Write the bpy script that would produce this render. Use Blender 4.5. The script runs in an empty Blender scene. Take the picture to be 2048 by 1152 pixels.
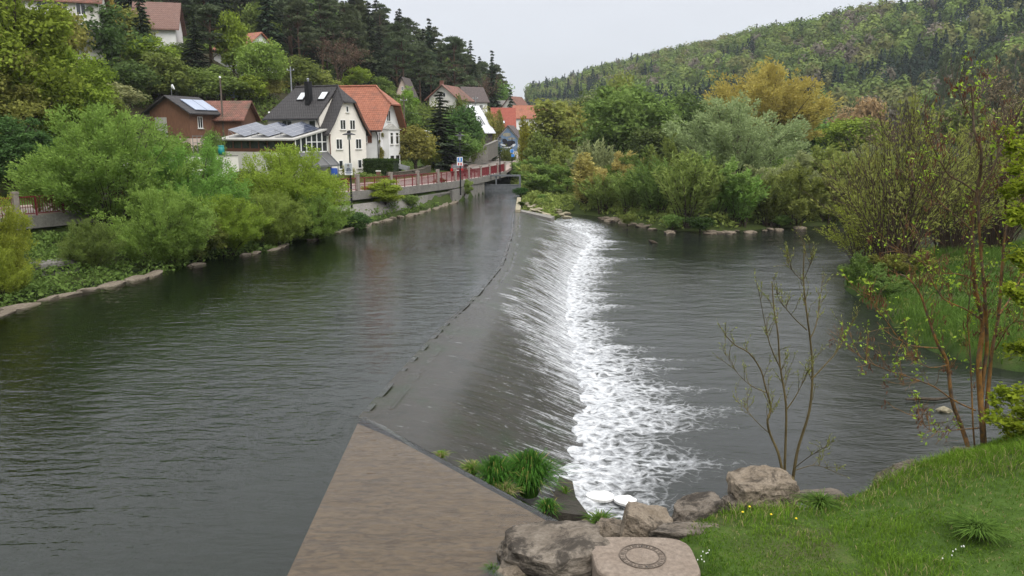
import bpy, bmesh, math, random
import numpy as np
from mathutils import Vector, Matrix
R = math.radians
S = bpy.context.scene
COL = S.collection
random.seed(7)
rng = np.random.default_rng(7)

# ---------------------------------------------------------------- camera
FPX, PITCH, EYE = 1577.0, R(11), 6.7
cam_d = bpy.data.cameras.new("camera")
cam_d.sensor_width = 36.0
cam_d.lens = 36.0 * FPX / 2048.0
cam_d.clip_start, cam_d.clip_end = 0.1, 6000
cam = bpy.data.objects.new("camera", cam_d)
COL.objects.link(cam)
cam.location = (0, 0, EYE)
cam.rotation_euler = (R(90) - PITCH, 0, 0)
S.camera = cam

# ---------------------------------------------------------------- world: pale overcast over a Nishita sky, brighter overhead
SUN_EL, SUN_AZ = R(48), R(150)          # azimuth measured from +Y clockwise: behind the camera, to its right
world = bpy.data.worlds.new("World")
S.world = world
world.use_nodes = True
wn = world.node_tree
wn.nodes.clear()
def wnode(t, **k):
    n = wn.nodes.new(t)
    for a, v in k.items(): setattr(n, a, v)
    return n
w_out = wnode("ShaderNodeOutputWorld")
w_bg = wnode("ShaderNodeBackground")
w_bg.inputs["Strength"].default_value = 0.1
w_sky = wnode("ShaderNodeTexSky", sky_type="NISHITA", sun_disc=False, sun_elevation=SUN_EL, sun_rotation=SUN_AZ)
w_co = wnode("ShaderNodeTexCoord")
w_sep = wnode("ShaderNodeSeparateXYZ")
wn.links.new(w_co.outputs["Generated"], w_sep.inputs[0])
w_ramp = wnode("ShaderNodeValToRGB")
cr = w_ramp.color_ramp
cr.elements[0].position = 0.0; cr.elements[0].color = (0.57, 0.60, 0.655, 1)
cr.elements[1].position = 1.0; cr.elements[1].color = (2.1, 2.1, 2.12, 1)
e = cr.elements.new(0.16); e.color = (0.655, 0.67, 0.71, 1)
e = cr.elements.new(0.35); e.color = (0.95, 0.96, 0.985, 1)
wn.links.new(w_sep.outputs["Z"], w_ramp.inputs[0])
w_map = wnode("ShaderNodeMapping"); w_map.inputs["Scale"].default_value = (1.6, 1.6, 5.0)
w_noise = wnode("ShaderNodeTexNoise"); w_noise.inputs["Scale"].default_value = 1.3; w_noise.inputs["Detail"].default_value = 5
wn.links.new(w_co.outputs["Generated"], w_map.inputs[0]); wn.links.new(w_map.outputs[0], w_noise.inputs[0])
w_mr = wnode("ShaderNodeMapRange"); w_mr.inputs[1].default_value = .3; w_mr.inputs[2].default_value = .7
w_mr.inputs[3].default_value = 9.3; w_mr.inputs[4].default_value = 10.5
wn.links.new(w_noise.outputs[0], w_mr.inputs[0])
w_mul = wnode("ShaderNodeVectorMath", operation="SCALE")
wn.links.new(w_ramp.outputs[0], w_mul.inputs[0]); wn.links.new(w_mr.outputs[0], w_mul.inputs["Scale"])
w_mix = wnode("ShaderNodeMixRGB"); w_mix.inputs[0].default_value = 0.9
wn.links.new(w_sky.outputs[0], w_mix.inputs[1]); wn.links.new(w_mul.outputs[0], w_mix.inputs[2])
wn.links.new(w_mix.outputs[0], w_bg.inputs[0]); wn.links.new(w_bg.outputs[0], w_out.inputs[0])

# ---------------------------------------------------------------- sun (veiled by cloud)
sun_d = bpy.data.lights.new("sun", "SUN")
sun_d.energy, sun_d.angle, sun_d.color = 1.5, R(35), (1.0, 0.95, 0.88)
sun = bpy.data.objects.new("sun", sun_d)
COL.objects.link(sun)
sdir = Vector((math.sin(SUN_AZ) * math.cos(SUN_EL), math.cos(SUN_AZ) * math.cos(SUN_EL), math.sin(SUN_EL)))
sun.rotation_euler = sdir.to_track_quat("Z", "Y").to_euler()
sun.location = sdir * 60

vs = S.view_settings
vs.view_transform, vs.look, vs.exposure, vs.gamma, vs.use_curve_mapping = "Standard", "None", 0.35, 1.0, False
S.render.engine = "CYCLES"
S.cycles.max_bounces = 7
S.cycles.diffuse_bounces = 3
S.cycles.glossy_bounces = 2
S.cycles.transmission_bounces = 3
S.cycles.transparent_max_bounces = 8
S.cycles.caustics_reflective = False
S.cycles.caustics_refractive = False
S.cycles.use_denoising = True
S.cycles.sample_clamp_indirect = 4.0

# ---------------------------------------------------------------- picture ray -> point in the place
CP, SP = math.cos(PITCH), math.sin(PITCH)
def ray(x, y):
    a, b = (x - 1024) / FPX, (y - 576) / FPX
    return (a, CP - b * SP, -SP - b * CP)
def P(x, y, z=0.0):
    d = ray(x, y); t = (z - EYE) / d[2]
    return Vector((d[0] * t, d[1] * t, z))
def D(x, y, Y):
    d = ray(x, y); t = Y / d[1]
    return Vector((d[0] * t, Y, EYE + d[2] * t))

# ---------------------------------------------------------------- noise
def _h(ix, iy, iz, s):
    n = (ix * 374761393 + iy * 668265263 + iz * 2147483647 + s * 974634777) & 0xFFFFFFFF
    n = ((n ^ (n >> 13)) * 1274126177) & 0xFFFFFFFF
    n = n ^ (n >> 16)
    return (n & 0xFFFF) / 65535.0
def vnoise(x, y, z=0.0, s=0):
    x, y, z = np.broadcast_arrays(np.asarray(x, float), np.asarray(y, float), np.asarray(z, float))
    ix, iy, iz = np.floor(x).astype(np.int64), np.floor(y).astype(np.int64), np.floor(z).astype(np.int64)
    fx, fy, fz = x - ix, y - iy, z - iz
    fx, fy, fz = fx * fx * (3 - 2 * fx), fy * fy * (3 - 2 * fy), fz * fz * (3 - 2 * fz)
    r = 0
    for a in (0, 1):
        for b in (0, 1):
            for c in (0, 1):
                w = (fx if a else 1 - fx) * (fy if b else 1 - fy) * (fz if c else 1 - fz)
                r = r + w * _h(ix + a, iy + b, iz + c, s)
    return r
def fbm(x, y, z=0.0, o=4, s=0):
    r, a, t = 0, .5, 0
    x, y, z = np.asarray(x, float), np.asarray(y, float), np.asarray(z, float)
    for i in range(o):
        r = r + a * vnoise(x, y, z, s + i * 17); t += a; a *= .5
        x, y, z = x * 2.03 + 5.1, y * 2.03 + 1.7, z * 2.03 + 3.3
    return r / t
def sstep(a, b, x):
    t = np.clip((np.asarray(x, float) - a) / (b - a), 0, 1)
    return t * t * (3 - 2 * t)

# ---------------------------------------------------------------- object helpers
def tag(o, label=None, cat=None, group=None, kind=None):
    if label: o["label"] = label
    if cat: o["category"] = cat
    if group: o["group"] = group
    if kind: o["kind"] = kind
    return o
def thing(name, label, cat, loc=(0, 0, 0), rz=0.0, group=None):
    o = bpy.data.objects.new(name, None)
    o.empty_display_size = .3
    COL.objects.link(o)
    o.location = loc; o.rotation_euler = (0, 0, rz)
    return tag(o, label, cat, group)
def link(name, me, parent=None, m=None):
    o = bpy.data.objects.new(name, me)
    COL.objects.link(o)
    if parent: o.parent = parent
    if m is not None:
        if len(me.materials) == 0: me.materials.append(m)
        elif me.materials[0] != m:
            o.material_slots[0].link = "OBJECT"; o.material_slots[0].material = m
    return o
def np_mesh(name, V, F, m=None, smooth=False):
    """V (n,3), F (k,3) or (k,4)"""
    V = np.asarray(V, np.float32); F = np.asarray(F, np.int32)
    me = bpy.data.meshes.new(name)
    k, c = F.shape
    me.vertices.add(len(V)); me.vertices.foreach_set("co", V.ravel())
    me.loops.add(k * c); me.loops.foreach_set("vertex_index", F.ravel())
    me.polygons.add(k)
    me.polygons.foreach_set("loop_start", np.arange(0, k * c, c, dtype=np.int32))
    me.polygons.foreach_set("loop_total", np.full(k, c, np.int32))
    if smooth: me.polygons.foreach_set("use_smooth", np.ones(k, bool))
    me.update(calc_edges=True)
    if m is not None: me.materials.append(m)
    return me
def fattr(me, name, vals, dom="FACE", typ="FLOAT"):
    a = me.attributes.new(name, typ, dom)
    vals = np.asarray(vals, np.float32)
    a.data.foreach_set({"FLOAT": "value", "FLOAT_VECTOR": "vector", "FLOAT_COLOR": "color"}[typ], vals.ravel())

class MB:
    def __init__(s): s.v, s.f = [], []
    def add(s, vs_, fs):
        b = len(s.v); s.v += [tuple(v) for v in vs_]; s.f += [[b + i for i in f] for f in fs]
        return s
    def box(s, x0, y0, z0, x1, y1, z1):
        return s.add([(x0, y0, z0), (x1, y0, z0), (x1, y1, z0), (x0, y1, z0), (x0, y0, z1), (x1, y0, z1), (x1, y1, z1), (x0, y1, z1)],
                     [(0, 3, 2, 1), (4, 5, 6, 7), (0, 1, 5, 4), (1, 2, 6, 5), (2, 3, 7, 6), (3, 0, 4, 7)])
    def obox(s, o, u, v, w):
        """box at corner o spanned by vectors u v w"""
        o, u, v, w = Vector(o), Vector(u), Vector(v), Vector(w)
        return s.add([o, o + u, o + u + v, o + v, o + w, o + u + w, o + u + v + w, o + v + w],
                     [(0, 3, 2, 1), (4, 5, 6, 7), (0, 1, 5, 4), (1, 2, 6, 5), (2, 3, 7, 6), (3, 0, 4, 7)])
    def prism(s, poly, ext):
        """polygon (list of 3-D points) pushed along vector ext"""
        n = len(poly); e = Vector(ext)
        a = [Vector(p) for p in poly]; b = [p + e for p in a]
        return s.add(a + b, [list(range(n))[::-1], list(range(n, 2 * n))] + [[i, (i + 1) % n, n + (i + 1) % n, n + i] for i in range(n)])
    def tube(s, pts, rad, n=6, cap=True):
        pts = [Vector(p) for p in pts]
        if not hasattr(rad, "__len__"): rad = [rad] * len(pts)
        b = len(s.v)
        ref = None
        for i, p in enumerate(pts):
            t = (pts[min(i + 1, len(pts) - 1)] - pts[max(i - 1, 0)])
            t = t.normalized() if t.length > 1e-9 else Vector((0, 0, 1))
            if ref is None: ref = Vector((1, 0, 0)) if abs(t.x) < .8 else Vector((0, 1, 0))
            u = (ref - t * ref.dot(t)).normalized(); w = t.cross(u); ref = u
            for k in range(n):
                a = 2 * math.pi * k / n
                s.v.append(tuple(p + (u * math.cos(a) + w * math.sin(a)) * rad[i]))
        for i in range(len(pts) - 1):
            for k in range(n):
                k2 = (k + 1) % n
                s.f.append([b + i * n + k, b + i * n + k2, b + (i + 1) * n + k2, b + (i + 1) * n + k])
        if cap:
            s.f.append([b + k for k in range(n)][::-1]); s.f.append([b + (len(pts) - 1) * n + k for k in range(n)])
        return s
    def cyl(s, c, r0, r1, h, n=16):
        c = Vector(c)
        return s.tube([c, c + Vector((0, 0, h))], [r0, r1], n)
    def lathe(s, c, prof, n=20):
        c = Vector(c)
        return s.tube([c + Vector((0, 0, z)) for r, z in prof], [r for r, z in prof], n)
    def mesh(s, name, m=None, smooth=False):
        me = bpy.data.meshes.new(name)
        me.from_pydata(s.v, [], s.f)
        if smooth: me.polygons.foreach_set("use_smooth", np.ones(len(me.polygons), bool))
        me.update()
        if m is not None: me.materials.append(m)
        return me
    def obj(s, name, m, parent=None, smooth=False, bevel=0):
        o = link(name, s.mesh(name, m, smooth), parent)
        if bevel:
            b = o.modifiers.new("bevel", "BEVEL"); b.width = bevel; b.segments = 2; b.limit_method = "ANGLE"
        return o

# ---------------------------------------------------------------- materials
class NT:
    def __init__(s, name):
        s.m = bpy.data.materials.new(name); s.m.use_nodes = True
        s.t = s.m.node_tree; s.t.nodes.clear()
        s.out = s.n("ShaderNodeOutputMaterial")
    def n(s, t, ins=None, **k):
        x = s.t.nodes.new(t)
        for a, v in k.items(): setattr(x, a, v)
        for a, v in (ins or {}).items(): s.set(x.inputs[a], v)
        return x
    def set(s, sock, v):
        if isinstance(v, bpy.types.NodeSocket): s.t.links.new(v, sock)
        elif isinstance(v, bpy.types.Node): s.t.links.new(v.outputs[0], sock)
        else:
            if sock.type == "RGBA" and len(v) == 3: v = (*v, 1)
            sock.default_value = v
    def co(s, kind="Object"): return s.n("ShaderNodeTexCoord").outputs[kind]
    def map(s, vec, scale=(1, 1, 1), rot=(0, 0, 0)): return s.n("ShaderNodeMapping", {"Vector": vec, "Scale": scale, "Rotation": rot})
    def noise(s, vec, scale, detail=4, rough=.55, dist=0.0): return s.n("ShaderNodeTexNoise", {"Vector": vec, "Scale": scale, "Detail": detail, "Roughness": rough, "Distortion": dist})
    def ramp(s, fac, stops):
        x = s.n("ShaderNodeValToRGB", {"Fac": fac})
        e = x.color_ramp.elements
        while len(e) < len(stops): e.new(.5)
        for i, (p, c) in enumerate(stops):
            e[i].position = p; e[i].color = (*c, 1) if len(c) == 3 else c
        return x
    def mr(s, v, a, b, c=0.0, d=1.0): return s.n("ShaderNodeMapRange", {0: v, 1: a, 2: b, 3: c, 4: d})
    def mix(s, f, a, b, bt="MIX"): return s.n("ShaderNodeMixRGB", {0: f, 1: a, 2: b}, blend_type=bt)
    def math(s, op, a, b=0.0, c=0.0): return s.n("ShaderNodeMath", {0: a, 1: b, 2: c}, operation=op)
    def attr(s, name, o="Fac"): return s.n("ShaderNodeAttribute", attribute_name=name).outputs[o]
    def bump(s, h, st=.5, d=.05): return s.n("ShaderNodeBump", {"Height": h, "Strength": st, "Distance": d})
    def pbsdf(s, col, rough=.7, normal=None, metal=0.0, spec=.5):
        x = s.n("ShaderNodeBsdfPrincipled", {"Base Color": col, "Roughness": rough, "Metallic": metal, "Specular IOR Level": spec})
        if normal is not None: s.set(x.inputs["Normal"], normal)
        return x
    def done(s, sh):
        s.t.links.new(sh.outputs[0], s.out.inputs[0]); return s.m

def plain(name, c, rough=.6, metal=0.0, var=.12, scale=3.0, spec=.4):
    """paint, plaster or metal with faint wear"""
    t = NT(name)
    nz = t.noise(t.co(), scale, 5, .65)
    d = tuple(max(0, v * (1 - var)) for v in c); l = tuple(min(1, v * (1 + var)) for v in c)
    col = t.ramp(nz, [(.3, d), (.7, l)])
    return t.done(t.pbsdf(col, rough, t.bump(nz, .15, .01), metal, spec))
def wood_mat(name, c1, c2, axis="X", board=.16):
    t = NT(name)
    o = t.co()
    w = t.n("ShaderNodeTexWave", {"Vector": o, "Scale": 1.0 / board / 6.283 * 3.1416, "Distortion": .4, "Detail": 2}, wave_type="BANDS", bands_direction=axis)
    n1 = t.noise(t.map(o, (6, 6, .8) if axis != "Z" else (.8, .8, 6)), 2.0, 5)
    col = t.mix(.25, t.ramp(n1, [(.3, c1), (.7, c2)]), t.ramp(w, [(.0, (0.01, .008, .006)), (.2, c2)]))
    return t.done(t.pbsdf(col, .8, t.bump(w, .5, .02)))
def tile_mat(name, c1, c2, moss, course=.38, wid=.3, bump=.9, mossamt=.55):
    """roof tiles: courses down the slope, columns along the roof"""
    t = NT(name)
    o = t.co()
    sp = t.n("ShaderNodeSeparateXYZ", {0: o})
    row = t.math("FRACT", t.math("DIVIDE", sp.outputs["Z"], course))
    along = t.math("ADD", sp.outputs["X"], sp.outputs["Y"])
    colm = t.math("SINE", t.math("MULTIPLY", along, 6.283 / wid))
    n1 = t.noise(t.map(o, (3.2, 3.2, 1 / course)), 1.0, 2)
    n2 = t.noise(o, .55, 6, .7)
    col = t.ramp(n1, [(.3, c1), (.7, c2)])
    col = t.mix(t.mr(n2, mossamt, mossamt + .2, 0, .75), col, moss)
    edge = t.mr(row, 0, .16, .35, 1)
    col = t.mix(1, col, t.n("ShaderNodeCombineXYZ", {0: edge, 1: edge, 2: edge}), "MULTIPLY")
    hgt = t.math("ADD", t.math("MULTIPLY", row, -1), t.math("MULTIPLY", colm, .25))
    return t.done(t.pbsdf(col, .75, t.bump(hgt, bump, .05)))
def leaf_mat(name, dark, light, trans=.35, huevar=.03, rough=.6):
    t = NT(name)
    oi = t.n("ShaderNodeObjectInfo")
    nz = t.noise(t.co(), .5, 3)
    f = t.math("ADD", t.math("MULTIPLY", t.attr("tint"), .75), t.math("MULTIPLY", t.mr(nz, .3, .7), .25))
    col = t.ramp(f, [(.05, dark), (.95, light)])
    hs = t.n("ShaderNodeHueSaturation", {"Color": col, "Hue": t.mr(oi.outputs["Random"], 0, 1, .5 - huevar, .5 + huevar), "Value": t.mr(oi.outputs["Random"], 0, 1, .85, 1.15)})
    df = t.n("ShaderNodeBsdfDiffuse", {"Color": hs})
    tr = t.n("ShaderNodeBsdfTranslucent", {"Color": hs})
    return t.done(t.n("ShaderNodeMixShader", {0: trans, 1: df, 2: tr}))
def stone_mat(name, a, b, dark, scale=2.0, darkamt=.52, moss=None):
    t = NT(name)
    o = t.co()
    oi = t.n("ShaderNodeObjectInfo").outputs["Random"]
    off = t.n("ShaderNodeVectorMath", {0: o, 1: t.n("ShaderNodeCombineXYZ", {0: t.math("MULTIPLY", oi, 31.0), 1: t.math("MULTIPLY", oi, 17.0)})}, operation="ADD")
    n1 = t.noise(off, scale * 1.2, 8, .7)
    n2 = t.noise(off, scale * .8, 6, .75, .6)
    n3 = t.noise(off, scale * 9, 5, .7)
    col = t.ramp(n1, [(.32, a), (.68, b)])
    col = t.mix(t.mr(n2, darkamt, darkamt + .1, 0, .85), col, dark)
    col = t.mix(t.mr(n3, .35, .75, .55, 0), col, tuple(v * .35 for v in a))
    if moss:
        n4 = t.noise(off, scale * 1.7, 5, .7)
        col = t.mix(t.mr(n4, .55, .66, 0, .8), col, moss)
    h = t.math("ADD", n3, t.math("MULTIPLY", n1, 2.5))
    return t.done(t.pbsdf(col, .9, t.bump(h, .8, .06), spec=.2))
# ================================================================ GROUND
RLp = [(-60, -20, 2.4), (-38, 20, 2.35), (-25.8, 42.1, 2.3), (-23.0, 47.0, 2.3), (-12.8, 60.6, 2.25), (-9.0, 69.8, 2.1), (-6.0, 80.4, 1.9), (-3.65, 90.7, 1.8), (-0.9, 106.3, 1.75), (1.85, 139.3, 2.2), (3.5, 153, 2.7), (6, 185, 3.4), (10, 260, 4)]
RLx = np.array(RLp, float)
RL_X = lambda y: np.interp(y, RLx[:, 1], RLx[:, 0])
RL_Z = lambda y: np.interp(y, RLx[:, 1], RLx[:, 2])
FLx = np.array([(-50, -20), (-44, 25), (-38, 42), (-35, 60), (-33, 80), (-29, 98), (-17, 122), (-6, 160), (6, 220), (10, 300), (8, 500), (-20, 900), (-30, 1200)], float)
RIDGE = np.array([(420, 250, 80), (300, 430, 80), (230, 500, 74), (181, 600, 70), (98, 750, 53), (10, 950, 32), (-60, 1150, 16)], float)
def sdf_poly(px, py, poly):
    """signed distance, positive inside"""
    poly = np.asarray(poly, float); n = len(poly)
    d = np.full(px.shape, 1e18); ins = np.zeros(px.shape, bool)
    for i in range(n):
        a, b = poly[i], poly[(i + 1) % n]
        e = b - a
        wx, wy = px - a[0], py - a[1]
        t = np.clip((wx * e[0] + wy * e[1]) / (e @ e), 0, 1)
        d = np.minimum(d, (wx - e[0] * t) ** 2 + (wy - e[1] * t) ** 2)
        c = ((a[1] > py) != (b[1] > py))
        with np.errstate(divide="ignore", invalid="ignore"):
            xi = (b[0] - a[0]) * (py - a[1]) / (b[1] - a[1]) + a[0]
        ins ^= c & (px < xi)
    return np.where(ins, 1, -1) * np.sqrt(d)
def sd_line(px, py, pts):
    """distance to a polyline, positive to its left (as it runs up the valley), and the station along it"""
    pts = np.asarray(pts, float)
    best = np.full(px.shape, 1e18); sg = np.zeros(px.shape); st = np.zeros(px.shape); acc = 0
    for i in range(len(pts) - 1):
        a, b = pts[i, :2], pts[i + 1, :2]
        e = b - a; L = math.hypot(*e)
        wx, wy = px - a[0], py - a[1]
        t = np.clip((wx * e[0] + wy * e[1]) / (L * L), 0, 1)
        d = (wx - e[0] * t) ** 2 + (wy - e[1] * t) ** 2
        s = e[0] * wy - e[1] * wx
        m = d < best
        best = np.where(m, d, best); sg = np.where(m, np.sign(s), sg); st = np.where(m, i + t, st)
    return np.sqrt(best) * sg, st
LAND_L = [(-26, -60), (-22, 10), (-20, 24), (-19.5, 29.3), (-19.2, 31.1), (-17.6, 36.2), (-16.1, 41.6), (-13.9, 46.7), (-11.85, 55.6), (-9.8, 63), (-7.65, 69.2), (-5.4, 81.4), (-3.3, 92.8), (-3.3, 101), (-3.3, 1300), (-700, 1300), (-700, -60)]
LAND_F = [(0.9, 101), (0.9, 98), (0.7, 82), (0.5, 71), (2.6, 70), (4.4, 76), (6.0, 84), (8.9, 80), (11, 74), (13.1, 67.8), (18.3, 67.3), (23.8, 69.9), (28.1, 71.9), (36.5, 74), (49.5, 76), (90, 80), (160, 95), (700, 100), (700, 1300), (-3.3, 1300), (-3.3, 101)]
LAND_P = [(19.0, 44.6), (17.9, 42), (17.5, 39.3), (17.1, 36.3), (16.2, 32), (16.0, 29.6), (16.7, 27.5), (18, 26.5), (22, 26.6), (32, 30), (60, 40), (60, 58), (37, 56.5), (26.3, 52.9), (21, 48)]
LAND_N = [(-0.5, -60), (-0.5, 10.2), (0.5, 11.6), (2.2, 12.5), (3.2, 13.3), (4.4, 13.5), (5.3, 13.6), (6.3, 14.2), (7.2, 14.8), (8.8, 15.7), (11.5, 17.3), (20, 21), (70, 32), (70, -60)]
def lerp(a, b, t): return a + (b - a) * t
def ground_z(px, py):
    px, py = np.atleast_1d(np.asarray(px, float)), np.atleast_1d(np.asarray(py, float))
    z = np.full(px.shape, -2.6)
    # left bank, road, yards, hill
    sd = sdf_poly(px, py, LAND_L)
    sr, _ = sd_line(px, py, RLx)
    rz = RL_Z(py)
    wob = (fbm(px * .5, py * .5, 0, 3, 3) - .5)
    t = np.clip(sd / np.maximum(sd - sr, .01), 0, 1)
    low = -.3 + (rz - .75) * t ** .85 + wob * .5 * np.minimum(sd, 1).clip(0) * (1 - t)
    road = rz - .3 + .42 * sstep(6.2, 7.4, sr) + .03 * np.clip(sr - 7.4, 0, 40)
    za = np.where(sr > 0, road, low)
    u, _ = sd_line(px, py, FLx)
    uu = np.clip(u, 0, 400)
    hill = .5 * uu + 2.2 * sstep(0, 60, uu) * (fbm(px * .04, py * .04, 0, 3, 9) - .5) * 6
    za = za + np.where(uu > 0, 70 * (1 - np.exp(-hill / 70)), 0)
    za = np.where(sd < 0, np.maximum(-2.6, -.3 + sd * 1.2), za)
    z = np.where(px < np.where(py > 100, 30, 500), np.maximum(z, za), z)
    # far shore and the wooded hill
    sd = sdf_poly(px, py, LAND_F)
    zf = -1.6 + .45 * np.clip(sd, 0, 1.5) + 2.0 * sstep(1.5, 26, sd) + wob * .5 * np.minimum(sd, 1).clip(0)
    rs, rt = sd_line(px, py, RIDGE)
    rh = np.interp(rt, np.arange(len(RIDGE)), RIDGE[:, 2])
    front = np.where(rs >= 0, rs, 0)
    zf = zf + np.where(sd > 20, np.clip(rh * (1 - sstep(-40, 230, front)) + 9 * (fbm(px * .012, py * .012, 0, 3, 5) - .5) * (1 - sstep(120, 240, front)), 0, 200), 0)
    zf = np.where(sd < 0, -1.75 + sd * .5, zf)
    z = np.maximum(z, zf)
    # grassy spit on the right
    sd = sdf_poly(px, py, LAND_P)
    zp = -1.95 + 1.0 * sstep(-.3, .6, sd) + .5 * sstep(.5, 6, sd) + wob * .3 * (sd > 0)
    z = np.maximum(z, np.where(sd > -1.5, zp, -2.6))
    # near bank
    sd = sdf_poly(px, py, LAND_N)
    up = .18 * np.clip(px - 5, 0, 14) ** .9
    zn = -1.9 + 1.5 * sstep(-.9, .1, sd) + .75 * sstep(0, .9, sd) + (.12 + up) * sstep(.4, 2.5, sd) + wob * .25 * (sd > 0)
    zn = np.where((px < 3.1) & (sd > 0), np.minimum(zn, lerp(-.5, .38, sstep(1.9, 3.1, px))), zn)
    z = np.maximum(z, np.where(sd > -1.6, zn, -2.6))
    return z
def gz(x, y): return float(ground_z([x], [y])[0])
def grid_lines(segs):
    r = []
    for a, b, s in segs: r += list(np.arange(a, b, s))
    return np.array(r + [segs[-1][1]])
def grid_mesh(name, X, Y, zf, m, smooth=True):
    GX, GY = np.meshgrid(X, Y)
    Z = zf(GX.ravel(), GY.ravel())
    V = np.stack([GX.ravel(), GY.ravel(), Z], 1)
    nx, ny = len(X), len(Y)
    i = np.arange((ny - 1) * (nx - 1)); r, c = i // (nx - 1), i % (nx - 1)
    a = r * nx + c
    F = np.stack([a, a + 1, a + nx + 1, a + nx], 1)
    return np_mesh(name, V, F, m, smooth), V

def make_ground_mat():
    t = NT("earth_and_turf")
    o = t.co()
    n1, n2, n3 = t.noise(o, .35, 6, .65), t.noise(o, 2.5, 6, .7), t.noise(o, 14, 4, .7)
    turf = t.ramp(n2, [(.25, (.035, .062, .012)), (.55, (.06, .105, .02)), (.8, (.115, .115, .045))])
    soil = t.ramp(n3, [(.3, (.05, .036, .022)), (.7, (.11, .085, .06))])
    col = t.mix(t.mr(n1, .52, .66, 0, .7), turf, soil)
    litter = t.ramp(n2, [(.3, (.02, .02, .010)), (.7, (.055, .048, .022))])
    col = t.mix(t.attr("wood"), col, litter)
    zz = t.n("ShaderNodeSeparateXYZ", {0: t.n("ShaderNodeNewGeometry").outputs["Position"]}).outputs["Z"]
    mud = t.ramp(n3, [(.3, (.008, .014, .008)), (.7, (.014, .023, .013))])
    col = t.mix(t.attr("wet"), col, mud)
    rough_ = t.ramp(n3, [(.3, (.03, .045, .013)), (.7, (.075, .095, .028))])
    col = t.mix(t.attr("wild"), col, rough_)
    return t.done(t.pbsdf(col, .95, t.bump(n3, .8, .06), spec=.1))
GX_ = grid_lines([(-420, -70, 14), (-70, -30, 1.6), (-30, -4, .7), (-4, 22, .4), (22, 60, 1.2), (60, 640, 11)])
GY_ = grid_lines([(-50, 6, 6), (6, 24, .35), (24, 60, .6), (60, 112, 1.0), (112, 240, 3), (240, 1250, 12)])
gme, GV = grid_mesh("ground", GX_, GY_, ground_z, make_ground_mat())
_u, _ = sd_line(GV[:, 0], GV[:, 1], FLx)
_rs, _ = sd_line(GV[:, 0], GV[:, 1], RIDGE)
fattr(gme, "wood", np.maximum(sstep(3, 14, _u), (1 - sstep(190, 240, _rs)) * (GV[:, 1] > 130)), "POINT")
_lvl = np.where((GV[:, 0] > np.interp(GV[:, 1], [8, 20, 45, 70], [1, 1, 2, 4])) & (GV[:, 1] < 110), -1.5, 0.0)
fattr(gme, "wet", 1 - sstep(-.02, .16, GV[:, 2] - _lvl), "POINT")
fattr(gme, "wild", ((GV[:, 0] > .5) & (GV[:, 1] > 66)) * .9 + ((GV[:, 0] < -4) & (GV[:, 2] < 1.7) & (GV[:, 2] > .05)) * .8, "POINT")
tag(link("ground", gme), kind="structure")

# ================================================================ ROAD
def strip_mesh(name, left, right, m, up=None):
    V = []; F = []
    for i, (a, b) in enumerate(zip(left, right)): V += [a, b]
    for i in range(len(left) - 1): F.append([2 * i, 2 * i + 1, 2 * i + 3, 2 * i + 2])
    me = bpy.data.meshes.new(name); me.from_pydata([tuple(v) for v in V], [], F); me.update(); me.materials.append(m)
    return me
def asphalt():
    t = NT("pale_asphalt")
    o = t.co(); n1, n2 = t.noise(o, .4, 5, .6), t.noise(o, 30, 3, .7)
    col = t.mix(.35, t.ramp(n1, [(.3, (.20, .175, .155)), (.7, (.30, .265, .235))]), t.ramp(n2, [(.3, (.15, .135, .12)), (.7, (.34, .3, .27))]))
    return t.done(t.pbsdf(col, .9, t.bump(n2, .3, .01)))
M_ASPH = asphalt()
M_CONC = stone_mat("weathered_concrete", (.22, .21, .19), (.34, .32, .29), (.10, .095, .085), 1.0, .6)
def offs(pts, d, z=0.0):
    out = []
    for i, p in enumerate(pts):
        a, b = pts[max(i - 1, 0)], pts[min(i + 1, len(pts) - 1)]
        t = Vector((b[0] - a[0], b[1] - a[1], 0)).normalized()
        out.append(Vector((p[0] - t.y * d, p[1] + t.x * d, p[2] + z)))
    return out
RLd = []
for i in range(len(RLp) - 1):
    a, b = Vector(RLp[i]), Vector(RLp[i + 1])
    k = max(1, int((b - a).length / 3))
    RLd += [a.lerp(b, j / k) for j in range(k)]
RLd.append(Vector(RLp[-1]))
road = link("road", strip_mesh("road", offs(RLd, 6.3), offs(RLd, 1.5), M_ASPH)); tag(road, kind="structure")
M_PAVE = plain("pinkish_paving", (.33, .26, .23), .85, var=.2, scale=2)
mb = MB()
pl, pr = offs(RLd, 1.5, .11), offs(RLd, .12, .11)
for i in range(len(RLd) - 1):
    mb.prism([pl[i], pr[i], pr[i + 1], pl[i + 1]][::-1], (0, 0, -.4))
tag(mb.obj("pavement", M_PAVE), kind="structure")
mb = MB()
ql, qr = offs(RLd, 7.5, .1), offs(RLd, 6.3, .1)
for i in range(len(RLd) - 1):
    mb.prism([ql[i], qr[i], qr[i + 1], ql[i + 1]][::-1], (0, 0, -.3))
tag(mb.obj("kerb", M_PAVE), kind="structure")
# driveway and yard beside the road
yard = [P(905, 345, 2.0), P(868, 336, 2.3), P(880, 330, 2.4), P(925, 331, 2.2)]
def flat_patch(name, pts, m, lift=.0, thick=.25):
    mb = MB(); mb.prism([(p[0], p[1], p[2] + lift) for p in pts], (0, 0, -thick))
    return mb.obj(name, m)

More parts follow.
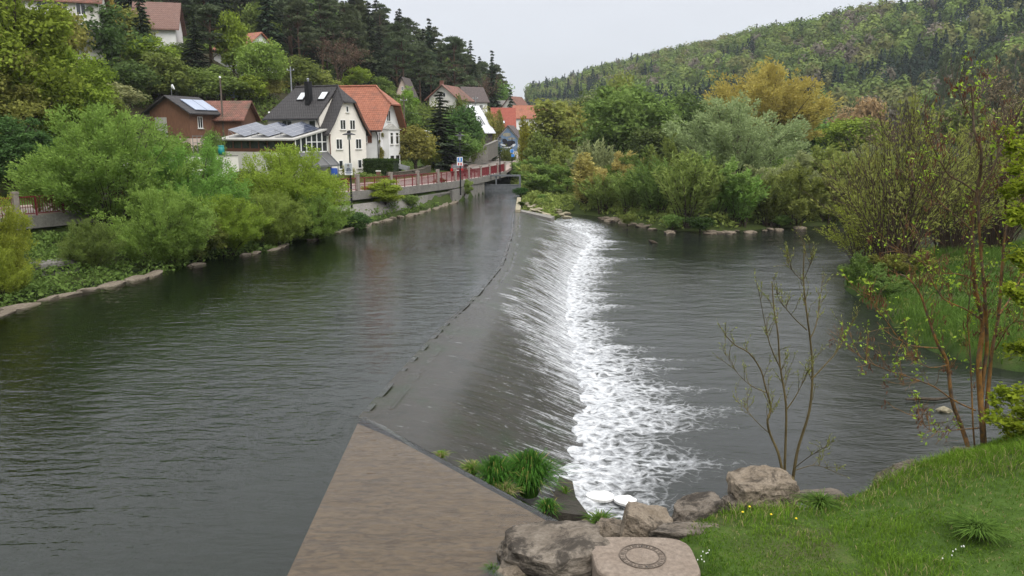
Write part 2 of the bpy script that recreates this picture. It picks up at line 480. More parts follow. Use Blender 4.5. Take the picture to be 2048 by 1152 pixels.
# ================================================================ WEIR AND WATER
Uc = np.array([(-3.9, 8), (-3.8, 14), (-3.73, 18.1), (-3.25, 22), (-2.55, 27.1), (-1.58, 32.9), (-.63, 40.8), (-.14, 53.4), (.04, 69.2), (.1, 75)])
Fc = np.array([(.8, 8), (1.1, 13), (1.35, 17.2), (1.8, 20.4), (2.45, 24), (2.4, 28.2), (2.5, 34.6), (3.34, 44.6), (4.9, 54.2), (6.1, 60), (6.4, 64), (5.0, 70), (4.8, 75)])
XU = lambda y: np.interp(y, Uc[:, 1], Uc[:, 0])
XF = lambda y: np.interp(y, Fc[:, 1], Fc[:, 0])
ZL = -1.5
S0 = lambda y: np.interp(y, [12, 17, 22, 26.5, 28.5, 33, 45, 60, 72], [.8, .74, .64, .56, .42, .32, .36, .42, .5])
def wave_bump(t, o, amt, sx, sy):
    a = t.noise(t.map(o, (sx, sy, 1)), 1.0, 3, .6, .3)
    b = t.noise(t.map(o, (sx * 3.1, sy * 2.6, 1), (0, 0, .35)), 1.0, 3, .6)
    c = t.noise(o, .16, 2)
    h = t.math("ADD", a, t.math("MULTIPLY", b, .5))
    h = t.math("MULTIPLY", h, t.mr(c, .3, .7, .55, 1.2))
    return t.bump(h, amt, .14)
def upper_water():
    t = NT("clear_river_water")
    nb = wave_bump(t, t.co(), .27, .78, 2.1)
    fr = t.n("ShaderNodeFresnel", {"IOR": 1.33, "Normal": nb})
    tr = t.n("ShaderNodeBsdfTransparent", {"Color": (.80, .84, .78)})
    gl = t.n("ShaderNodeBsdfGlossy", {"Color": (1, 1, 1), "Roughness": .05, "Normal": nb})
    return t.done(t.n("ShaderNodeMixShader", {0: fr, 1: tr, 2: gl}))
yy = grid_lines([(-25, 10, 1), (10, 20, .25), (20, 101, .5)])
def Xr(y):
    w = np.interp(y, [9.5, 11.2, 12.84, 16.96, 18.09], [1.6, 1.5, .93, -2.55, -3.73])
    return np.where(y < 18.09, w, XU(y))
nx = 60
rows = []
for y in yy:
    xr = float(Xr(y)) if y < 71 else .7
    xs_ = np.concatenate([np.linspace(-27, xr - .12, nx - 5), xr + np.array([-.05, .02, .08, .13, .16])])
    zs_ = np.zeros(nx); w_ = float(sstep(17.6, 16.4, y) if False else np.clip((17.4 - y) / 1.2, 0, 1)) * (y > 12.3)
    zs_[-5:] = np.array([-.006, -.03, -.09, -.20, -.34]) * w_ - .004 * (1 - w_)
    rows.append(np.stack([xs_, np.full(nx, y), zs_], 1))
V = np.concatenate(rows); ny = len(yy)
i = np.arange((ny - 1) * (nx - 1)); a = (i // (nx - 1)) * nx + i % (nx - 1)
tag(link("river_water", np_mesh("river_water", V, np.stack([a, a + 1, a + nx + 1, a + nx], 1), upper_water(), True)), kind="structure")

def foam_water(name, face):
    """dark moving water that turns to white foam where the foam attribute says so"""
    t = NT(name)
    fl = t.attr("flow", "Vector"); foam = t.attr("foam")
    o = t.co()
    if face:
        st = t.noise(t.map(fl, (.55, 5.5, 1)), 1.0, 6, .72, .25)
        st2 = t.noise(t.map(fl, (2.2, 14, 1)), 1.0, 5, .75)
        dots = t.noise(t.map(o, (5, 9, 5)), 1.0, 3, .8)
        s = t.math("ADD", t.math("MULTIPLY", st, .5), t.math("ADD", t.math("MULTIPLY", st2, .3), t.math("MULTIPLY", dots, .2)))
        m = t.mr(t.math("ADD", t.math("MULTIPLY", foam, 1.0), t.math("MULTIPLY", t.math("SUBTRACT", s, .5), 4.2)), .36, .95)
        fleck = t.math("MULTIPLY", t.mr(dots, .63, .74), t.attr("fleck"))
        m = t.math("MAXIMUM", m, t.math("MULTIPLY", fleck, .7))
        bh = t.math("ADD", st, t.math("MULTIPLY", st2, .8))
        nb = t.bump(t.math("MULTIPLY", bh, t.mr(t.attr("fleck"), 0, .6, .22, 1.2)), .5, .12)
        alg = t.noise(o, .5, 5, .7)
        base = t.ramp(alg, [(.3, (.018, .020, .014)), (.5, (.034, .031, .025)), (.72, (.018, .030, .012))])
    else:
        wp = t.n("ShaderNodeVectorMath", {0: fl, 1: t.n("ShaderNodeVectorMath", {0: t.noise(o, 1.2, 3).outputs["Color"], "Scale": .9}, operation="SCALE")}, operation="ADD")
        v1 = t.n("ShaderNodeTexVoronoi", {"Vector": t.map(wp, (1.2, 1.8, 1)), "Scale": 1.9, "Detail": 2.0}, feature="DISTANCE_TO_EDGE")
        lace = t.mr(v1.outputs["Distance"], 0, .22, 1, 0)
        n1 = t.noise(t.map(fl, (1.3, 2.4, 1)), 1.0, 7, .75, 1.0)
        n2 = t.noise(o, 9, 4, .8)
        s = t.math("ADD", t.math("MULTIPLY", n1, .5), t.math("ADD", t.math("MULTIPLY", lace, .34), t.math("MULTIPLY", n2, .22)))
        m = t.mr(t.math("ADD", foam, t.math("MULTIPLY", t.math("SUBTRACT", s, .5), t.mr(foam, 0, .4, .9, 2.5))), .36, 1.12)
        sp = t.mr(t.noise(t.map(o, (1.6, 4.2, 1)), 2.6, 5, .8), .70, .82, 0, .42)
        m = t.math("MAXIMUM", m, t.math("MULTIPLY", sp, t.attr("fleck")))
        a = t.noise(t.map(o, (.8, 1.9, 1)), 1.0, 5, .58, .5)
        b = t.noise(t.map(o, (3.2, 6, 1), (0, 0, .4)), 1.0, 4, .6)
        big = t.noise(o, .12, 3)
        h = t.math("MULTIPLY", t.math("ADD", a, t.math("MULTIPLY", b, .4)), t.mr(big, .3, .7, .6, 1.3))
        nb = t.bump(t.math("ADD", h, t.math("MULTIPLY", m, .3)), .38, .14)
        base = t.ramp(big, [(.3, (.010, .013, .011)), (.7, (.018, .020, .016))])
    wat = t.pbsdf(base, .06, nb, spec=.5)
    wat.inputs["IOR"].default_value = 1.33
    fcol = t.ramp(t.noise(t.map(o, (1, 1.5, 1)), 3.4, 7, .78, .5), [(.36, (.24, .25, .265)), (.60, (.62, .635, .65))])
    wh = t.n("ShaderNodeBsdfPrincipled", {"Base Color": fcol, "Roughness": .7, "Normal": nb, "Specular IOR Level": .2})
    return t.done(t.n("ShaderNodeMixShader", {0: m, 1: wat, 2: wh}))

# water running down the sloping face
yy = grid_lines([(12.4, 30, .12), (30, 72, .22)])
ns = 60
sv = np.concatenate([np.linspace(0, .2, 22, endpoint=False), np.linspace(.2, 1.03, ns - 22)])
YY, SS = np.meshgrid(yy, sv, indexing="ij")
X0, X1 = XU(YY), XF(YY)
wing_x = np.interp(YY, [9.5, 12.84, 16.96, 18.09], [2.5, .93, -2.55, -3.73])
SMIN = np.where(YY < 18.09, np.clip((wing_x - X0) / (X1 - X0), 0, 1), 0)
SS = SMIN + (1.03 - SMIN) * SS / 1.03
XX = X0 + (X1 - X0) * SS
ss = np.clip(SS, 0, 1)
ZZ = ZL * (0.35 * ss ** 3 * (3 - 2 * ss) / 1.0 + .65 * ss ** 1.7)
lip = vnoise(YY * 1.6, XX * .8, 0, 4)
_wv = XX - X0 - .12
ZZ -= .07 * np.exp(-(_wv / .07) ** 2) * sstep(.35, .6, vnoise(YY * 3.4, 1 + 0 * YY, 0, 13)) * sstep(17.8, 19, YY)
ZZ -= .05 * np.exp(-((_wv - .5) / .06) ** 2) * sstep(.55, .75, vnoise(YY * 2.9, 3 + 0 * YY, 0, 14)) * sstep(17.8, 19, YY)
fo = sstep(-.16, .2, SS - S0(YY) + .26 * (vnoise(YY * 1.1, SS * 2, 0, 21) - .5) + .10 * (vnoise(YY * 4.0, SS * 2, 0, 22) - .5))
_wd = (XX - wing_x) * (YY < 18.09)
fo = np.maximum(fo, .75 * np.exp(-(_wd / .28) ** 2) * (YY < 17.2) * sstep(.35, .6, vnoise(YY * 2.2, XX * 2, 0, 77)))
ridge_ = fbm(YY * 3.5, XX * .5, 0, 3, 31) - .5
ZZ += (.05 + .10 * fo) * ridge_ * sstep(.15, .5, SS) * (1 - sstep(.93, 1.0, SS) * .5)
V = np.stack([XX.ravel(), YY.ravel(), ZZ.ravel()], 1)
i = np.arange((len(yy) - 1) * (ns - 1)); a = (i // (ns - 1)) * ns + i % (ns - 1)
me = np_mesh("weir_water", V, np.stack([a, a + 1, a + ns + 1, a + ns], 1), foam_water("sheet_of_falling_water", True), True)
fattr(me, "flow", np.stack([((X1 - X0) * SS).ravel(), YY.ravel(), np.zeros(YY.size)], 1), "POINT", "FLOAT_VECTOR")
nearlow = 1 - .42 * (1 - sstep(20, 29, YY))
fattr(me, "foam", (fo * (.52 + .26 * sstep(.6, 1.0, SS)) * nearlow).ravel(), "POINT")
fattr(me, "fleck", (sstep(.3, .6, SS) * (.4 + .6 * sstep(15, 22, YY))).ravel(), "POINT")
tag(link("weir_water", me), kind="structure")

# pool below the weir
def pool_foam(x, y):
    d = x - XF(y)
    L = 1.3 + 2.9 * fbm(y * .55, 0 * y, 0, 3, 41) + 2.2 * vnoise(y * 1.7, 0 * y, 0, 43) ** 3
    L = L * np.interp(y, [10, 14, 15.5, 17, 24, 40, 60, 70], [.1, .3, .7, 1.05, 1.15, 1.0, .9, .7])
    L = L * .53
    f = np.exp(-(np.clip(d, 0, 99) / L) ** 1.5) * .88
    f = np.maximum(f, .62 * np.exp(-((y - 52.3 - .02 * d) / .35) ** 2) * (d > 0) * (d < 8) * (1 - d / 8.5))
    f *= sstep(13.6, 15.6, y) * 0.9 + .1
    f = f * (1 - sstep(66, 72, y))
    # broken water at the far end, below the rock ramp
    f = np.maximum(f, .75 * np.exp(-((x - 6.0 - (72 - y) * .1) / 2.2) ** 2 - ((y - 72) / 7.0) ** 2))
    return f, d
def pool_z(x, y):
    f, d = pool_foam(x, y)
    return ZL + 0.26 * f * (fbm(x * 2.0, y * 2.0, 0, 4, 51) - .35) * 1.6 + .05 * (fbm(x * .7, y * 1.5, 0, 3, 53) - .5)
PX = grid_lines([(-2, 14, .14), (14, 60, .7), (60, 320, 13)])
PY = grid_lines([(6, 12, .6), (12, 30, .13), (30, 74, .25), (74, 104, 1)])
pme, PV = grid_mesh("pool_water", PX, PY, pool_z, foam_water("pool_below_weir", False))
_c = bmesh.new(); _c.from_mesh(pme)
bmesh.ops.delete(_c, geom=[v for v in _c.verts if v.co.x < float(XF(v.co.y)) - 1.0 and v.co.y > 12 or v.co.x < -.2], context="VERTS")
_c.to_mesh(pme); _c.free()
PV = np.empty(len(pme.vertices) * 3, np.float32); pme.vertices.foreach_get("co", PV); PV = PV.reshape(-1, 3).astype(float)
f_, d_ = pool_foam(PV[:, 0], PV[:, 1])
fattr(pme, "flow", PV, "POINT", "FLOAT_VECTOR")
fattr(pme, "foam", f_, "POINT")
fattr(pme, "fleck", np.clip(.25 + .75 * np.exp(-np.clip(d_, 0, 99) / 9) + .35 * sstep(55, 66, PV[:, 1]), 0, 1), "POINT")
tag(link("pool_water", pme), kind="structure")

# the concrete under the water
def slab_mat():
    t = NT("caustic_rippled_concrete")
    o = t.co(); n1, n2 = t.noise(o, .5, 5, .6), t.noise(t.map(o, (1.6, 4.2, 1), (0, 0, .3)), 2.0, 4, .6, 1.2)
    col = t.mix(.55, t.ramp(n1, [(.3, (.105, .056, .029)), (.7, (.18, .105, .058))]), t.ramp(n2, [(.36, (.055, .030, .017)), (.64, (.23, .142, .083))]))  # stretched noise paints the water's bright caustic ripples into the slab colour
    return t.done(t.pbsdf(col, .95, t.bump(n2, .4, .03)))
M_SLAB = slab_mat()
M_WET = stone_mat("wet_dark_concrete", (.05, .045, .036), (.10, .088, .07), (.02, .024, .014), 1.3, .5, (.03, .05, .012))
weir = thing("weir", "long diagonal concrete river weir under white falling water", "weir", (0, 40, ZL))
wl = Matrix.Translation((0, -40, -ZL))
def wpart(mb, name, m):
    o = mb.obj(name, m, weir); o.location = (0, -40, -ZL); return o
SLAB = [(-3.9, 4), (-1.3, 4), (-.55, 11.1), (.3, 12.35), (.93, 12.84), (-2.55, 16.96), (-3.73, 18.09), (-3.55, 11.1)]
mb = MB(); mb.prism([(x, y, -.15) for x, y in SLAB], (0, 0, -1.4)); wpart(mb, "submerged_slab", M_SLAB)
mb = MB()      # body of the weir under the sheet of water
st = [(18.1,), (22,), (27,), (33,), (41,), (53,), (62,), (71,)]
prof = [(0, -.12), (.25, -.30), (.5, -.68), (.75, -1.14), (1, -1.66), (1.0, -2.8), (0, -2.8)]
for k in range(len(st) - 1):
    ya, yb = st[k][0], st[k + 1][0]
    A = [(float(XU(ya) + (XF(ya) - XU(ya)) * s), ya, z) for s, z in prof]; B = [(float(XU(yb) + (XF(yb) - XU(yb)) * s), yb, z) for s, z in prof]
    n = len(A); mb.add(A + B, [[i, (i + 1) % n, n + (i + 1) % n, n + i] for i in range(n)])
wpart(mb, "sloping_body", M_WET)
mb = MB()      # wing kerb, just breaking the surface between slab and face
for (ax, ay), (bx, by) in (((-2.35, 16.72), (-.8, 14.9)), ((-.8, 14.9), (.93, 12.84))):
    n = Vector((by - ay, -(bx - ax), 0)).normalized() * .11
    a, b = Vector((ax, ay, -.16)), Vector((bx, by, -.15))
    mb.prism([a, b, b + n * .7, a + n * .7], (0, 0, -1.6))
wpart(mb, "wing_wall", M_WET)
mb = MB(); mb.prism([(.6, 13.4, -.05), (1.42, 13.3, -.12), (1.38, 15.9, -1.0), (1.42, 17.3, -1.28), (1.1, 17.3, -1.15), (.85, 15.3, -.75)], (0, 0, -1.4))
wpart(mb, "end_wall", M_WET)
# ================================================================ BUILDINGS
M_CREAM = plain("cream_render", (.79, .75, .675), .85, var=.07, scale=.8)
M_WHITE = plain("white_render", (.76, .76, .75), .85, var=.08, scale=.9)
M_GREYW = plain("offwhite_render", (.62, .60, .55), .85, var=.15, scale=.8)
M_PINK = plain("pale_pink_render", (.62, .50, .43), .85, var=.06)
M_UPVC = plain("white_window_frame", (.80, .80, .78), .4, var=.04)
M_BROWNF = plain("brown_timber_frame", (.12, .045, .025), .6, var=.25)
M_DARKST = plain("dark_metal", (.025, .025, .028), .45, .6)
M_GREYST = plain("galvanised_steel", (.28, .29, .30), .45, .7, var=.2)
M_LEAD = plain("grey_sheet_roof", (.42, .41, .38), .6, var=.12, scale=2)
M_GLASS = (lambda t: t.done(t.pbsdf(t.ramp(t.noise(t.co(), .8, 2), [(.3, (.012, .014, .016)), (.7, (.05, .055, .06))]), .06, spec=.7)))(NT("window_glass"))
M_SKYL = (lambda t: t.done(t.pbsdf(t.ramp(t.noise(t.co(), .7, 2), [(.3, (.55, .58, .6)), (.7, (.7, .72, .74))]), .15, spec=.6)))(NT("skylight_blind"))
M_SLATE = tile_mat("black_concrete_tiles", (.022, .020, .021), (.040, .036, .036), (.06, .058, .055), .33, .32, 1.0, .62)
M_RED = tile_mat("orange_clay_tiles", (.26, .085, .045), (.37, .14, .08), (.15, .07, .05), .26, .24, .8, .5)
M_OLDRED = tile_mat("old_mossy_tiles", (.14, .055, .038), (.22, .09, .06), (.06, .05, .03), .26, .24, .9, .45)
M_BROWNT = tile_mat("brown_tiles", (.13, .065, .05), (.18, .10, .075), (.10, .07, .06), .34, .3, .7, .6)
M_REDD = tile_mat("deep_red_tiles", (.24, .05, .03), (.31, .075, .045), (.16, .05, .035), .3, .28, .7, .6)
M_DKT = tile_mat("dark_brown_tiles", (.06, .045, .042), (.10, .075, .07), (.05, .045, .04), .3, .28, .7, .6)
M_GRT = tile_mat("grey_tiles", (.17, .16, .15), (.24, .23, .21), (.12, .12, .10), .3, .28, .7, .6)
M_WHROOF = plain("white_metal_roof", (.72, .73, .76), .45, var=.05)
M_PLANK = wood_mat("weathered_red_brown_boards", (.10, .045, .026), (.22, .105, .058), "X", .2)
M_SOFFIT = wood_mat("brown_soffit_boards", (.14, .06, .03), (.22, .10, .05), "X", .2)
def solar_mat():
    t = NT("photovoltaic_cells")
    o = t.co("UV") if False else t.co()
    b = t.n("ShaderNodeTexBrick", {"Vector": t.map(o, (1, 1, 1)), "Color1": (.035, .045, .075), "Color2": (.045, .055, .085), "Mortar": (.22, .23, .25), "Scale": 1.0, "Mortar Size": .02, "Brick Width": .8, "Row Height": 1.3}, offset=0.0)
    return t.done(t.pbsdf(b, .16, spec=1.0))
M_SOLAR = solar_mat()
M_SOLARB = (lambda t: t.done(t.pbsdf(t.ramp(t.noise(t.co(), .6, 2), [(.3, (.20, .25, .36)), (.7, (.28, .33, .44))]), .12, spec=1.0)))(NT("pale_solar_collector_glass"))

def window(par, o, u, n, w, h, fm=None, pane=None, mull=1, sill=True, bar=.07, depth=.05, trans=0, name="window"):
    """o: centre of the lower edge, u: along the wall, n: outward"""
    u, n, o = Vector(u).normalized(), Vector(n).normalized(), Vector(o)
    z = Vector((0, 0, 1)) if abs(n.z) < .3 else n.cross(u).normalized()
    if z.z < 0: z = -z
    mb = MB()
    p = o - u * w / 2 - n * .02
    d = n * (depth + .02)
    mb.obox(p, u * bar, d, z * h); mb.obox(p + u * (w - bar), u * bar, d, z * h)
    mb.obox(p + u * bar, u * (w - 2 * bar), d, z * bar); mb.obox(p + u * bar + z * (h - bar), u * (w - 2 * bar), d, z * bar)
    for k in range(mull):
        mb.obox(p + u * (w * (k + 1) / (mull + 1) - bar / 2) + z * bar, u * bar, d * .9, z * (h - 2 * bar))
    if trans: mb.obox(p + u * bar + z * (h * trans), u * (w - 2 * bar), d * .85, z * bar)
    f = mb.obj(name, fm or M_UPVC, par)
    MB().obox(p + u * bar + z * bar, u * (w - 2 * bar), n * .035, z * (h - 2 * bar)).obj("pane", pane or M_GLASS, f)
    if sill: MB().obox(p - u * .08 - z * .07, u * (w + .16), n * (depth + .1), z * .065).obj("sill", M_GREYW, f)
    return f
def rot_of(deg): return R(deg)
def gable_house(name, label, cat, loc, deg, L, W, eave, ridge, wm, rm, ov=.4, hip=0.0, base=2.0, wins=(), chim=None, group=None, skyl=(), gablewall=None):
    """local x runs along the ridge, the gable at x=0 faces -x, the long side at y=0 faces -y"""
    h = thing(name, label, cat, loc, R(deg), group)
    m = (ridge - eave) / (W / 2)
    zc = ridge - hip
    yc = hip / m
    prof = [(0, -base), (W, -base), (W, eave)] + ([(W / 2 + yc, zc), (W / 2 - yc, zc)] if hip else [(W / 2, ridge)]) + [(0, eave)]
    MB().prism([(0, y, z - (.16 if z > -base else 0)) for y, z in prof][::-1], (L, 0, 0)).obj("wall", wm, h)
    hl = hip * 1.1
    ze = eave - ov * m
    def side(sg):
        Y = lambda y: y if sg < 0 else W - y
        if hip: pts = [(-ov, Y(-ov), ze), (L + ov, Y(-ov), ze), (L + ov, Y(W / 2 - yc), zc), (L - hl, Y(W / 2), ridge), (hl, Y(W / 2), ridge), (-ov, Y(W / 2 - yc), zc)]
        else: pts = [(-ov, Y(-ov), ze), (L + ov, Y(-ov), ze), (L + ov, Y(W / 2), ridge), (-ov, Y(W / 2), ridge)]
        return pts if sg < 0 else pts[::-1]
    rb = MB()
    for s in (-1, 1): rb.prism(side(s)[::-1], (0, 0, -.16 - .02 * s))
    if hip:
        for xe, xi in ((-ov, hl), (L + ov, L - hl)):
            tri = [(xe, W / 2 - yc, zc), (xe, W / 2 + yc, zc), (xi, W / 2, ridge)]
            rb.prism(tri if xe > 0 else tri[::-1], (0, 0, -.13))
    roof = rb.obj("roof", rm, h)
    if chim:
        cx, cy = chim
        MB().box(cx - .3, cy - .3, eave, cx + .3, cy + .3, ridge + .8).box(cx - .36, cy - .36, ridge + .8, cx + .36, cy + .36, ridge + .9).obj("chimney", M_OLDRED, roof)
    for sd_, a, z, w, hh in wins:
        if sd_ == "g": window(h, (0, a, z), (0, -1, 0), (-1, 0, 0), w, hh)
        elif sd_ == "G": window(h, (L, a, z), (0, 1, 0), (1, 0, 0), w, hh)
        else: window(h, (a, 0, z), (1, 0, 0), (0, -1, 0), w, hh)
    for a, t, w, hh in skyl:       # on the y=0 slope, t = fraction up the slope
        y = -ov + t * (W / 2 + ov); z = ze + t * (ridge - ze)
        u = Vector((1, 0, 0)); s = Vector((0, 1, m)).normalized(); n = u.cross(s)
        f = MB().obox(Vector((a - w / 2, y, z)) - n * .05, u * w, s * hh, n * .14).obj("skylight", M_DARKST, roof)
        MB().obox(Vector((a - w / 2 + .08, y, z)) + s * .08 + n * .085, u * (w - .16), s * (hh - .16), n * .02).obj("pane", M_SKYL, f)
    return h

# ---- the house with the black roof
dk = thing("village_house", "cream house with black tiled half-hipped roof and dark chimney, glazed extension in front", "house", (-19.9, 87.5, 2.15), R(-28))
W_, L_ = 6.3, 9.0
prof = [(0, -1.5), (6.3, -1.5), (6.3, 4.9), (5.75, 5.6), (4.15, 8.05), (2.15, 8.05), (.55, 5.6), (0, 4.9)]
MB().prism([(-L_, y, z) for y, z in prof][::-1], (L_, 0, 0)).obj("wall", M_CREAM, dk)
MB().box(-8.9, -.03, 4.6, -1.3, 1.2, 6.42).prism([(-1.295, -.03, 4.6), (-1.295, 2.6, 8.8), (-1.295, -.03, 6.42)], (-.1, 0, 0)).obj("wall_dormer", M_CREAM, dk)
rb = MB()
rd, hx = (3.15, 9.9), -1.2
dy = 1.13
up_f = [(-1.3, 3.15, 9.9), (hx, 3.15, 9.9), (.4, 2.02, 8.2), (.4, .5, 5.9), (-1.3, .5, 5.9)]
lo_f = [(-1.3, .5, 5.9), (.4, .5, 5.9), (.4, -.65, 4.6), (-1.3, -.65, 4.6)]
up_b = [(-7.4, 3.15, 9.9), (-9.3, 4.28, 8.2), (-9.3, 5.8, 5.9), (.4, 5.8, 5.9), (.4, 4.28, 8.2), (hx, 3.15, 9.9)]
lo_b = [(-9.3, 5.8, 5.9), (-9.3, 6.95, 4.6), (.4, 6.95, 4.6), (.4, 5.8, 5.9)]
hip_r = [(hx, 3.15, 9.9), (.42, 4.3, 8.18), (.42, 2.0, 8.18)]
dorm = [(-7.4, 3.15, 9.93), (-1.2, 3.15, 9.93), (-1.2, -.4, 6.33), (-9.3, -.4, 6.33)]
hip_l = [(-7.4, 3.15, 9.93), (-9.3, -.4, 6.33), (-9.3, 4.28, 8.2)]
for k, poly in enumerate((up_f, lo_f, up_b, lo_b, hip_r, dorm, hip_l)): rb.prism(poly[::-1], (0, 0, -.2 + .007 * k))
roof = rb.obj("roof", M_SLATE, dk)
MB().tube([(hx, 3.15, 9.97), (-7.4, 3.15, 9.97)], .11, 6).tube([(hx, 3.15, 9.97), (.45, 2.0, 8.25), (.45, .5, 5.97), (.45, -.65, 4.66)], .09, 6).obj("ridge_tiles", M_SLATE, roof)
ch = MB().box(-4.15, 1.0, 7.2, -3.55, 1.6, 10.35).obj("chimney", M_DARKST, roof)
MB().cyl((-3.85, 1.3, 10.35), .12, .12, .25, 10).cyl((-3.85, 1.3, 10.6), .2, .05, .12, 10).obj("chimney_cowl", M_GREYST, ch)
for cx in (-5.4, -2.3):
    s = Vector((0, 3.55, 3.6)).normalized(); u = Vector((1, 0, 0)); n = u.cross(s)
    p = Vector((cx - .5, 1.55, 6.33 + (1.55 + .4) * 3.6 / 3.55))
    f = MB().obox(p - n * .03, u * 1.0, s * 1.25, n * .16).obj("skylight", M_DARKST, roof)
    MB().obox(p + u * .09 + s * .09 + n * .12, u * .82, s * 1.07, n * .03).obj("pane", M_SKYL, f)
MB().tube([(-9.3, -.5, 6.2), (-1.2, -.5, 6.2)], .08, 6).tube([(-1.25, -.5, 6.2), (-1.2, -.2, 5.5), (-1.2, -.1, 4.5)], .05, 6).obj("gutter", M_DARKST, dk)
MB().tube([(.08, .05, 4.6), (.1, -.05, 4.2), (.1, -.05, -.5)], .06, 6).obj("downpipe", M_BROWNF, dk)
MB().prism([(.35, 6.95, 4.42), (.35, 5.8, 5.72), (.35, 4.28, 8.0), (.35, 4.05, 8.0), (.35, 5.6, 5.7), (.35, 6.7, 4.42)], (.06, 0, 0)).obj("barge_board", M_BROWNF, dk)
for y, z, w, h in ((1.55, 2.95, 1.05, 1.15), (4.9, 2.95, 1.05, 1.15), (2.3, 5.1, .95, 1.1), (3.95, 5.1, .95, 1.1), (3.15, 7.0, .45, .7), (1.7, .75, .7, 1.0), (5.0, .75, .7, 1.0)):
    window(dk, (0, y, z), (0, 1, 0), (1, 0, 0), w, h, mull=1 if w > .8 else 0)
window(dk, (-6.0, -.03, 5.05), (1, 0, 0), (0, -1, 0), 1.5, 1.05)
window(dk, (-2.3, -.03, 5.05), (1, 0, 0), (0, -1, 0), 1.0, 1.05, mull=0)
# extension: white base, timber and glass above, sheet roof
MB().box(-10.6, -5, -2.0, -.35, -.04, 2.75).obj("extension_base", M_GREYW, dk)
MB().box(-10.6, -5.0, 2.75, -.35, -4.9, 3.1).box(-10.6, -5.0, 3.85, -.35, -4.9, 4.1).box(-10.6, -4.9, 2.75, -10.5, -.04, 3.1).box(-10.6, -4.9, 3.85, -10.5, -.04, 4.1).obj("timber_band", M_BROWNF, dk)
for k in range(9):
    x = -10.6 + k * (10.25 - .14) / 8
    MB().box(x, -5.03, 3.1, x + .14, -4.89, 3.85).obj("timber_post", M_BROWNF, dk)
for k in range(8):
    x = -10.6 + k * (10.25 - .14) / 8 + .14
    MB().box(x, -4.97, 3.1, x + 1.12, -4.94, 3.85).obj("glass_panel", M_GLASS, dk)
MB().prism([(-.45, -4.9, 2.75), (-.45, -.04, 2.75), (-.45, -.04, 5.05), (-.45, -4.9, 4.05)], (.1, 0, 0)).obj("glazed_side", M_GLASS, dk)
fr = MB()
for k in range(7):
    y = -5.0 + k * 4.9 / 6; zt = 4.05 + (y + 5) / 5 * 1.0
    fr.box(-.40, y, 2.8, -.28, y + .1, zt)
fr.box(-.39, -5.0, 2.7, -.29, -.04, 2.82).obox((-.385, -5.0, 3.98), (.09, 0, 0), (0, 4.96, .99), (0, 0, .1)).box(-.385, -3.2, 3.75, -.29, -.04, 3.83)
fr.obj("side_glazing_frame", M_UPVC, dk)
MB().prism([(-11.2, -5.5, 4.1), (-.1, -5.5, 4.1), (-.1, -.05, 5.2), (-11.2, -.05, 5.2)][::-1], (0, 0, -.14)).obj("extension_roof", M_LEAD, dk)
cn = MB()
for k in range(3):
    y0 = -4.7 + k * 1.52
    cn.prism([(-.28, y0, 2.72), (-.28, y0 + 1.46, 2.72), (1.35, y0 + 1.46, 1.35), (1.35, y0, 1.35)][::-1], (0, 0, -.07))
cn.obj("glass_canopy", plain("dull_grey_canopy_glass", (.10, .10, .10), .3, var=.1, spec=.5), dk)
cf = MB()
for k in range(4):
    y0 = -4.75 + k * 1.53
    cf.obox((-.26, y0 - .05, 2.70), (0, .08, 0), (1.65, 0, -1.39), (0, 0, .1))
cf.box(1.25, -4.8, 1.2, 1.37, -.1, 1.29).tube([(1.3, -.3, -1.0), (1.3, -.3, 1.2)], .05, 6)
cf.obj("canopy_frame", M_GREYST, dk)
# three tilted solar arrays on the extension roof
dk_m = Matrix.Translation((-19.9, 87.5, 2.15)) @ Matrix.Rotation(R(-28), 4, "Z")
for k, (x, lab) in enumerate(((-10.1, "tilted solar panel array on the extension roof, farthest from the black house gable"), (-6.7, "tilted solar panel array in the middle of the extension roof"), (-3.3, "tilted solar panel array on the extension roof next to the white framed glazing"))):
    t = thing("solar_array", lab, "solar panels", dk_m @ Vector((x, -4.8, 4.28)), R(-28), "solar arrays on the extension roof")
    sl = 1.1 / 5.45
    a, b, c, d = Vector((0, 0, .85)), Vector((2.5, 0, .10)), Vector((2.5, 4.2, .10 + 4.2 * sl)), Vector((0, 4.2, .85 + 4.2 * sl))
    MB().prism([a, b, c, d][::-1], (0, 0, -.05)).obj("solar_panel", M_SOLAR, t)
    f = MB()
    for q in range(6):
        y = q * .82 + .03
        f.tube([(0.05, y, y * sl - .02), (0.05, y, .8 + y * sl)], .025, 4).tube([(.05, y, y * sl), (2.4, y, .04 + y * sl)], .025, 4).tube([(.05, y, .75 + y * sl), (1.2, y, y * sl + .02)], .02, 4)
    f.obj("support_frame", M_GREYST, t)

# ---- the house with the orange roof
rdh = thing("village_house", "white house with orange tiled half-hipped roof and bay window, behind the black-roofed house", "house", (-15.9, 95, 2.0), R(-15))
W_, L_, ea, ri, zc = 6.6, 10.5, 5.8, 10.5, 8.35
m_ = (ri - ea) / (W_ / 2); yc = (ri - zc) / m_
prof = [(0, -1.5), (W_, -1.5), (W_, ea), (W_ / 2 + yc, zc), (W_ / 2 - yc, zc), (0, ea)]
MB().prism([(-L_, y, z - (.18 if z > 0 else 0)) for y, z in prof][::-1], (L_, 0, 0)).obj("wall", M_WHITE, rdh)
ov = .55; ze = ea - ov * m_ * .75
rb = MB()
rb.prism([(-L_, -ov, ze), (.8, -ov, ze), (1.0, W_ / 2 - yc, zc), (-1.5, W_ / 2, ri), (-L_, W_ / 2, ri)][::-1], (0, 0, -.18))
rb.prism([(-L_, W_ + ov, ze), (.8, W_ + ov, ze), (1.0, W_ / 2 + yc, zc), (-1.5, W_ / 2, ri), (-L_, W_ / 2, ri)], (0, 0, -.17))
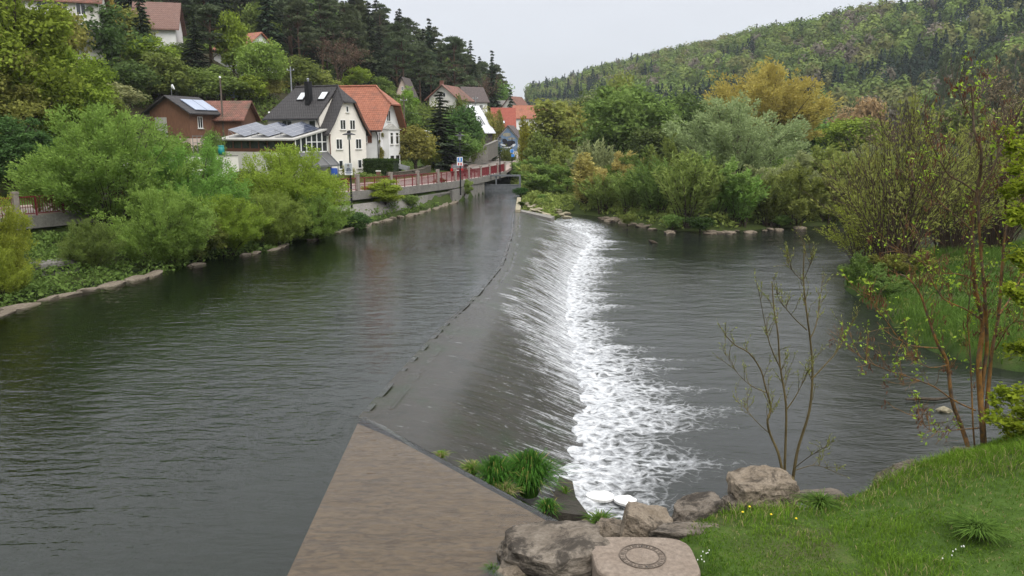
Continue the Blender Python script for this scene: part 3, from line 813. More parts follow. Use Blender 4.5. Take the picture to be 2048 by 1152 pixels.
rb.prism([(1.0, W_ / 2 - yc, zc), (1.0, W_ / 2 + yc, zc), (-1.5, W_ / 2, ri)][::-1], (0, 0, -.16))
roof = rb.obj("roof", M_RED, rdh)
MB().tube([(-L_, W_ / 2, ri + .05), (-1.5, W_ / 2, ri + .05), (1.0, W_ / 2 - yc, zc + .05)], .12, 6).obj("ridge_tiles", M_RED, roof)
MB().prism([(.05, W_ + ov, ze - .2), (.05, W_ / 2 + yc, zc - .2), (.75, W_ / 2 + yc, zc - .2), (.75, W_ + ov, ze - .2)], (0, -.07, -.05)).obj("soffit", M_SOFFIT, rdh)
MB().tube([(-L_, -ov - .08, ze - .05), (.7, -ov - .08, ze - .05)], .08, 6).tube([(.05, -.6, ze - .1), (.06, -.1, ze - .7), (.06, -.1, -.5)], .06, 6).obj("gutter", M_DARKST, rdh)
bay = MB().box(0, 1.5, -1.2, .75, 4.9, 5.3).obj("bay", M_WHITE, rdh)
MB().prism([(0, 1.4, 5.3), (.9, 1.4, 5.3), (.9, 5.0, 5.3), (0, 5.0, 5.3)], (0, 0, .1)).prism([(0, 1.6, 5.4), (0, 4.8, 5.4), (0, 3.2, 6.0)], (.6, 0, 0)).obj("bay_roof", M_LEAD, bay)
for z in (3.55, .75):
    for y in (2.35, 4.0): window(rdh, (.75, y, z), (0, 1, 0), (1, 0, 0), .9, 1.45, fm=M_UPVC if z > 2 else M_DARKST, trans=.68, mull=0)
window(rdh, (0, 3.3, 6.3), (0, 1, 0), (1, 0, 0), 1.1, 1.3)
window(rdh, (0, .8, .9), (0, 1, 0), (1, 0, 0), .8, 1.2)
window(rdh, (-1.9, 0, 3.75), (1, 0, 0), (0, -1, 0), 1.1, 1.35, trans=.65)
MB().box(-1.28, -.07, 3.75, -.75, 0, 5.1).obj("shutter", M_BROWNF, rdh)

# ---- sheds
ws = thing("timber_shed", "dark brown boarded shed with black gable roof, solar collectors and a satellite dish", "shed", (-35.6, 89, 5.9), R(72))
W_, L_, ea, ri = 5.4, 4.5, 3.5, 5.1
MB().box(0, 0, -3, L_, W_, .4).obj("base_wall", M_PINK, ws)
MB().prism([(.02, 0.02, .4), (.02, W_ - .02, .4), (.02, W_ - .02, ea - .12), (.02, W_ / 2, ri - .12), (.02, .02, ea - .12)][::-1], (L_ - .04, 0, 0)).obj("board_wall", M_PLANK, ws)
m_ = (ri - ea) / (W_ / 2); ov = .6
rb = MB()
rb.prism([(-ov, -ov, ea - ov * m_), (L_ + ov, -ov, ea - ov * m_), (L_ + ov, W_ / 2, ri), (-ov, W_ / 2, ri)][::-1], (0, 0, -.14))
rb.prism([(-ov, W_ + ov, ea - ov * m_), (L_ + ov, W_ + ov, ea - ov * m_), (L_ + ov, W_ / 2, ri), (-ov, W_ / 2, ri)], (0, 0, -.13))
roof = rb.obj("roof", M_SLATE, ws)
s = Vector((0, 1, m_)).normalized(); n = Vector((1, 0, 0)).cross(s)
for k in range(2):
    MB().obox(Vector((.9 + k * 1.95, -.1, ea - .1 * m_)) + n * .06, (1.85, 0, 0), s * 2.3, n * .08).obj("solar_collector", M_SOLARB, roof)
window(ws, (1.7, .02, 1.5), (1, 0, 0), (0, -1, 0), .8, 1.3)
MB().box(-.03, 3.1, .5, .06, 4.7, 2.7).obj("grey_panel", M_LEAD, ws)
dish = thing("satellite_dish", "white satellite dish on the ridge of the timber shed", "satellite dish", (Matrix.Translation((-35.6, 89, 5.9)) @ Matrix.Rotation(R(72), 4, "Z")) @ Vector((.9, 2.9, 5.25)), R(75))
MB().tube([(0, 0, -.1), (0, 0, .75)], .03, 6).obj("mast", M_GREYST, dish)
MB().tube([(0, -.02, .75), (.04, -.08, .77), (.1, -.22, .82)], [.02, .24, .31], 14).obj("reflector", M_UPVC, dish)
gable_house("tile_shed", "low open shed with weathered red brown tiled roof between timber shed and black-roofed house", "shed", D(512, 252, 97), 176, 5.4, 4.2, 1.1, 2.9, M_PLANK, M_OLDRED, .5, base=4)
gable_house("greenhouse_shed", "tiny hut with a glass sheet roof among hillside bushes above the tile shed", "shed", D(474, 205, 118), 190, 1.8, 2.6, .9, 2.0, M_PLANK, M_SOLARB, .2, base=3)

# ---- houses on the hillside and in the village behind
gable_house("hillside_house", "white house with broad brown roof high among the trees on the left slope", "house", D(366, 80, 130), 195, 5.6, 8, 1.2, 5.0, M_WHITE, M_BROWNT, .6, base=5, wins=[("l", 1.5, -1.2, 1.0, 1.2), ("l", 3.6, -1.2, 1.0, 1.2)], skyl=[(2.6, .3, 1.2, 1.4)])
gable_house("hillside_house", "white house with dark windows at the top left corner behind trees", "house", D(52, 30, 100), 20, 8, 8, 2.2, 5.5, M_GREYW, M_OLDRED, .5, base=5, wins=[("l", 1.8, .3, 1.1, 1.4), ("l", 4.0, .3, 1.1, 1.4), ("l", 6, .3, 1.1, 1.4)])
gable_house("hillside_house", "small orange-roofed house half hidden by the bright green tree above the black roof", "house", D(555, 118, 135), 150, 7, 7, 1.2, 3.9, M_WHITE, M_RED, .5, base=4)
gable_house("gabled_house", "narrow pink gabled house with dark roof in the woods above the orange roof", "house", D(818, 200, 165), 80, 5, 2.6, 1.6, 4.6, M_PINK, M_DKT, .4, base=5, wins=[("g", 1.3, 1.9, .5, .8)])
gable_house("chalet_house", "chalet with wide low red brown roof and pale gable on the slope", "house", D(913, 205, 150), 74, 8, 5.4, 1.1, 3.3, M_GREYW, M_OLDRED, .7, base=5, wins=[("g", 2.7, 1.0, 1.2, .8)], chim=(3, 4))
gable_house("village_house", "white house with dark brown roof beside the tall utility pole", "house", D(935, 214, 165), 25, 4.4, 6, 1.4, 4.2, M_WHITE, M_DKT, .4, base=5, wins=[("l", 1.2, -.6, .8, 1.1), ("l", 3.0, -.6, .8, 1.1)])
gable_house("village_house", "small house whose smooth white roof carries two dark slits of skylight", "house", D(966, 268, 138), 78, 7, 5, 1.0, 4.9, M_DKT, M_WHROOF, .5, base=3, wins=[("g", 1.2, -1.2, .6, 1.4), ("g", 2.2, -1.2, .6, 1.4)], skyl=[(1.6, .3, .45, 1.7), (2.8, .3, .45, 1.7)])
gable_house("village_house", "house with deep red tiled roof and two small skylights beyond the white roof", "house", D(985, 262, 172), 2, 4.7, 7, 1.2, 5.0, M_WHITE, M_REDD, .4, base=4, skyl=[(1.2, .18, .6, .8), (2.4, .18, .6, .8)])
gable_house("village_house", "grey tiled house with white gable peeping over the red roof", "house", D(975, 226, 215), 5, 4.8, 6, 1.0, 3.4, M_WHITE, M_GRT, .3, base=4)
mu = gable_house("mural_house", "small gabled house with a blue and white bird mural on its front", "house", D(1037, 296, 150), 82, 8, 4.0, 2.0, 4.2, M_GREYW, M_DKT, .35, base=2.5)
gable_house("village_house", "house with bright orange tiled roof behind the tall budding tree", "house", D(1030, 246, 190), 3, 8.0, 7, 1.4, 4.2, M_WHITE, M_RED, .4, base=4)
gable_house("village_house", "house with ornate light brown roof above the orange roof", "house", D(1040, 226, 212), 60, 6, 6, 1.2, 4.4, M_GREYW, M_OLDRED, .3, base=4)
# mural painted panel on the gable
ML = {n: plain("mural_" + n, c, .8, var=.2, scale=1.5) for n, c in (("blue", (.16, .24, .36)), ("dark", (.02, .022, .03)), ("pale", (.62, .66, .70)), ("tan", (.34, .32, .25)))}
def disc(mb, cy, cz, ry, rz_, x, a=0, n=16, half=False):
    pts = []
    for k in range(n):
        t = 2 * math.pi * k / n
        y, z = ry * math.cos(t), rz_ * math.sin(t) * (1 if not half or math.sin(t) > 0 else .35)
        pts.append((x, cy + y * math.cos(a) - z * math.sin(a), cz + y * math.sin(a) + z * math.cos(a)))
    mb.prism(pts, (.02, 0, 0)); return mb
MB().prism([(-.03, .15, -.6), (-.03, 3.85, -.6), (-.03, 3.85, 1.75), (-.03, 2, 3.75), (-.03, .15, 1.75)], (.02, 0, 0)).obj("mural_ground", ML["blue"], mu)
disc(disc(MB(), 2.2, 2.45, .8, .35, -.05), 1.3, 1.75, .7, .2, -.052).obj("mural_cloud", ML["tan"], mu)
disc(disc(MB(), 1.9, .75, 1.35, .55, -.06, -.25), 2.6, 1.3, .5, .4, -.062, .4).obj("mural_bird", ML["dark"], mu)
disc(disc(disc(MB(), 1.0, .45, .55, .22, -.07, -.5), 2.9, .55, .55, .18, -.072, .3), 2.1, .1, .9, .12, -.074).obj("mural_feathers", ML["pale"], mu)

# ---- white garden wall and garage front under the extension, stone walls by the road
M_DRYST = (lambda t: (lambda o: t.done(t.pbsdf(t.mix(.8, t.ramp(t.noise(o, 3, 6, .7), [(.3, (.15, .13, .10)), (.7, (.30, .27, .22))]), t.ramp(t.n("ShaderNodeTexVoronoi", {"Vector": t.map(o, (1, 1, 1.8)), "Scale": 2.4}, feature="DISTANCE_TO_EDGE").outputs["Distance"], [(.0, (.05, .045, .035)), (.12, (.32, .29, .25))]), "MULTIPLY"), .95, t.bump(t.n("ShaderNodeTexVoronoi", {"Vector": t.map(o, (1, 1, 1.8)), "Scale": 2.4}, feature="DISTANCE_TO_EDGE").outputs["Distance"], .8, .1))))(t.co()))(NT("dry_stone"))
def wall_run(name, label, pts, h, th, m, capm=None, cat="wall"):
    t = thing(name, label, cat, pts[0])
    o = Vector(pts[0]); mb = MB(); cp = MB()
    for a, b in zip(pts[:-1], pts[1:]):
        a, b = Vector(a) - o, Vector(b) - o
        d = (b - a); n = Vector((-d.y, d.x, 0)).normalized() * th
        mb.prism([a - Vector((0, 0, .6)), b - Vector((0, 0, .6)), b + n - Vector((0, 0, .6)), a + n - Vector((0, 0, .6))], (0, 0, h + .6))
        e = n * .12
        cp.prism([a - e + Vector((0, 0, h)), b - e + Vector((0, 0, h)), b + n + e + Vector((0, 0, h)), a + n + e + Vector((0, 0, h))], (0, 0, .09))
    mb.obj("masonry", m, t); cp.obj("coping", capm or M_CONC, t)
    return t
wall_run("garden_wall", "long white garden wall seen through the willow below the timber shed", [(-36, 72, 2.5), (-31, 77, 2.5), (-27.6, 80.5, 2.5)], 2.1, .35, M_GREYW)
wall_run("retaining_wall", "pale concrete retaining wall curving up beside the far road", [P(905, 337, 2.1), P(945, 326, 2.3), D(975, 315, 128), D(997, 303, 140)], 1.9, .5, M_CONC)
wall_run("garden_wall", "low dry stone wall in front of the box trailer", [P(778, 350, 2.3), P(800, 350, 2.25), P(845, 343, 2.3), P(862, 336, 2.4)], .25, .5, M_DRYST, M_DRYST)

# ================================================================ DECK, RAILING, GATE
deck = thing("road_deck", "grey concrete deck carrying the road along the river bank", "bridge deck", (-12.8, 60.6, 2.25))
def sub(lo, hi, pts): return [p for p in pts if lo <= p.y <= hi]
dp = sub(38, 107, RLd); org = Vector((-12.8, 60.6, 2.25))
o1, o2, o3 = offs(dp, -.18), offs(dp, .12), offs(dp, 2.2)
eb, sl = MB(), MB()
dn = lambda p, z: p - org + Vector((0, 0, z))
for i in range(len(dp) - 1):
    eb.prism([dn(o1[i], .14), dn(o2[i], .14), dn(o2[i + 1], .14), dn(o1[i + 1], .14)], (0, 0, -.66))
    sl.prism([dn(o2[i], -.3), dn(o3[i], -.3), dn(o3[i + 1], -.3), dn(o2[i + 1], -.3)], (0, 0, -.26))
eb.obj("edge_beam", M_CONC, deck); sl.obj("slab", M_WET, deck)
wb = MB(); q1, q2 = offs(dp, 1.35), offs(dp, 1.75)
for i in range(len(dp) - 1):
    wb.prism([dn(q1[i], -.5), dn(q2[i], -.5), dn(q2[i + 1], -.5), dn(q1[i + 1], -.5)], (0, 0, -2.4))
wb.obj("back_wall", M_WET, deck)
mb = MB(); a, b = P(905, 406), P(969, 386)
mb.prism([a + Vector((0, 0, -1)), b + Vector((0, 0, -1)), b + Vector((-1.2, .8, -1)), a + Vector((-1.2, .8, -1))], (0, 0, 2.25))
o = mb.obj("pier_wall", M_CONC, deck); o.location = -org
M_RAIL = plain("dark_red_paint", (.17, .018, .026), .45, var=.2, scale=2)
M_POST = plain("aggregate_concrete", (.27, .235, .205), .9, var=.25, scale=6)
# stations every ~5.2 m along the rail line
acc = [0]
for i in range(1, len(RLd)): acc.append(acc[-1] + (RLd[i] - RLd[i - 1]).length)
acc = np.array(acc); rl = np.array([tuple(p) for p in RLd])
y38 = float(np.interp(24, rl[:, 1], acc)); y106 = float(np.interp(105.8, rl[:, 1], acc))
npost = int((y106 - y38) / 4.9)
sts = np.linspace(y38, y106, npost + 1)
pt = lambda s: Vector([float(np.interp(s, acc, rl[:, k])) for k in range(3)])
post_me = None
for k, s in enumerate(sts):
    p = pt(s); d = pt(min(s + .5, acc[-1])) - pt(s - .5)
    o = thing("railing_post", "grey concrete post between red railing panels along the river road", "post", p + Vector((0, 0, .12)), math.atan2(d.y, d.x), "concrete posts of the red railing")
    if post_me is None:
        post_me = (MB().box(-.14, -.13, -.05, .14, .13, 1.22).mesh("shaft", M_POST), MB().box(-.16, -.15, 1.22, .16, .15, 1.30).prism([(-.16, -.15, 1.30), (.16, -.15, 1.30), (.16, .15, 1.30), (-.16, .15, 1.30)], (0, 0, .04)).mesh("cap", M_POST))
    link("shaft", post_me[0], o); link("cap", post_me[1], o)
for k in range(len(sts) - 1):
    a, b = pt(sts[k]), pt(sts[k + 1]); d = b - a; L = d.length - .3
    t = thing("red_railing", "dark red steel railing panel between two concrete posts above the river", "railing", a.lerp(b, .5) + Vector((0, 0, .12)), math.atan2(d.y, d.x), "red railing panels")
    slp = (b.z - a.z) / L
    def bar(mb, x0, x1, z0, z1, th): mb.obox((x0, -th / 2, z0 + x0 * slp), (x1 - x0, 0, (x1 - x0) * slp), (0, th, 0), (0, 0, z1 - z0))
    tb = MB(); bar(tb, -L / 2, L / 2, 1.0, 1.06, .07); tb.obj("top_rail", M_RAIL, t)
    tb = MB(); bar(tb, -L / 2, L / 2, .12, .16, .05); tb.obj("bottom_rail", M_RAIL, t)
    bb = MB(); nb_ = int(L / .13)
    for q in range(nb_):
        x = -L / 2 + (q + .5) * L / nb_; bar(bb, x - .011, x + .011, .16, 1.0, .022)
    bb.obj("baluster", M_RAIL, t)
    for q in (-1, 0, 1):
        x = q * L / 3.2
        pb = MB(); bar(pb, x - .035, x + .035, .0, 1.0, .07); pb.obj("upright", M_RAIL, t)
gt = thing("sluice_gate", "grey steel sluice gate closing the side channel under the road deck", "sluice gate", (-1.1, 95.6, 0))
M_GATE = plain("grey_painted_steel", (.13, .14, .15), .6, .2, var=.25)
MB().box(-2.1, 0, -1, 2.1, .15, .72).box(-2.1, -.05, .72, 2.1, .2, .82).box(-2.1, -.05, .3, 2.1, 0, .38).obj("gate_leaf", M_GATE, gt)
for x in (-2.05, 2.05): MB().box(x - .12, -.08, -1, x + .12, .25, 1.78).obj("frame_post", M_GATE, gt)
MB().box(-2.17, -.08, 1.78, 2.17, .25, 1.98).obj("top_beam", M_GATE, gt)
MB().box(-.9, .05, .82, -.72, .2, 1.78).obj("lifting_rod", M_GATE, gt)
# stone facing under the deck
rv = thing("stone_revetment", "sloping pale stone facing on the bank under the road deck", "revetment", (-12, 57, 0))
ys = np.arange(57, 84, 1.5); EDX = lambda y: np.interp(y, [46.7, 55.6, 63, 69.2, 81.4, 92.8], [-13.9, -11.85, -9.8, -7.65, -5.4, -3.3])
mb = MB()
for i in range(len(ys) - 1):
    ya, yb = ys[i], ys[i + 1]
    q = []
    for y in (ya, yb):
        lo = Vector((EDX(y) - .75, y + .3, .35)); hi = Vector((RL_X(y) + .25, y, RL_Z(y) - .75)); hi = lo.lerp(hi, .8)
        q += [lo, hi]
    mb.prism([q[0] + Vector((12, -57, 0)), q[2] + Vector((12, -57, 0)), q[3] + Vector((12, -57, 0)), q[1] + Vector((12, -57, 0))], (0, 0, .16))
mb.obj("stone_facing", M_CONC, rv)

# ================================================================ LAMPS, SIGNS, POLES
M_LAMP = plain("lamp_glass", (.6, .6, .58), .2)
def lamp(p, h, label):
    t = thing("street_lamp", label, "street lamp", p, 0, "mushroom street lamps along the river road")
    MB().tube([(0, 0, -.6), (0, 0, h * .35), (0, 0, h - .55)], [.075, .06, .045], 8).obj("pole", M_DARKST, t)
    MB().lathe((0, 0, h - .55), [(.05, 0), (.12, .03), (.13, .38), (.08, .4)], 12).obj("lantern_glass", M_LAMP, t)
    MB().lathe((0, 0, h - .2), [(.12, .02), (.46, -.02), (.44, .03), (.13, .14), (.12, .26), (.03, .3)], 16).obj("lamp_hat", M_DARKST, t)
    return t
lamp(P(703, 400, 2.2), 4.7, "tall mushroom street lamp with a poster on it, in front of the cream gable")
lamp(P(921, 377, 1.9), 4.9, "mushroom street lamp above the blue and white sign by the parked red car")
lamp(P(1000, 352, 1.8), 4.6, "mushroom street lamp at the far end of the red railing")
def board(name, label, p, w, h, z, parts, pole=0.0, poledn=0):
    t = thing(name, label, "sign" if "poster" not in name else "poster", p, R(4))
    MB().box(-w / 2, -.02, z, w / 2, .02, z + h).obj("panel", M_UPVC, t)
    for nm, mat_, poly in parts:
        mb = MB()
        for q, pg in enumerate(poly): mb.prism([(-w / 2 + a * w, -.024 - .003 * q, z + b * h) for a, b in pg], (0, -.004, 0))
        mb.obj(nm, mat_, t)
    if pole: MB().tube([(0, .06, -.4), (0, .06, pole)], .035, 6).obj("pole", M_DARKST, t)
    return t
C_NAVY = plain("navy_print", (.03, .05, .16), .5); C_BLUE = plain("blue_print", (.05, .22, .60), .5); C_SKIN = plain("flesh_print", (.50, .33, .25), .5); C_REDP = plain("red_print", (.5, .03, .04), .5); C_GREYP = plain("grey_print", (.38, .40, .42), .5)
oval = lambda cx, cy, rx, ry: [(cx + rx * math.cos(a * .5236), cy + ry * math.sin(a * .5236)) for a in range(12)]
pp = P(703, 400, 2.2)
board("portrait_poster", "white poster with a dark portrait tied to the first lamp post", pp + Vector((-.1, -.13, 0)), .54, .82, 1.75,
      [("backdrop", C_GREYP, [[(.05, .3), (.95, .3), (.95, .96), (.05, .96)]]), ("portrait_jacket", C_NAVY, [[(.2, .28), (.8, .28), (.78, .5), (.6, .6), (.4, .6), (.22, .5)]]), ("portrait_face", C_SKIN, [oval(.48, .72, .13, .11)]), ("portrait_hair", M_DARKST, [[(.34, .75), (.62, .75), (.6, .86), (.48, .9), (.36, .86)]]), ("text_band", C_NAVY, [[(.08, .17), (.92, .17), (.92, .23), (.08, .23)], [(.2, .07), (.8, .07), (.8, .12), (.2, .12)]])])
pp = P(921, 377, 1.9)
board("poster_board", "blue and white poster with red feet tied to the lamp by the red car", pp + Vector((-.02, -.13, 0)), .52, .78, 2.05,
      [("blue_field", C_BLUE, [[(.1, .45), (.9, .45), (.9, .92), (.1, .92)]]), ("white_figure", M_UPVC, [[(.3, .5), (.7, .5), (.62, .85), (.38, .85)], oval(.5, .8, .12, .08)]), ("red_band", C_REDP, [[(.15, .05), (.42, .05), (.4, .35), (.2, .35)], [(.58, .05), (.85, .05), (.8, .35), (.6, .35)]])])
sp = P(1024, 333, 2.1)
t = thing("road_sign", "round blue road sign and blue notice on a tall pole at the road bend", "road sign", sp)
MB().tube([(0, 0, -.5), (0, 0, 4.2)], .05, 6).obj("pole", M_DARKST, t)
MB().prism([(.27 * math.cos(a * .3927), -.08, 2.25 + .27 * math.sin(a * .3927)) for a in range(16)], (0, .04, 0)).obj("sign_disc", C_BLUE, t)
MB().prism([(.31 * math.cos(a * .3927), -.035, 2.25 + .31 * math.sin(a * .3927)) for a in range(16)], (0, .03, 0)).obj("sign_rim", M_UPVC, t)
MB().box(-.1, -.06, 1.4, .35, -.02, 1.8).obj("notice_plate", C_BLUE, t)
M_POLEW = wood_mat("grey_utility_pole", (.07, .055, .04), (.14, .11, .085), "X", .5)
def upole(p, h, label, arms=True, m=None):
    t = thing("utility_pole", label, "utility pole", p)
    MB().tube([(0, 0, -3), (0, 0, h)], [.13, .09], 8).obj("shaft", m or M_POLEW, t)
    if arms:
        MB().box(-.5, -.04, h - .5, .5, .04, h - .4).obj("crossarm", M_GREYST, t)
        for x in (-.42, .42): MB().cyl((x, 0, h - .4), .04, .03, .15, 8).obj("insulator", M_UPVC, t)
    else: MB().lathe((0, 0, h), [(.05, 0), (.14, .08), (.1, .2), (.02, .24)], 10).obj("lamp_head", M_UPVC, t)
    return t
upole(D(446, 246, 93), 5.0, "old wooden pole with pale lamp head beside the tile shed", False)
upole(D(540, 256, 92), 1.6, "short white mast between the tile shed and the black roof", False, M_UPVC)
upole(D(809, 260, 118), 4.7, "brown utility pole beside the copper-red bush behind the orange-roofed house")
upole(D(951, 232, 150), 3.6, "pale utility pole in front of the white house on the slope", True, M_GREYST)
upole(D(583, 180, 108), 3.0, "grey roof mast rising behind the left end of the black roof", True, M_GREYST)
# cable from the brown pole to the pale one
ca, cb = D(809, 222, 118), D(951, 208, 150)
mb = MB(); mb.tube([ca.lerp(cb, k / 12) - Vector((0, 0, 1.2 * (1 - (k / 6 - 1) ** 2))) for k in range(13)], .02, 4)
tag(mb.obj("overhead_cable", M_DARKST), "thin sagging cable strung between the two utility poles on the slope", "cable")

# ================================================================ CAR, TRAILER, BARREL
M_CARRED = (lambda t: t.done(t.n("ShaderNodeBsdfPrincipled", {"Base Color": (.10, .008, .012), "Roughness": .25, "Metallic": .3, "Coat Weight": .6})))(NT("dark_red_car_paint"))
M_CARBLK = (lambda t: t.done(t.n("ShaderNodeBsdfPrincipled", {"Base Color": (.012, .013, .016), "Roughness": .25, "Metallic": .3, "Coat Weight": .6})))(NT("black_car_paint"))
M_TYRE = plain("tyre_rubber", (.018, .018, .018), .9)
M_TAIL = plain("tail_light_red", (.45, .01, .012), .2)
def car(label, p, rz, paint):
    """x runs forward, rear at x=0"""
    t = thing("parked_car", label, "car", p, rz)
    hw = .84
    secs = [(0.0, .42, .80, .80), (.05, .34, .98, .84), (.35, .30, .98, .86), (1.4, .28, .97, .87), (2.6, .28, .96, .87), (3.0, .3, .92, .86), (3.75, .32, .80, .82), (3.98, .40, .66, .70)]
    b = MB(); V = []
    for x, z0, z1, w in secs: V += [(x, -w, z0), (x, w, z0), (x, w * 1.0, z0 + (z1 - z0) * .6), (x, w * .93, z1), (x, -w * .93, z1), (x, -w * 1.0, z0 + (z1 - z0) * .6)]
    n = 6; F = []
    for i in range(len(secs) - 1): F += [[i * n + k, i * n + (k + 1) % n, (i + 1) * n + (k + 1) % n, (i + 1) * n + k] for k in range(n)]
    F += [list(range(n))[::-1], [(len(secs) - 1) * n + k for k in range(n)]]
    b.add(V, F)
    g = [(.06, .97, .78), (.42, 1.44, .62), (.9, 1.50, .63), (2.0, 1.48, .62), (2.9, .95, .74)]
    V = []; 
    for x, z, w in g: V.append((x, w, z)); V.append((x, -w, z))
    b.obj("body", paint, t, bevel=.03)
    c = MB(); c.prism([(.10, -.72, .95), (.46, -.72, 1.40), (.95, -.72, 1.45), (1.95, -.72, 1.43), (2.75, -.72, .95)], (0, 1.44, 0))
    c.obj("window_band", M_GLASS, t, bevel=.05)
    r = MB().prism([(.40, -.66, 1.41), (.95, -.66, 1.47), (1.95, -.66, 1.45), (2.1, -.66, 1.36)], (0, 1.32, 0)); r.obj("roof", paint, t, bevel=.03)
    for sgn in (-1, 1):
        pb = MB()
        pb.obox((.04, sgn * .74 - .06, .93), (.1, 0, 0), (0, .12, 0), (0, 0, .02)).obox((.06, sgn * .70 - .05, .95), (.36, 0, .47), (0, .1, 0), (.09, 0, 0)).obox((1.3, sgn * .725 - .015, .95), (.09, 0, 0), (0, .03, 0), (0, 0, .48))
        pb.obj("pillar", paint, t)
        MB().box(-.03, sgn * .66 - .13, .62, .06, sgn * .66 + .13, .90).obj("tail_light", M_TAIL, t)
    MB().box(-.05, -.78, .36, .04, .78, .56).obj("rear_bumper", M_DARKST, t, bevel=.02)
    MB().box(-.02, -.26, .62, .015, .26, .74).obj("number_plate", M_UPVC, t)
    MB().tube([(-.02, 0, .84), (.03, 0, .84)], .05, 12).obj("badge", M_GREYST, t)
    for x in (.72, 3.1):
        for sgn in (-1, 1):
            w = MB().tube([(x, sgn * .70, .31), (x, sgn * .72, .31), (x, sgn * .87, .31), (x, sgn * .885, .31)], [.27, .31, .31, .27], 18).obj("wheel", M_TYRE, t)
            MB().tube([(x, sgn * .87, .31), (x, sgn * .895, .31)], [.19, .17], 12).obj("rim", M_GREYST, w)
    return t
pc = P(914, 350, 1.95); pc.z = RL_Z(pc.y) + .02
car("small dark red car with its tail lights facing the river, parked behind the railing", pc, R(76), M_CARRED)
pc = D(470, 362, 68); pc.z = RL_Z(pc.y) + .04
car("black car parked behind the bright green riverside bush", pc, R(38), M_CARBLK)
tr = thing("box_trailer", "small grey box trailer tipped on its drawbar beside the hedge", "trailer", P(796, 343, 2.45) , R(-8))
M_TRL = plain("grey_galvanised_trailer", (.30, .31, .32), .5, .3, var=.15)
ax = Matrix.Rotation(R(14), 4, "Y")
def tv(mb):
    mb.v = [tuple(ax @ Vector(v) + Vector((0, 0, .45))) for v in mb.v]; return mb
b = MB().box(-1.25, -.6, 0, 1.25, .6, .06).box(-1.25, -.6, .06, 1.25, -.56, .42).box(-1.25, .56, .06, 1.25, .6, .42).box(-1.25, -.56, .06, -1.21, .56, .42).box(1.21, -.56, .06, 1.25, .56, .42)
tv(b).obj("trailer_box", M_TRL, tr)
tv(MB().obox((1.25, -.04, -.05), (1.1, 0, 0), (0, .08, 0), (0, 0, .07))).obj("drawbar", M_DARKST, tr)
for sgn in (-1, 1):
    w = MB().tube([(0, sgn * .62, .30), (0, sgn * .64, .30), (0, sgn * .78, .30), (0, sgn * .79, .30)], [.24, .3, .3, .25], 16).obj("wheel", M_TYRE, tr)
    MB().tube([(0, sgn * .78, .30), (0, sgn * .80, .30)], [.17, .16], 12).obj("rim", M_UPVC, w)
bl = thing("rain_barrel", "blue plastic rain barrel at the foot of the cream house", "barrel", P(669, 357, 2.15))
M_BLU = plain("blue_plastic", (.02, .07, .32), .4)
MB().lathe((0, 0, -.1), [(.30, 0), (.36, .12), (.38, .6), (.36, 1.05), (.34, 1.1)], 16).obj("drum", M_BLU, bl, True)
MB().lathe((0, 0, 1.0), [(.37, 0), (.37, .06), (.30, .09)], 16).obj("lid", M_BLU, bl)
gb = thing("rain_barrel", "turquoise water butt by the garden fence left of the extension", "barrel", D(443, 309, 82))
M_TUR = plain("turquoise_plastic", (.01, .22, .20), .4)
MB().lathe((0, 0, 0), [(.29, 0), (.32, .3), (.30, .85)], 14).obj("drum", M_TUR, gb, True)
MB().lathe((0, 0, .85), [(.32, 0), (.32, .05), (.25, .08)], 14).obj("lid", M_TUR, gb)
fn = thing("garden_fence", "grey wire garden fence on the terrace beside the timber shed", "fence", D(412, 300, 84), R(5))
for k in range(7): MB().box(-1.3 + k * .45, -.03, -1, -1.25 + k * .45, .03, 1.5).obj("fence_post", M_GREYST, fn)
MB().box(-1.3, -.02, 1.4, 1.45, .02, 1.47).box(-1.3, -.02, .7, 1.45, .02, .76).obj("fence_rail", M_GREYST, fn)
hp = P(756, 353, 2.1)
van = thing("white_van", "white van roof showing above the yellow green tree by the road", "van", D(850, 276, 118), R(5))
MB().prism([(-1.0, 0, 0), (1.1, 0, 0), (1.05, 0, .55), (.6, 0, 1.05), (-.95, 0, 1.1)], (0, 1.5, 0)).obj("body", M_UPVC, van, bevel=.06)
MB().box(-.7, -.02, .45, .45, 0.03, .85).obj("side_window", M_GLASS, van)
gp = thing("garden_lantern", "small brick garden pillar with pale top in front of the hedge", "pillar", P(757, 353, 2.15))
MB().box(-.2, -.2, -.3, .2, .2, .55).obj("brick_shaft", M_OLDRED, gp)
MB().prism([(-.26, -.26, .55), (.26, -.26, .55), (.26, .26, .55), (-.26, .26, .55)], (0, 0, .12)).obj("cap_stone", M_GREYW, gp)
# ================================================================ VEGETATION
def runit(n, r): 
    v = r.normal(size=(n, 3)); return v / np.linalg.norm(v, axis=1, keepdims=True)
def nrm(v): return v / np.maximum(np.linalg.norm(v, axis=1, keepdims=True), 1e-9)
def leaf_arrays(C, N, size, r, aspect=.55, along=None):
    """diamond leaves at C facing N"""
    n = len(C)
    if along is None: A = np.cross(N, runit(n, r))
    else: A = along - N * np.sum(along * N, 1, keepdims=True) * .3
    A = nrm(A); B = nrm(np.cross(N, A))
    s = np.asarray(size).reshape(-1, 1) * np.ones((n, 1))
    A, B = A * s, B * s * aspect
    fold = N * s * .18
    V = np.stack([C - A, C + B + fold, C + A, C - B + fold], 1).reshape(-1, 3)
    return V
def leaf_mesh(name, V, tint, m):
    F = np.arange(len(V)).reshape(-1, 4)
    me = np_mesh(name, V, F, m)
    fattr(me, "tint", np.clip(tint, 0, 1))
    return me
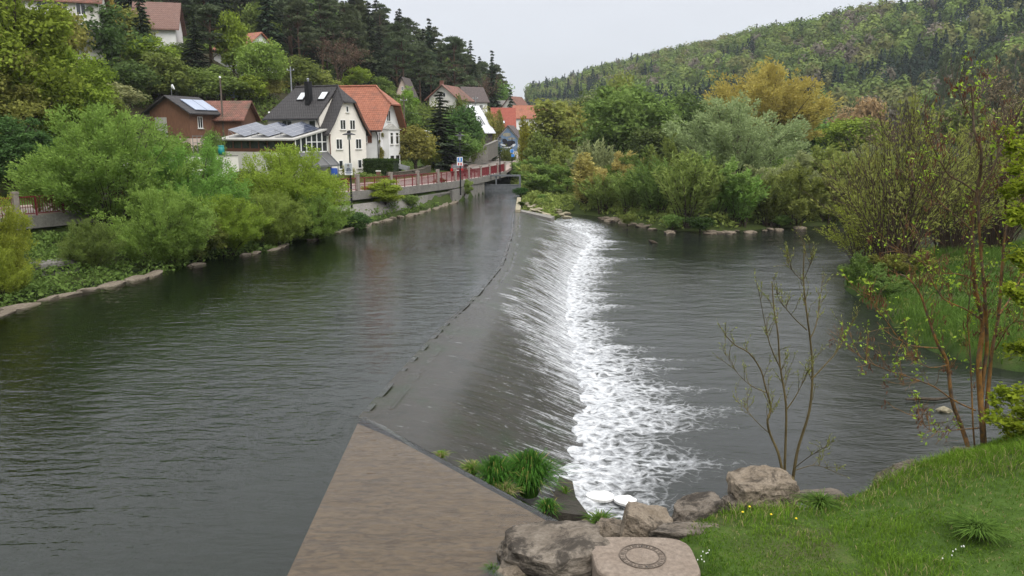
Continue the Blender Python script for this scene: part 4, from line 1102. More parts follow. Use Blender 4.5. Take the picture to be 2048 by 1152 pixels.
def bark_mat(name, a, b):
    t = NT(name); o = t.co(); n1 = t.noise(t.map(o, (5, 5, 1.2)), 2.0, 5, .7)
    return t.done(t.pbsdf(t.ramp(n1, [(.3, a), (.7, b)]), .95, t.bump(n1, .6, .03), spec=.1))
M_BARK = bark_mat("grey_brown_bark", (.035, .028, .02), (.10, .08, .06))
M_BARKP = bark_mat("orange_pine_bark", (.06, .042, .03), (.13, .085, .058))
M_TWIG = bark_mat("brown_twigs", (.05, .035, .025), (.10, .072, .052))

def limb_pts(a, b, r, sag=.08, k=4):
    a, b = np.asarray(a, float), np.asarray(b, float)
    L = np.linalg.norm(b - a); mid = r.normal(size=3) * L * sag
    return [tuple(a + (b - a) * t + mid * math.sin(math.pi * t) + np.array([0, 0, L * .1 * math.sin(math.pi * t)])) for t in np.linspace(0, 1, k)]
class Proto:
    def __init__(s, trunk, leaves, tint, h, w): s.trunk, s.V, s.tint, s.h, s.w = trunk, leaves, tint, h, w; s.me = {}; s.tm = {}
    def trunk_me(s, m):
        if m.name not in s.tm: s.tm[m.name] = s.trunk.mesh("trunk", m, True)
        return s.tm[m.name]
    def crown_me(s, m):
        if "c" not in s.me: s.me["c"] = leaf_mesh("crown", s.V, s.tint, m)
        return s.me["c"]
def broadleaf(seed, h=10, w=8, bf=.22, ncl=46, npl=110, ls=.26, bias=.5, egg=1.0, open_=.0, clr=.17):
    r = np.random.default_rng(seed)
    d = runit(ncl, r); rad = r.random(ncl) ** bias
    cz0, cz1 = h * bf, h
    c = d * rad[:, None]
    zf = (c[:, 2] + 1) / 2
    prof = np.where(zf < .35, .75 + .25 * zf / .35, 1 - .45 * egg * ((zf - .35) / .65) ** 1.6)
    C = np.stack([c[:, 0] * w / 2 * .84 * prof, c[:, 1] * w / 2 * .84 * prof, cz0 + (cz1 - cz0) * (.06 + .88 * zf)], 1)
    cr = w * clr * (.6 + .8 * r.random(ncl))
    ctint = r.random(ncl)
    dirs = runit(ncl * npl, r)
    rr = (.35 + .65 * r.random(ncl * npl) ** .5) * (1 + .25 * r.normal(size=ncl * npl))
    P_ = np.repeat(C, npl, 0) + dirs * (np.repeat(cr, npl) * rr)[:, None] * np.array([1, 1, .72])
    N = nrm(dirs * .5 + runit(len(P_), r) * .8 + np.array([0, 0, .45]))
    V = leaf_arrays(P_, N, ls * (.6 + .8 * r.random(len(P_))), r)
    tint = np.repeat(ctint, npl) * .55 + r.random(len(P_)) * .45
    mb = MB()
    base = w * .028 + h * .008
    top = np.array([r.normal() * w * .05, r.normal() * w * .05, h * .8])
    tp = limb_pts((0, 0, -.5), top, r, .03, 7)
    mb.tube(tp, list(np.linspace(base * 1.15, base * .2, 7)), 8)
    for k in r.permutation(ncl)[:16]:
        t = np.clip((C[k, 2] - h * .12) / h * .75, .14, .8)
        i = t * 6; a = np.array(tp[int(i)]) * (1 - i % 1) + np.array(tp[min(int(i) + 1, 6)]) * (i % 1)
        q = limb_pts(a, C[k], r, .08, 5)
        mb.tube(q, list(np.linspace(base * (.5 - .35 * t), base * .07, 5)), 5)
        for _ in range(2):
            e = C[k] + runit(1, r)[0] * cr[k] * .9
            mb.tube(limb_pts(q[3], e, r, .08, 3), [base * .1, base * .06, base * .03], 3, False)
    return Proto(mb, V, tint, h, w)
def willow(seed, h=4, w=5, nst=60, nl=60, ls=.16, start=.25, spread=1.0, asp=.28, droop=.0, stemr=.03, every=2, twig=0):
    """many stems fanning from the base, narrow leaves along each"""
    r = np.random.default_rng(seed)
    mb = MB(); Vs = []; T = []
    for k in range(nst):
        a = r.random() * 6.283; lean = (r.random() ** .7) * spread
        tip = np.array([math.cos(a) * w / 2 * lean, math.sin(a) * w / 2 * lean, h * (1 - .5 * lean ** 2.0) * (.72 + .33 * r.random())])
        b0 = np.array([math.cos(a), math.sin(a), 0]) * w * .10 * r.random()
        mid = b0 * .5 + tip * .5; mid[2] += h * .10 * lean; mid[:2] *= .85
        ts = np.linspace(0, 1, 7)
        pts = [(1 - t) ** 2 * b0 + 2 * t * (1 - t) * mid + t * t * tip for t in ts]
        if k % every == 0: mb.tube([pts[0] - np.array([0, 0, .3])] + pts[1:], list(np.linspace(stemr, stemr * .2, 7)), 4, False)
        for _ in range(twig):
            q0 = np.array(pts[r.integers(2, 6)]); e = q0 + (tip - b0) * .22 + runit(1, r)[0] * h * .10
            mb.tube([tuple(q0), tuple((q0 + e) / 2 + runit(1, r)[0] * h * .01), tuple(e)], [stemr * .4, stemr * .3, stemr * .15], 3, False)
        st = start + r.random() * .15
        t = st + (1.02 - st) * r.random(nl) ** .8
        t = t[:, None]
        p = (1 - t) ** 2 * b0 + 2 * t * (1 - t) * mid + t * t * tip
        tg = nrm(2 * (1 - t) * (mid - b0) + 2 * t * (tip - mid))
        side = runit(nl, r)
        off = h * .06 * (1.35 - t)
        p = p + side * off * r.random((nl, 1)) ** .5
        al = nrm(tg * .8 + side * .7 - np.array([0, 0, droop]))
        N = nrm(np.cross(al, runit(nl, r)) + np.array([0, 0, .35]))
        Vs.append(leaf_arrays(p, N, ls * (.6 + .8 * r.random(nl)), r, asp, al)); T.append(r.random() * .5 + .5 * r.random(nl))
    return Proto(mb, np.concatenate(Vs), np.concatenate(T), h, w)
def mass(seed, h=8, w=9, nsh=620, nl=42, L=.10, ls=.10, bf=.0, bias=.42, asp=.42, nst=16, stemr=.05, up=.75, egg=.55):
    """a fluffy willow crown: short leafy shoots all through the volume, pushing outward and up"""
    r = np.random.default_rng(seed)
    nl_ = max(14, nsh // 16)
    d = runit(nl_, r); d[:, 2] = d[:, 2] * .9 + .1
    rad = .62 + .5 * r.random(nl_) ** .8
    tipz = np.clip((d[:, 2] * rad + 1) / 2, .04, 1.08)
    prof = np.where(tipz < .4, .78 + .22 * tipz / .4, 1 - egg * (np.clip(tipz - .4, 0, 1) / .6) ** 1.7)
    tips = np.stack([d[:, 0] * rad * w / 2 * prof, d[:, 1] * rad * w / 2 * prof, h * (bf + (1 - bf) * tipz * .93)], 1)
    li = r.integers(0, nl_, nsh)
    tt = (.38 + .62 * r.random(nsh) ** .7)[:, None]
    b_ = tips[li] * np.array([.12, .12, .0]); m_ = (b_ + tips[li]) / 2 + np.array([0, 0, h * .09])
    C = (1 - tt) ** 2 * b_ + 2 * tt * (1 - tt) * m_ + tt * tt * tips[li] + r.normal(size=(nsh, 3)) * np.array([w, w, h]) * .028
    C[:, 2] = np.maximum(C[:, 2], h * .03)
    c = np.stack([C[:, 0] / (w / 2), C[:, 1] / (w / 2), C[:, 2] / h], 1)
    out = np.stack([c[:, 0], c[:, 1], np.zeros(nsh)], 1)
    sd_ = nrm(out * .9 + np.array([0, 0, up]) + runit(nsh, r) * .45)
    l = h * L * (.5 + .9 * r.random(nsh))
    t = r.random((nsh, nl)) ** .8
    side = r.normal(size=(nsh, nl, 3)) * (h * .012 + .16 * l[:, None, None] * (1 - t[..., None]) * .9)
    p = C[:, None] + sd_[:, None] * (t * l[:, None])[..., None] + side
    al = nrm((sd_[:, None] * .8 + side / (np.linalg.norm(side, axis=2, keepdims=True) + 1e-6) * .7).reshape(-1, 3))
    p = p.reshape(-1, 3)
    N = nrm(np.cross(al, runit(len(p), r)) + np.array([0, 0, .5]))
    V = leaf_arrays(p, N, ls * (.6 + .8 * r.random(len(p))), r, asp, al)
    tint = np.repeat(r.random(nl_)[li] * .35 + r.random(nsh) * .25, nl) + .4 * r.random(len(p))
    mb = MB()
    for k in range(nl_):
        tip = tips[k]; b0 = tip * np.array([.12, .12, 0]); mid = (b0 + tip) / 2 + np.array([0, 0, h * .09])
        pts = [(1 - q) ** 2 * b0 + 2 * q * (1 - q) * mid + q * q * tip for q in np.linspace(0, 1, 7)]; pts[0] = pts[0] - np.array([0, 0, .4])
        sr_ = stemr * (.5 + .7 * r.random())
        mb.tube([tuple(x) for x in pts], list(np.linspace(sr_, sr_ * .2, 7)), 5, False)
    return Proto(mb, V, tint, h, w)
def spruce(seed, h=14, w=5, nlev=26, ls=.42, start=.08, dens=1.0):
    r = np.random.default_rng(seed)
    mb = MB().tube([(0, 0, -.6), (0, 0, h * .5), (0, 0, h * .99)], [h * .016, h * .010, .02], 6)
    Vs = []; T = []
    for i in range(nlev):
        f = i / (nlev - 1); z = h * (start + (1 - start) * f)
        R_ = w / 2 * (1 - f) ** .85 * (.75 + .4 * r.random()) + .12
        nb = int(5 + 5 * (1 - f))
        for b in range(nb):
            a = r.random() * 6.283; L = R_ * (.7 + .4 * r.random()); dr = .28 + .25 * (1 - f)
            n = max(4, int(L / ls * 5.5 * dens))
            t = r.random(n)
            x = L * t
            zz = z - L * dr * t + .35 * L * dr * t ** 3 + r.normal(size=n) * .06
            sw = r.normal(size=n) * L * .13 * (1.15 - t)
            C = np.stack([math.cos(a) * x - math.sin(a) * sw, math.sin(a) * x + math.cos(a) * sw, zz], 1)
            al = nrm(np.stack([np.full(n, math.cos(a)), np.full(n, math.sin(a)), np.full(n, -.35)], 1) + runit(n, r) * .6)
            N = nrm(runit(n, r) * .6 + np.array([0, 0, .9]))
            Vs.append(leaf_arrays(C, N, ls * (.5 + .6 * r.random(n)), r, .42, al)); T.append(.2 + .5 * r.random() + .3 * r.random(n) - .25)
    return Proto(mb, np.concatenate(Vs), np.concatenate(T), h, w)
def pine(seed, h=15, w=6.4, ncl=34, npl=95, ls=.36, start=.36):
    r = np.random.default_rng(seed)
    tp = limb_pts((0, 0, -.6), (r.normal() * .5, r.normal() * .5, h * .95), r, .015, 6)
    mb = MB().tube(tp, list(np.linspace(h * .016, h * .004, 6)), 7)
    Vs = []; T = []
    for k in range(ncl):
        f = start + (1 - start) * (k + r.random()) / ncl
        a = r.random() * 6.283
        R_ = w / 2 * (1 - ((f - start) / (1 - start)) ** 1.8 * .8) * (.35 + .65 * r.random() ** .6)
        c = np.array([math.cos(a) * R_, math.sin(a) * R_, h * f * .98])
        i = min(f * .93, .99) * 5; q = np.array(tp[int(i)])
        mb.tube([tuple(q), tuple((q + c) / 2 + np.array([0, 0, -.1])), tuple(c)], [h * .005, h * .004, h * .0015], 4, False)
        d = runit(npl, r); d[:, 2] = np.abs(d[:, 2]) * .8 - .15
        rr = w * .19 * (.6 + .6 * r.random())
        C = c + d * rr * (.3 + .7 * r.random((npl, 1)) ** .5) * np.array([1, 1, .62])
        al = nrm(d + runit(npl, r) * .5 + np.array([0, 0, .3]))
        N = nrm(np.cross(al, runit(npl, r)) + np.array([0, 0, .2]))
        Vs.append(leaf_arrays(C, N, ls * (.5 + .7 * r.random(npl)), r, .4, al)); T.append(r.random() * .5 + r.random(npl) * .5)
    return Proto(mb, np.concatenate(Vs), np.concatenate(T), h, w)
def twigtree(seed, h=9, w=7, levels=5, nl=500, ls=.12, base=.12, fork=3, up=.35, bf=.16, tw=3):
    """bare spring tree: branching twigs with a scatter of small opening leaves"""
    r = np.random.default_rng(seed)
    mb = MB(); ends = []
    def grow(p, d, L, rad, lev):
        k = 4 if lev else 3
        pts = [p]; q = p
        for i in range(k):
            d = d + r.normal(size=3) * .13 + np.array([0, 0, up * .12]); d = d / np.linalg.norm(d)
            q = q + d * L / k; pts.append(q)
        mb.tube([tuple(x) for x in pts], list(np.linspace(rad, rad * .55, k + 1)), 6 if rad > .05 else (4 if rad > .02 else 3), False)
        ends.extend(pts[1:] if lev <= 1 else [])
        if lev == 0: return
        n = fork if lev > 1 else tw
        for i in range(n):
            j = r.integers(k // 2, k + 1) if i else k
            e = d + runit(1, r)[0] * (.62 if i else .3) + np.array([0, 0, up * .3])
            grow(pts[j], e / np.linalg.norm(e), L * (.62 + .25 * r.random()), rad * (.6 if i == 0 else .48), lev - 1)
    grow(np.array([0, 0, -.4]), np.array([0, 0, 1.0]), h * bf + .4, base, 1 if levels < 1 else levels)
    E = np.array(ends)
    s = np.array([w / max(1e-3, np.ptp(E[:, 0])), w / max(1e-3, np.ptp(E[:, 1])), h / E[:, 2].max()])
    mb.v = [tuple(np.array(v) * s) for v in mb.v]
    E = E * s
    C = E[r.integers(0, len(E), nl)] + r.normal(size=(nl, 3)) * ls * .8
    V = leaf_arrays(C, nrm(runit(nl, r) + np.array([0, 0, .4])), ls * (.5 + r.random(nl)), r, .5)
    return Proto(mb, V, r.random(nl), h, w)

# leaf colours
LM = {
 "beech":   leaf_mat("fresh_beech_leaves", (0.126, 0.198, 0.0264), (0.306, 0.42, 0.066)),
 "bright":  leaf_mat("bright_green_willow_leaves", (.135, .215, .038), (.31, .45, .105)),
 "mid":     leaf_mat("mid_green_leaves", (0.0976, 0.1525, 0.0366), (0.2379, 0.3233, 0.0854)),
 "deep":    leaf_mat("deep_green_leaves", (0.0525, 0.09, 0.0275), (0.1375, 0.2, 0.0625)),
 "olive":   leaf_mat("olive_budding_leaves", (0.1736, 0.1848, 0.0403), (0.3472, 0.3472, 0.0952)),
 "yellow":  leaf_mat("yellow_green_leaves", (.19, .235, .03), (.38, .43, .07)),
 "gold":    leaf_mat("golden_willow_leaves", (.31, .24, .055), (.52, .42, .125)),
 "pale":    leaf_mat("pale_gold_catkins", (.33, .27, .08), (.56, .48, .19)),
 "salmon":  leaf_mat("salmon_brown_leaves", (.30, .20, .10), (.48, .35, .19)),
 "grey":    leaf_mat("grey_green_willow_leaves", (.185, .215, .088), (.40, .435, .205)),
 "spruce":  leaf_mat("dark_spruce_needles", (.032, .05, .03), (.085, .112, .062), .15),
 "pine":    leaf_mat("dull_pine_needles", (.06, .082, .044), (.15, .185, .095), .2),
 "bare":    leaf_mat("reddish_buds", (.12, .09, .06), (.24, .185, .12), .15),
 "copper":  leaf_mat("copper_red_leaves", (.045, .012, .014), (.12, .035, .035), .2),
 "reed":    leaf_mat("willow_wand_leaves", (.155, .21, .05), (.35, .43, .12)),
 "hedge":   leaf_mat("dark_hedge_leaves", (.025, .05, .016), (.07, .12, .032), .2),
}
BL = [broadleaf(s, 10, 8, bf=b, ncl=n, egg=e) for s, b, n, e in ((1, .15, 50, 1.0), (2, .2, 44, .8), (3, .12, 56, 1.2), (4, .22, 40, .6))]
BLB = [broadleaf(s, 10, 10, bf=.10, ncl=70, npl=150, ls=.2, clr=.13, egg=.7) for s in (11, 12)]         # bigger, finer crowns
BLF = [broadleaf(s, 12, 9, bf=.06, ncl=110, npl=230, ls=.13, clr=.095, egg=.8, bias=.42) for s in (13, 14)]  # near left, fine leaves
WGD = mass(15, 14, 14, 1500, 40, .085, .16, bf=.12, egg=.45, nst=22, stemr=.14)
BUSH = [broadleaf(s, 4, 5, bf=.02, ncl=40, npl=110, ls=.14, egg=.6, clr=.16) for s in (21, 22)]
WB = [mass(s, 4, 5, 330, 34, .13, .10, stemr=.03) for s in (31, 32, 33)]                 # round willow bush
WT = [willow(s, 4, 4.2, 90, 46, .17, start=.12, spread=.75, asp=.2) for s in (34, 35)]     # upright wands
WN = [mass(s, 8, 9, 1500, 44, .085, .085, egg=.5) for s in (38, 39)]
WL = [mass(s, 8, 9, 900, 36, .10, .115, bf=.02, asp=.36) for s in (36, 37)]         # tall willow shrub
SPR = [spruce(s, 14, 5.2) for s in (41, 42, 43)]
PN = [pine(s, 15, 6.5) for s in (51, 52, 53, 54)]
PO = [broadleaf(61, 12, 4.2, bf=.05, ncl=60, npl=70, ls=.18, egg=1.1, clr=.15)]
FA = [willow(62, 9, 2.2, 60, 70, .17, start=.1, spread=.8, asp=.4, stemr=.05)]
TW = [twigtree(71, 9, 8, 5, 900, .13), twigtree(72, 10, 7, 5, 500, .12, up=.6)]
TWB = [twigtree(73, 11, 10, 6, 2600, .10, base=.16, fork=3)]
def tree(kind, proto, mat_, label, cat, p, h, w, group=None, bark=None, rz=None, leanx=0.0):
    t = thing(kind, label, cat, p, (random.random() * 6.283) if rz is None else rz, group)
    t.scale = (w / proto.w, w / proto.w, h / proto.h)
    if leanx: t.rotation_euler[1] = leanx
    b = bark or M_BARK
    link("trunk", proto.trunk_me(b), t)
    link("crown" if cat == "tree" else "foliage", proto.crown_me(mat_), t, mat_)
    return t
def base_at(x, Y):
    """a point on the ground in the column of picture x at distance Y"""
    d = D(x, 576, Y); return Vector((d.x, Y, gz(d.x, Y) - .05))
def on_ground(x, y, far=400):
    """where the sight line through (x, y) meets the ground"""
    Ys = np.arange(20, far, .5); d = ray(x, y)
    X = d[0] / d[1] * Ys; Z = EYE + d[2] / d[1] * Ys
    g = ground_z(X, Ys); k = np.argmax(g >= Z) if (g >= Z).any() else len(Ys) - 1
    return Vector((X[k], Ys[k], g[k] - .05))
def fit(kind, proto, m, label, cat, x, Y, top, wpx, group=None, bark=None, extra=0.0, **k):
    """plant at column x, distance Y, tall enough to reach picture height `top`, wpx picture pixels wide"""
    p = base_at(x, Y)
    h = max(1.0, D(x, top, Y).z - p.z) + extra
    return tree(kind, proto, m, label, cat, p, h, wpx / FPX * Y * 1.0, group, bark, **k)

# ---- riverside trees and shrubs across the weir (picture x, distance, top y, width)
V1 = "riverside trees beyond the weir"
V2 = "willow shrubs on the far bank"
fit("poplar_tree", PO[0], LM["olive"], "tall slender olive tree budding beside the far road bend", "tree", 1097, 132, 168, 105, V1)
fit("columnar_tree", FA[0], LM["yellow"], "thin yellowish columnar tree at the road bend", "tree", 1046, 128, 232, 30, V1)
fit("columnar_tree", FA[0], LM["olive"], "thin olive columnar tree just right of the yellowish one", "tree", 1062, 134, 240, 30, V1)
fit("broadleaf_tree", BL[1], LM["mid"], "small green tree under the tall slender olive tree", "tree", 1078, 120, 262, 70, V1)
fit("broadleaf_tree", BL[3], LM["olive"], "dull olive tree filling in left of the large green riverside tree", "tree", 1140, 140, 205, 110, V1)
fit("broadleaf_tree", BL[0], LM["deep"], "dark green tree behind the tall slender olive tree", "tree", 1168, 160, 182, 110, V1)
fit("broadleaf_tree", BL[2], LM["olive"], "olive crown peeping over the large green riverside tree", "tree", 1229, 165, 138, 95, V1)
fit("broadleaf_tree", BLB[0], LM["mid"], "large rounded green tree opposite the middle of the weir", "tree", 1243, 120, 155, 225, V1)
fit("broadleaf_tree", BLB[1], LM["deep"], "dark green tree between the large green tree and the grey willow", "tree", 1345, 128, 178, 170, V1)
fit("broadleaf_tree", BL[2], LM["deep"], "low dark tree in the gap beneath the large green riverside tree", "tree", 1300, 112, 250, 130, V1)
fit("broadleaf_tree", BL[0], LM["spruce"], "nearly black tree low between the olive trees by the road", "tree", 1180, 118, 285, 90, V1)
fit("willow_tree", WGD, LM["gold"], "great golden willow rising above all other riverside trees", "tree", 1500, 140, 120, 255, V1)
fit("willow_tree", BLB[0], LM["gold"], "lower golden willow crown left of the great golden one", "tree", 1415, 146, 205, 130, V1)
fit("willow_tree", WL[0], LM["grey"], "big grey-green willow in front of the great golden willow", "tree", 1462, 98, 178, 265, V1)
fit("broadleaf_tree", BLB[0], LM["beech"], "round fresh green tree right of the golden willow", "tree", 1672, 150, 228, 165, V1)
fit("broadleaf_tree", BL[1], LM["mid"], "green tree in shade behind the fresh green round tree", "tree", 1590, 155, 225, 110, V1)
fit("broadleaf_tree", BL[2], LM["salmon"], "salmon-brown tree standing out beyond the round green tree", "tree", 1705, 175, 188, 85, V1)
fit("broadleaf_tree", BL[0], LM["salmon"], "low salmon-brown tree left of the taller salmon one", "tree", 1660, 180, 215, 80, V1)
fit("broadleaf_tree", BL[3], LM["mid"], "green tree glimpsed through the bare twigs at right", "tree", 1900, 165, 195, 130, V1)
fit("broadleaf_tree", BL[0], LM["olive"], "olive tree at the right edge behind the bare trees", "tree", 2015, 120, 190, 170, V1)
fit("bare_tree", TW[0], LM["bare"], "bare brown tree in the thicket left of the tall bare tree", "tree", 1830, 105, 235, 170, V1, M_TWIG)
fit("bare_tree", TWB[0], LM["bare"], "tall bare brown tree rising at the top right", "tree", 1985, 110, 85, 230, V1, M_TWIG)
fit("bare_tree", TW[1], LM["bare"], "grey-brown bare tree between the salmon tree and the tall bare one", "tree", 1775, 125, 225, 120, V1, M_TWIG)
fit("willow_shrub", WL[1], LM["reed"], "broad pale green willow shrub right of the grey willow", "shrub", 1665, 96, 305, 190, V2)
fit("willow_shrub", WL[0], LM["grey"], "pale grey-green willow mass beneath the round green tree", "shrub", 1745, 110, 285, 190, V2)
fit("willow_shrub", WL[1], LM["reed"], "green willow mass on the right behind the twiggy bush", "shrub", 1890, 96, 300, 240, V2)
fit("willow_shrub", WL[0], LM["olive"], "olive willow mass at the right edge of the far bank", "shrub", 2030, 90, 300, 200, V2)
for x, foot, top, w, pr, m, lab in (
    (1112, 385, 308, 125, WB[0], "reed", "olive green willow bush behind the sluice gate"),
    (1062, 372, 318, 85, WB[1], "reed", "small willow bush beside the end of the red railing"),
    (1185, 398, 298, 120, WT[0], "grey", "greyish upright willow bush left of the golden shrub"),
    (1130, 392, 330, 130, WB[2], "reed", "low spreading willow bush over the rock ramp"),
    (1168, 412, 322, 52, FA[0], "pale", "narrow golden shrub at the water's edge"),
    (1232, 412, 315, 125, WB[1], "pale", "golden topped willow shrub by the narrow golden one"),
    (1205, 424, 358, 110, WT[0], "reed", "green reedy willow below the golden topped shrub"),
    (1262, 426, 352, 110, WT[1], "reed", "green willow clump right of the golden topped shrub"),
    (1308, 436, 335, 125, WT[0], "mid", "deep green willow clump on the stony shore"),
    (1375, 452, 328, 170, WT[1], "reed", "large fan-shaped green willow nearest the pool"),
    (1430, 440, 335, 150, WB[0], "reed", "rounded willow bush beneath the big grey willow"),
    (1478, 452, 358, 120, WT[0], "bright", "bright yellow-green willow fan on the shore"),
    (1535, 450, 366, 120, WT[1], "mid", "dark green willow fan beside the bright one"),
    (1592, 450, 345, 150, WB[2], "reed", "rounded willow bush at the water right of the dark fan"),
    (1550, 425, 315, 150, WB[1], "grey", "grey willow bush behind the two willow fans"),
    (1655, 448, 335, 140, WB[0], "reed", "green bush at the far bend of the river"),
    (1720, 446, 330, 140, WB[2], "olive", "olive bush right of the green one at the bend"),
    (1345, 415, 300, 130, WB[0], "mid", "green bush under the dark riverside tree"),
    (1285, 408, 312, 120, WB[2], "mid", "green bush behind the deep green willow clump"),
    (1625, 420, 305, 150, WB[1], "reed", "green bush behind the far bend of the river"),
    (1800, 444, 335, 150, WB[0], "reed", "green bush behind the twiggy bush of the grassy spit"),
    (1900, 442, 330, 160, WB[1], "reed", "willow bush behind the orange-barked tree"),
    (2000, 440, 330, 160, WB[2], "olive", "olive willow bush at the right end of the far bank"),
):
    p = on_ground(x, foot); h = max(1.0, D(x, top, p.y).z - p.z) * 1.18
    tree("willow_shrub", pr, LM[m], lab, "shrub", p, h, w * 1.25 / FPX * p.y, V2)

# ---- left bank: willows and bushes over the water
V3 = "bushes along the left river bank"
def bush(pr, m, lab, x, Y, top, w, name="riverside_bush", z=None, **k):
    t = fit(name, pr, LM[m], lab, "shrub", x, Y, top, w, V3, **k)
    return t
bush(WN[0], "bright", "huge pale green willow bush spreading over the left bank", 238, 46, 195, 330, "willow_shrub")
bush(WN[1], "bright", "lower pale willow bush right of the huge one below the timber shed", 395, 48, 268, 230, "willow_shrub")
bush(WN[0], "yellow", "bright green willow bush beside the black car", 585, 53.5, 280, 235, "willow_shrub")
def shore(pr, m, lab, x, foot, top, w, name="riverside_bush"):
    p = on_ground(x, foot); h = D(x, top, p.y).z - p.z
    tree(name, pr, LM[m], lab, "shrub", p, h * 1.08, w / FPX * p.y, V3)
shore(WN[1], "bright", "leafy willow skirt overhanging the water beneath the huge willow", 330, 535, 372, 210, "willow_shrub")
shore(WN[0], "beech", "olive-leaved bush between the huge willow and the bright willow", 455, 512, 392, 180, "willow_shrub")
shore(BLF[0], "mid", "dark green low bush dipping into the water at the huge willow", 400, 525, 430, 130)
shore(WN[0], "mid", "small dark willow bush low on the bank left of the huge willow", 185, 548, 440, 120, "willow_shrub")
shore(WN[0], "bright", "bright drooping willow skirt at the water's edge by the deck", 625, 482, 380, 150, "willow_shrub")
shore(WN[1], "bright", "bright willow skirt at the water below the black car", 545, 495, 385, 150, "willow_shrub")
bush(WB[2], "bright", "low bright willow fringe at the water below the bright bush", 610, 52.5, 400, 170, "willow_shrub")
bush(WN[0], "yellow", "yellow-green bush cut by the left picture edge", -18, 33, 352, 190)
bush(WN[1], "yellow", "green bush low at the left picture edge over the water", 0, 31.5, 480, 130)
bush(BLF[0], "yellow", "golden budding bush against the deck", 772, 65, 352, 105)
bush(WB[1], "reed", "round green bush against the concrete pier", 928, 83.5, 357, 55)
bush(BUSH[0], "deep", "dark green low bush at the water beside the bright willow", 715, 57.5, 418, 70)
bush(WB[2], "mid", "small green clump on the stone edge below the pier bush", 885, 79, 392, 55)
bush(BUSH[1], "mid", "small leafy clump on the bank below the golden bush", 820, 68.5, 395, 60)

# ---- trees by the houses and road
V4 = "garden trees by the houses"
fit("broadleaf_tree", BL[1], LM["olive"], "yellowish green round tree behind the box trailer", "tree", 838, 101, 250, 95, V4)
fit("broadleaf_tree", BL[0], LM["beech"], "light green tree right of the box trailer", "tree", 862, 108, 285, 60, V4)
fit("spruce_tree", SPR[0], LM["spruce"], "dark drooping conifer beside the road left of the white roof", "tree", 886, 110, 185, 130, V4)
fit("broadleaf_tree", BL[2], LM["deep"], "dark leafy tree right of the drooping roadside conifer", "tree", 930, 122, 205, 85, V4)
fit("broadleaf_tree", BL[3], LM["mid"], "green tree over the curved retaining wall", "tree", 925, 114, 262, 80, V4)
fit("broadleaf_tree", BL[0], LM["olive"], "olive tree between the white roof and the deep red roof", "tree", 978, 146, 212, 40, V4)
fit("broadleaf_tree", BUSH[1], LM["mid"], "green bush on top of the retaining wall", "tree", 945, 126, 262, 55, V4)
fit("broadleaf_tree", BUSH[0], LM["copper"], "copper-red bush right of the orange-roofed house", "tree", 803, 110, 215, 40, V4)
fit("broadleaf_tree", BUSH[0], LM["hedge"], "dark bush on the retaining wall below the mural house", "tree", 986, 140, 278, 35, V4)
fit("broadleaf_tree", BUSH[1], LM["mid"], "green bush beneath the bird mural", "tree", 1016, 140, 290, 40, V4)
fit("broadleaf_tree", BL[1], LM["mid"], "green tree behind the orange-roofed house chimney side", "tree", 820, 128, 195, 70, V4)
fit("broadleaf_tree", BL[2], LM["mid"], "leafy tree above the yellowish tree by the road", "tree", 850, 132, 205, 70, V4)
t = fit("broadleaf_tree", BUSH[1], LM["olive"], "small round-headed tree beside the portrait poster", "tree", 706, 78.0, 327, 28, V4)
fit("broadleaf_tree", BUSH[0], LM["mid"], "green bush between the timber shed and the extension", "tree", 448, 84, 245, 48, V4)
fit("broadleaf_tree", BUSH[0], LM["deep"], "dark bush below the tile shed eaves", "tree", 470, 90, 262, 50, V4)
for x, Y, top, w, pr, m, lab in ((872, 138, 200, 60, 0, "mid", "green tree in front of the chalet wall"), (903, 142, 205, 50, 2, "deep", "dark tree below the chalet gable"), (925, 150, 190, 40, 1, "mid", "tree hiding the left part of the white house with dark roof"), (795, 150, 178, 45, 3, "mid", "green tree hiding the foot of the pink gabled house"), (826, 155, 172, 45, 0, "beech", "fresh green tree right of the pink gable foot"), (955, 152, 222, 45, 3, "olive", "olive bush beneath the white house with dark roof"), (895, 118, 250, 70, 1, "deep", "dark green tree behind the roadside lamp"), (952, 130, 236, 45, 2, "mid", "green tree left of the white sheet roof"), (905, 128, 225, 60, 0, "mid", "green tree between conifer and white roof"), (1000, 160, 218, 26, 1, "olive", "small tree in front of the deep red roof")):
    fit("broadleaf_tree", BL[pr], LM[m], lab, "tree", x, Y, top, w, V4)
# ivy on the bay side of the white house
iv = thing("climbing_ivy", "brown green climber on the corner of the orange-roofed house", "climber", (-15.9, 95, 2.0), R(-15))
r = np.random.default_rng(5); n = 2600
C = np.stack([r.normal(size=n) * .05 + .16, .1 + 1.25 * r.random(n) ** 1.3, r.random(n) * 5.2 - .3], 1)
k_ = fbm(C[:, 1] * 1.2, C[:, 2] * .8, 0, 3, 6) > .42
C = C[k_]
link("foliage", leaf_mesh("foliage", leaf_arrays(C, nrm(np.array([1, 0, .2]) + runit(len(C), r) * .6), .09, r), r.random(len(C)), LM["olive"]), iv)
MB().tube([(.1, .2, -.5), (.1, .4, 2), (.1, .3, 5)], .04, 4).tube([(.1, .4, 0), (.1, 1.0, 3)], .03, 4).obj("stem", M_BARK, iv)
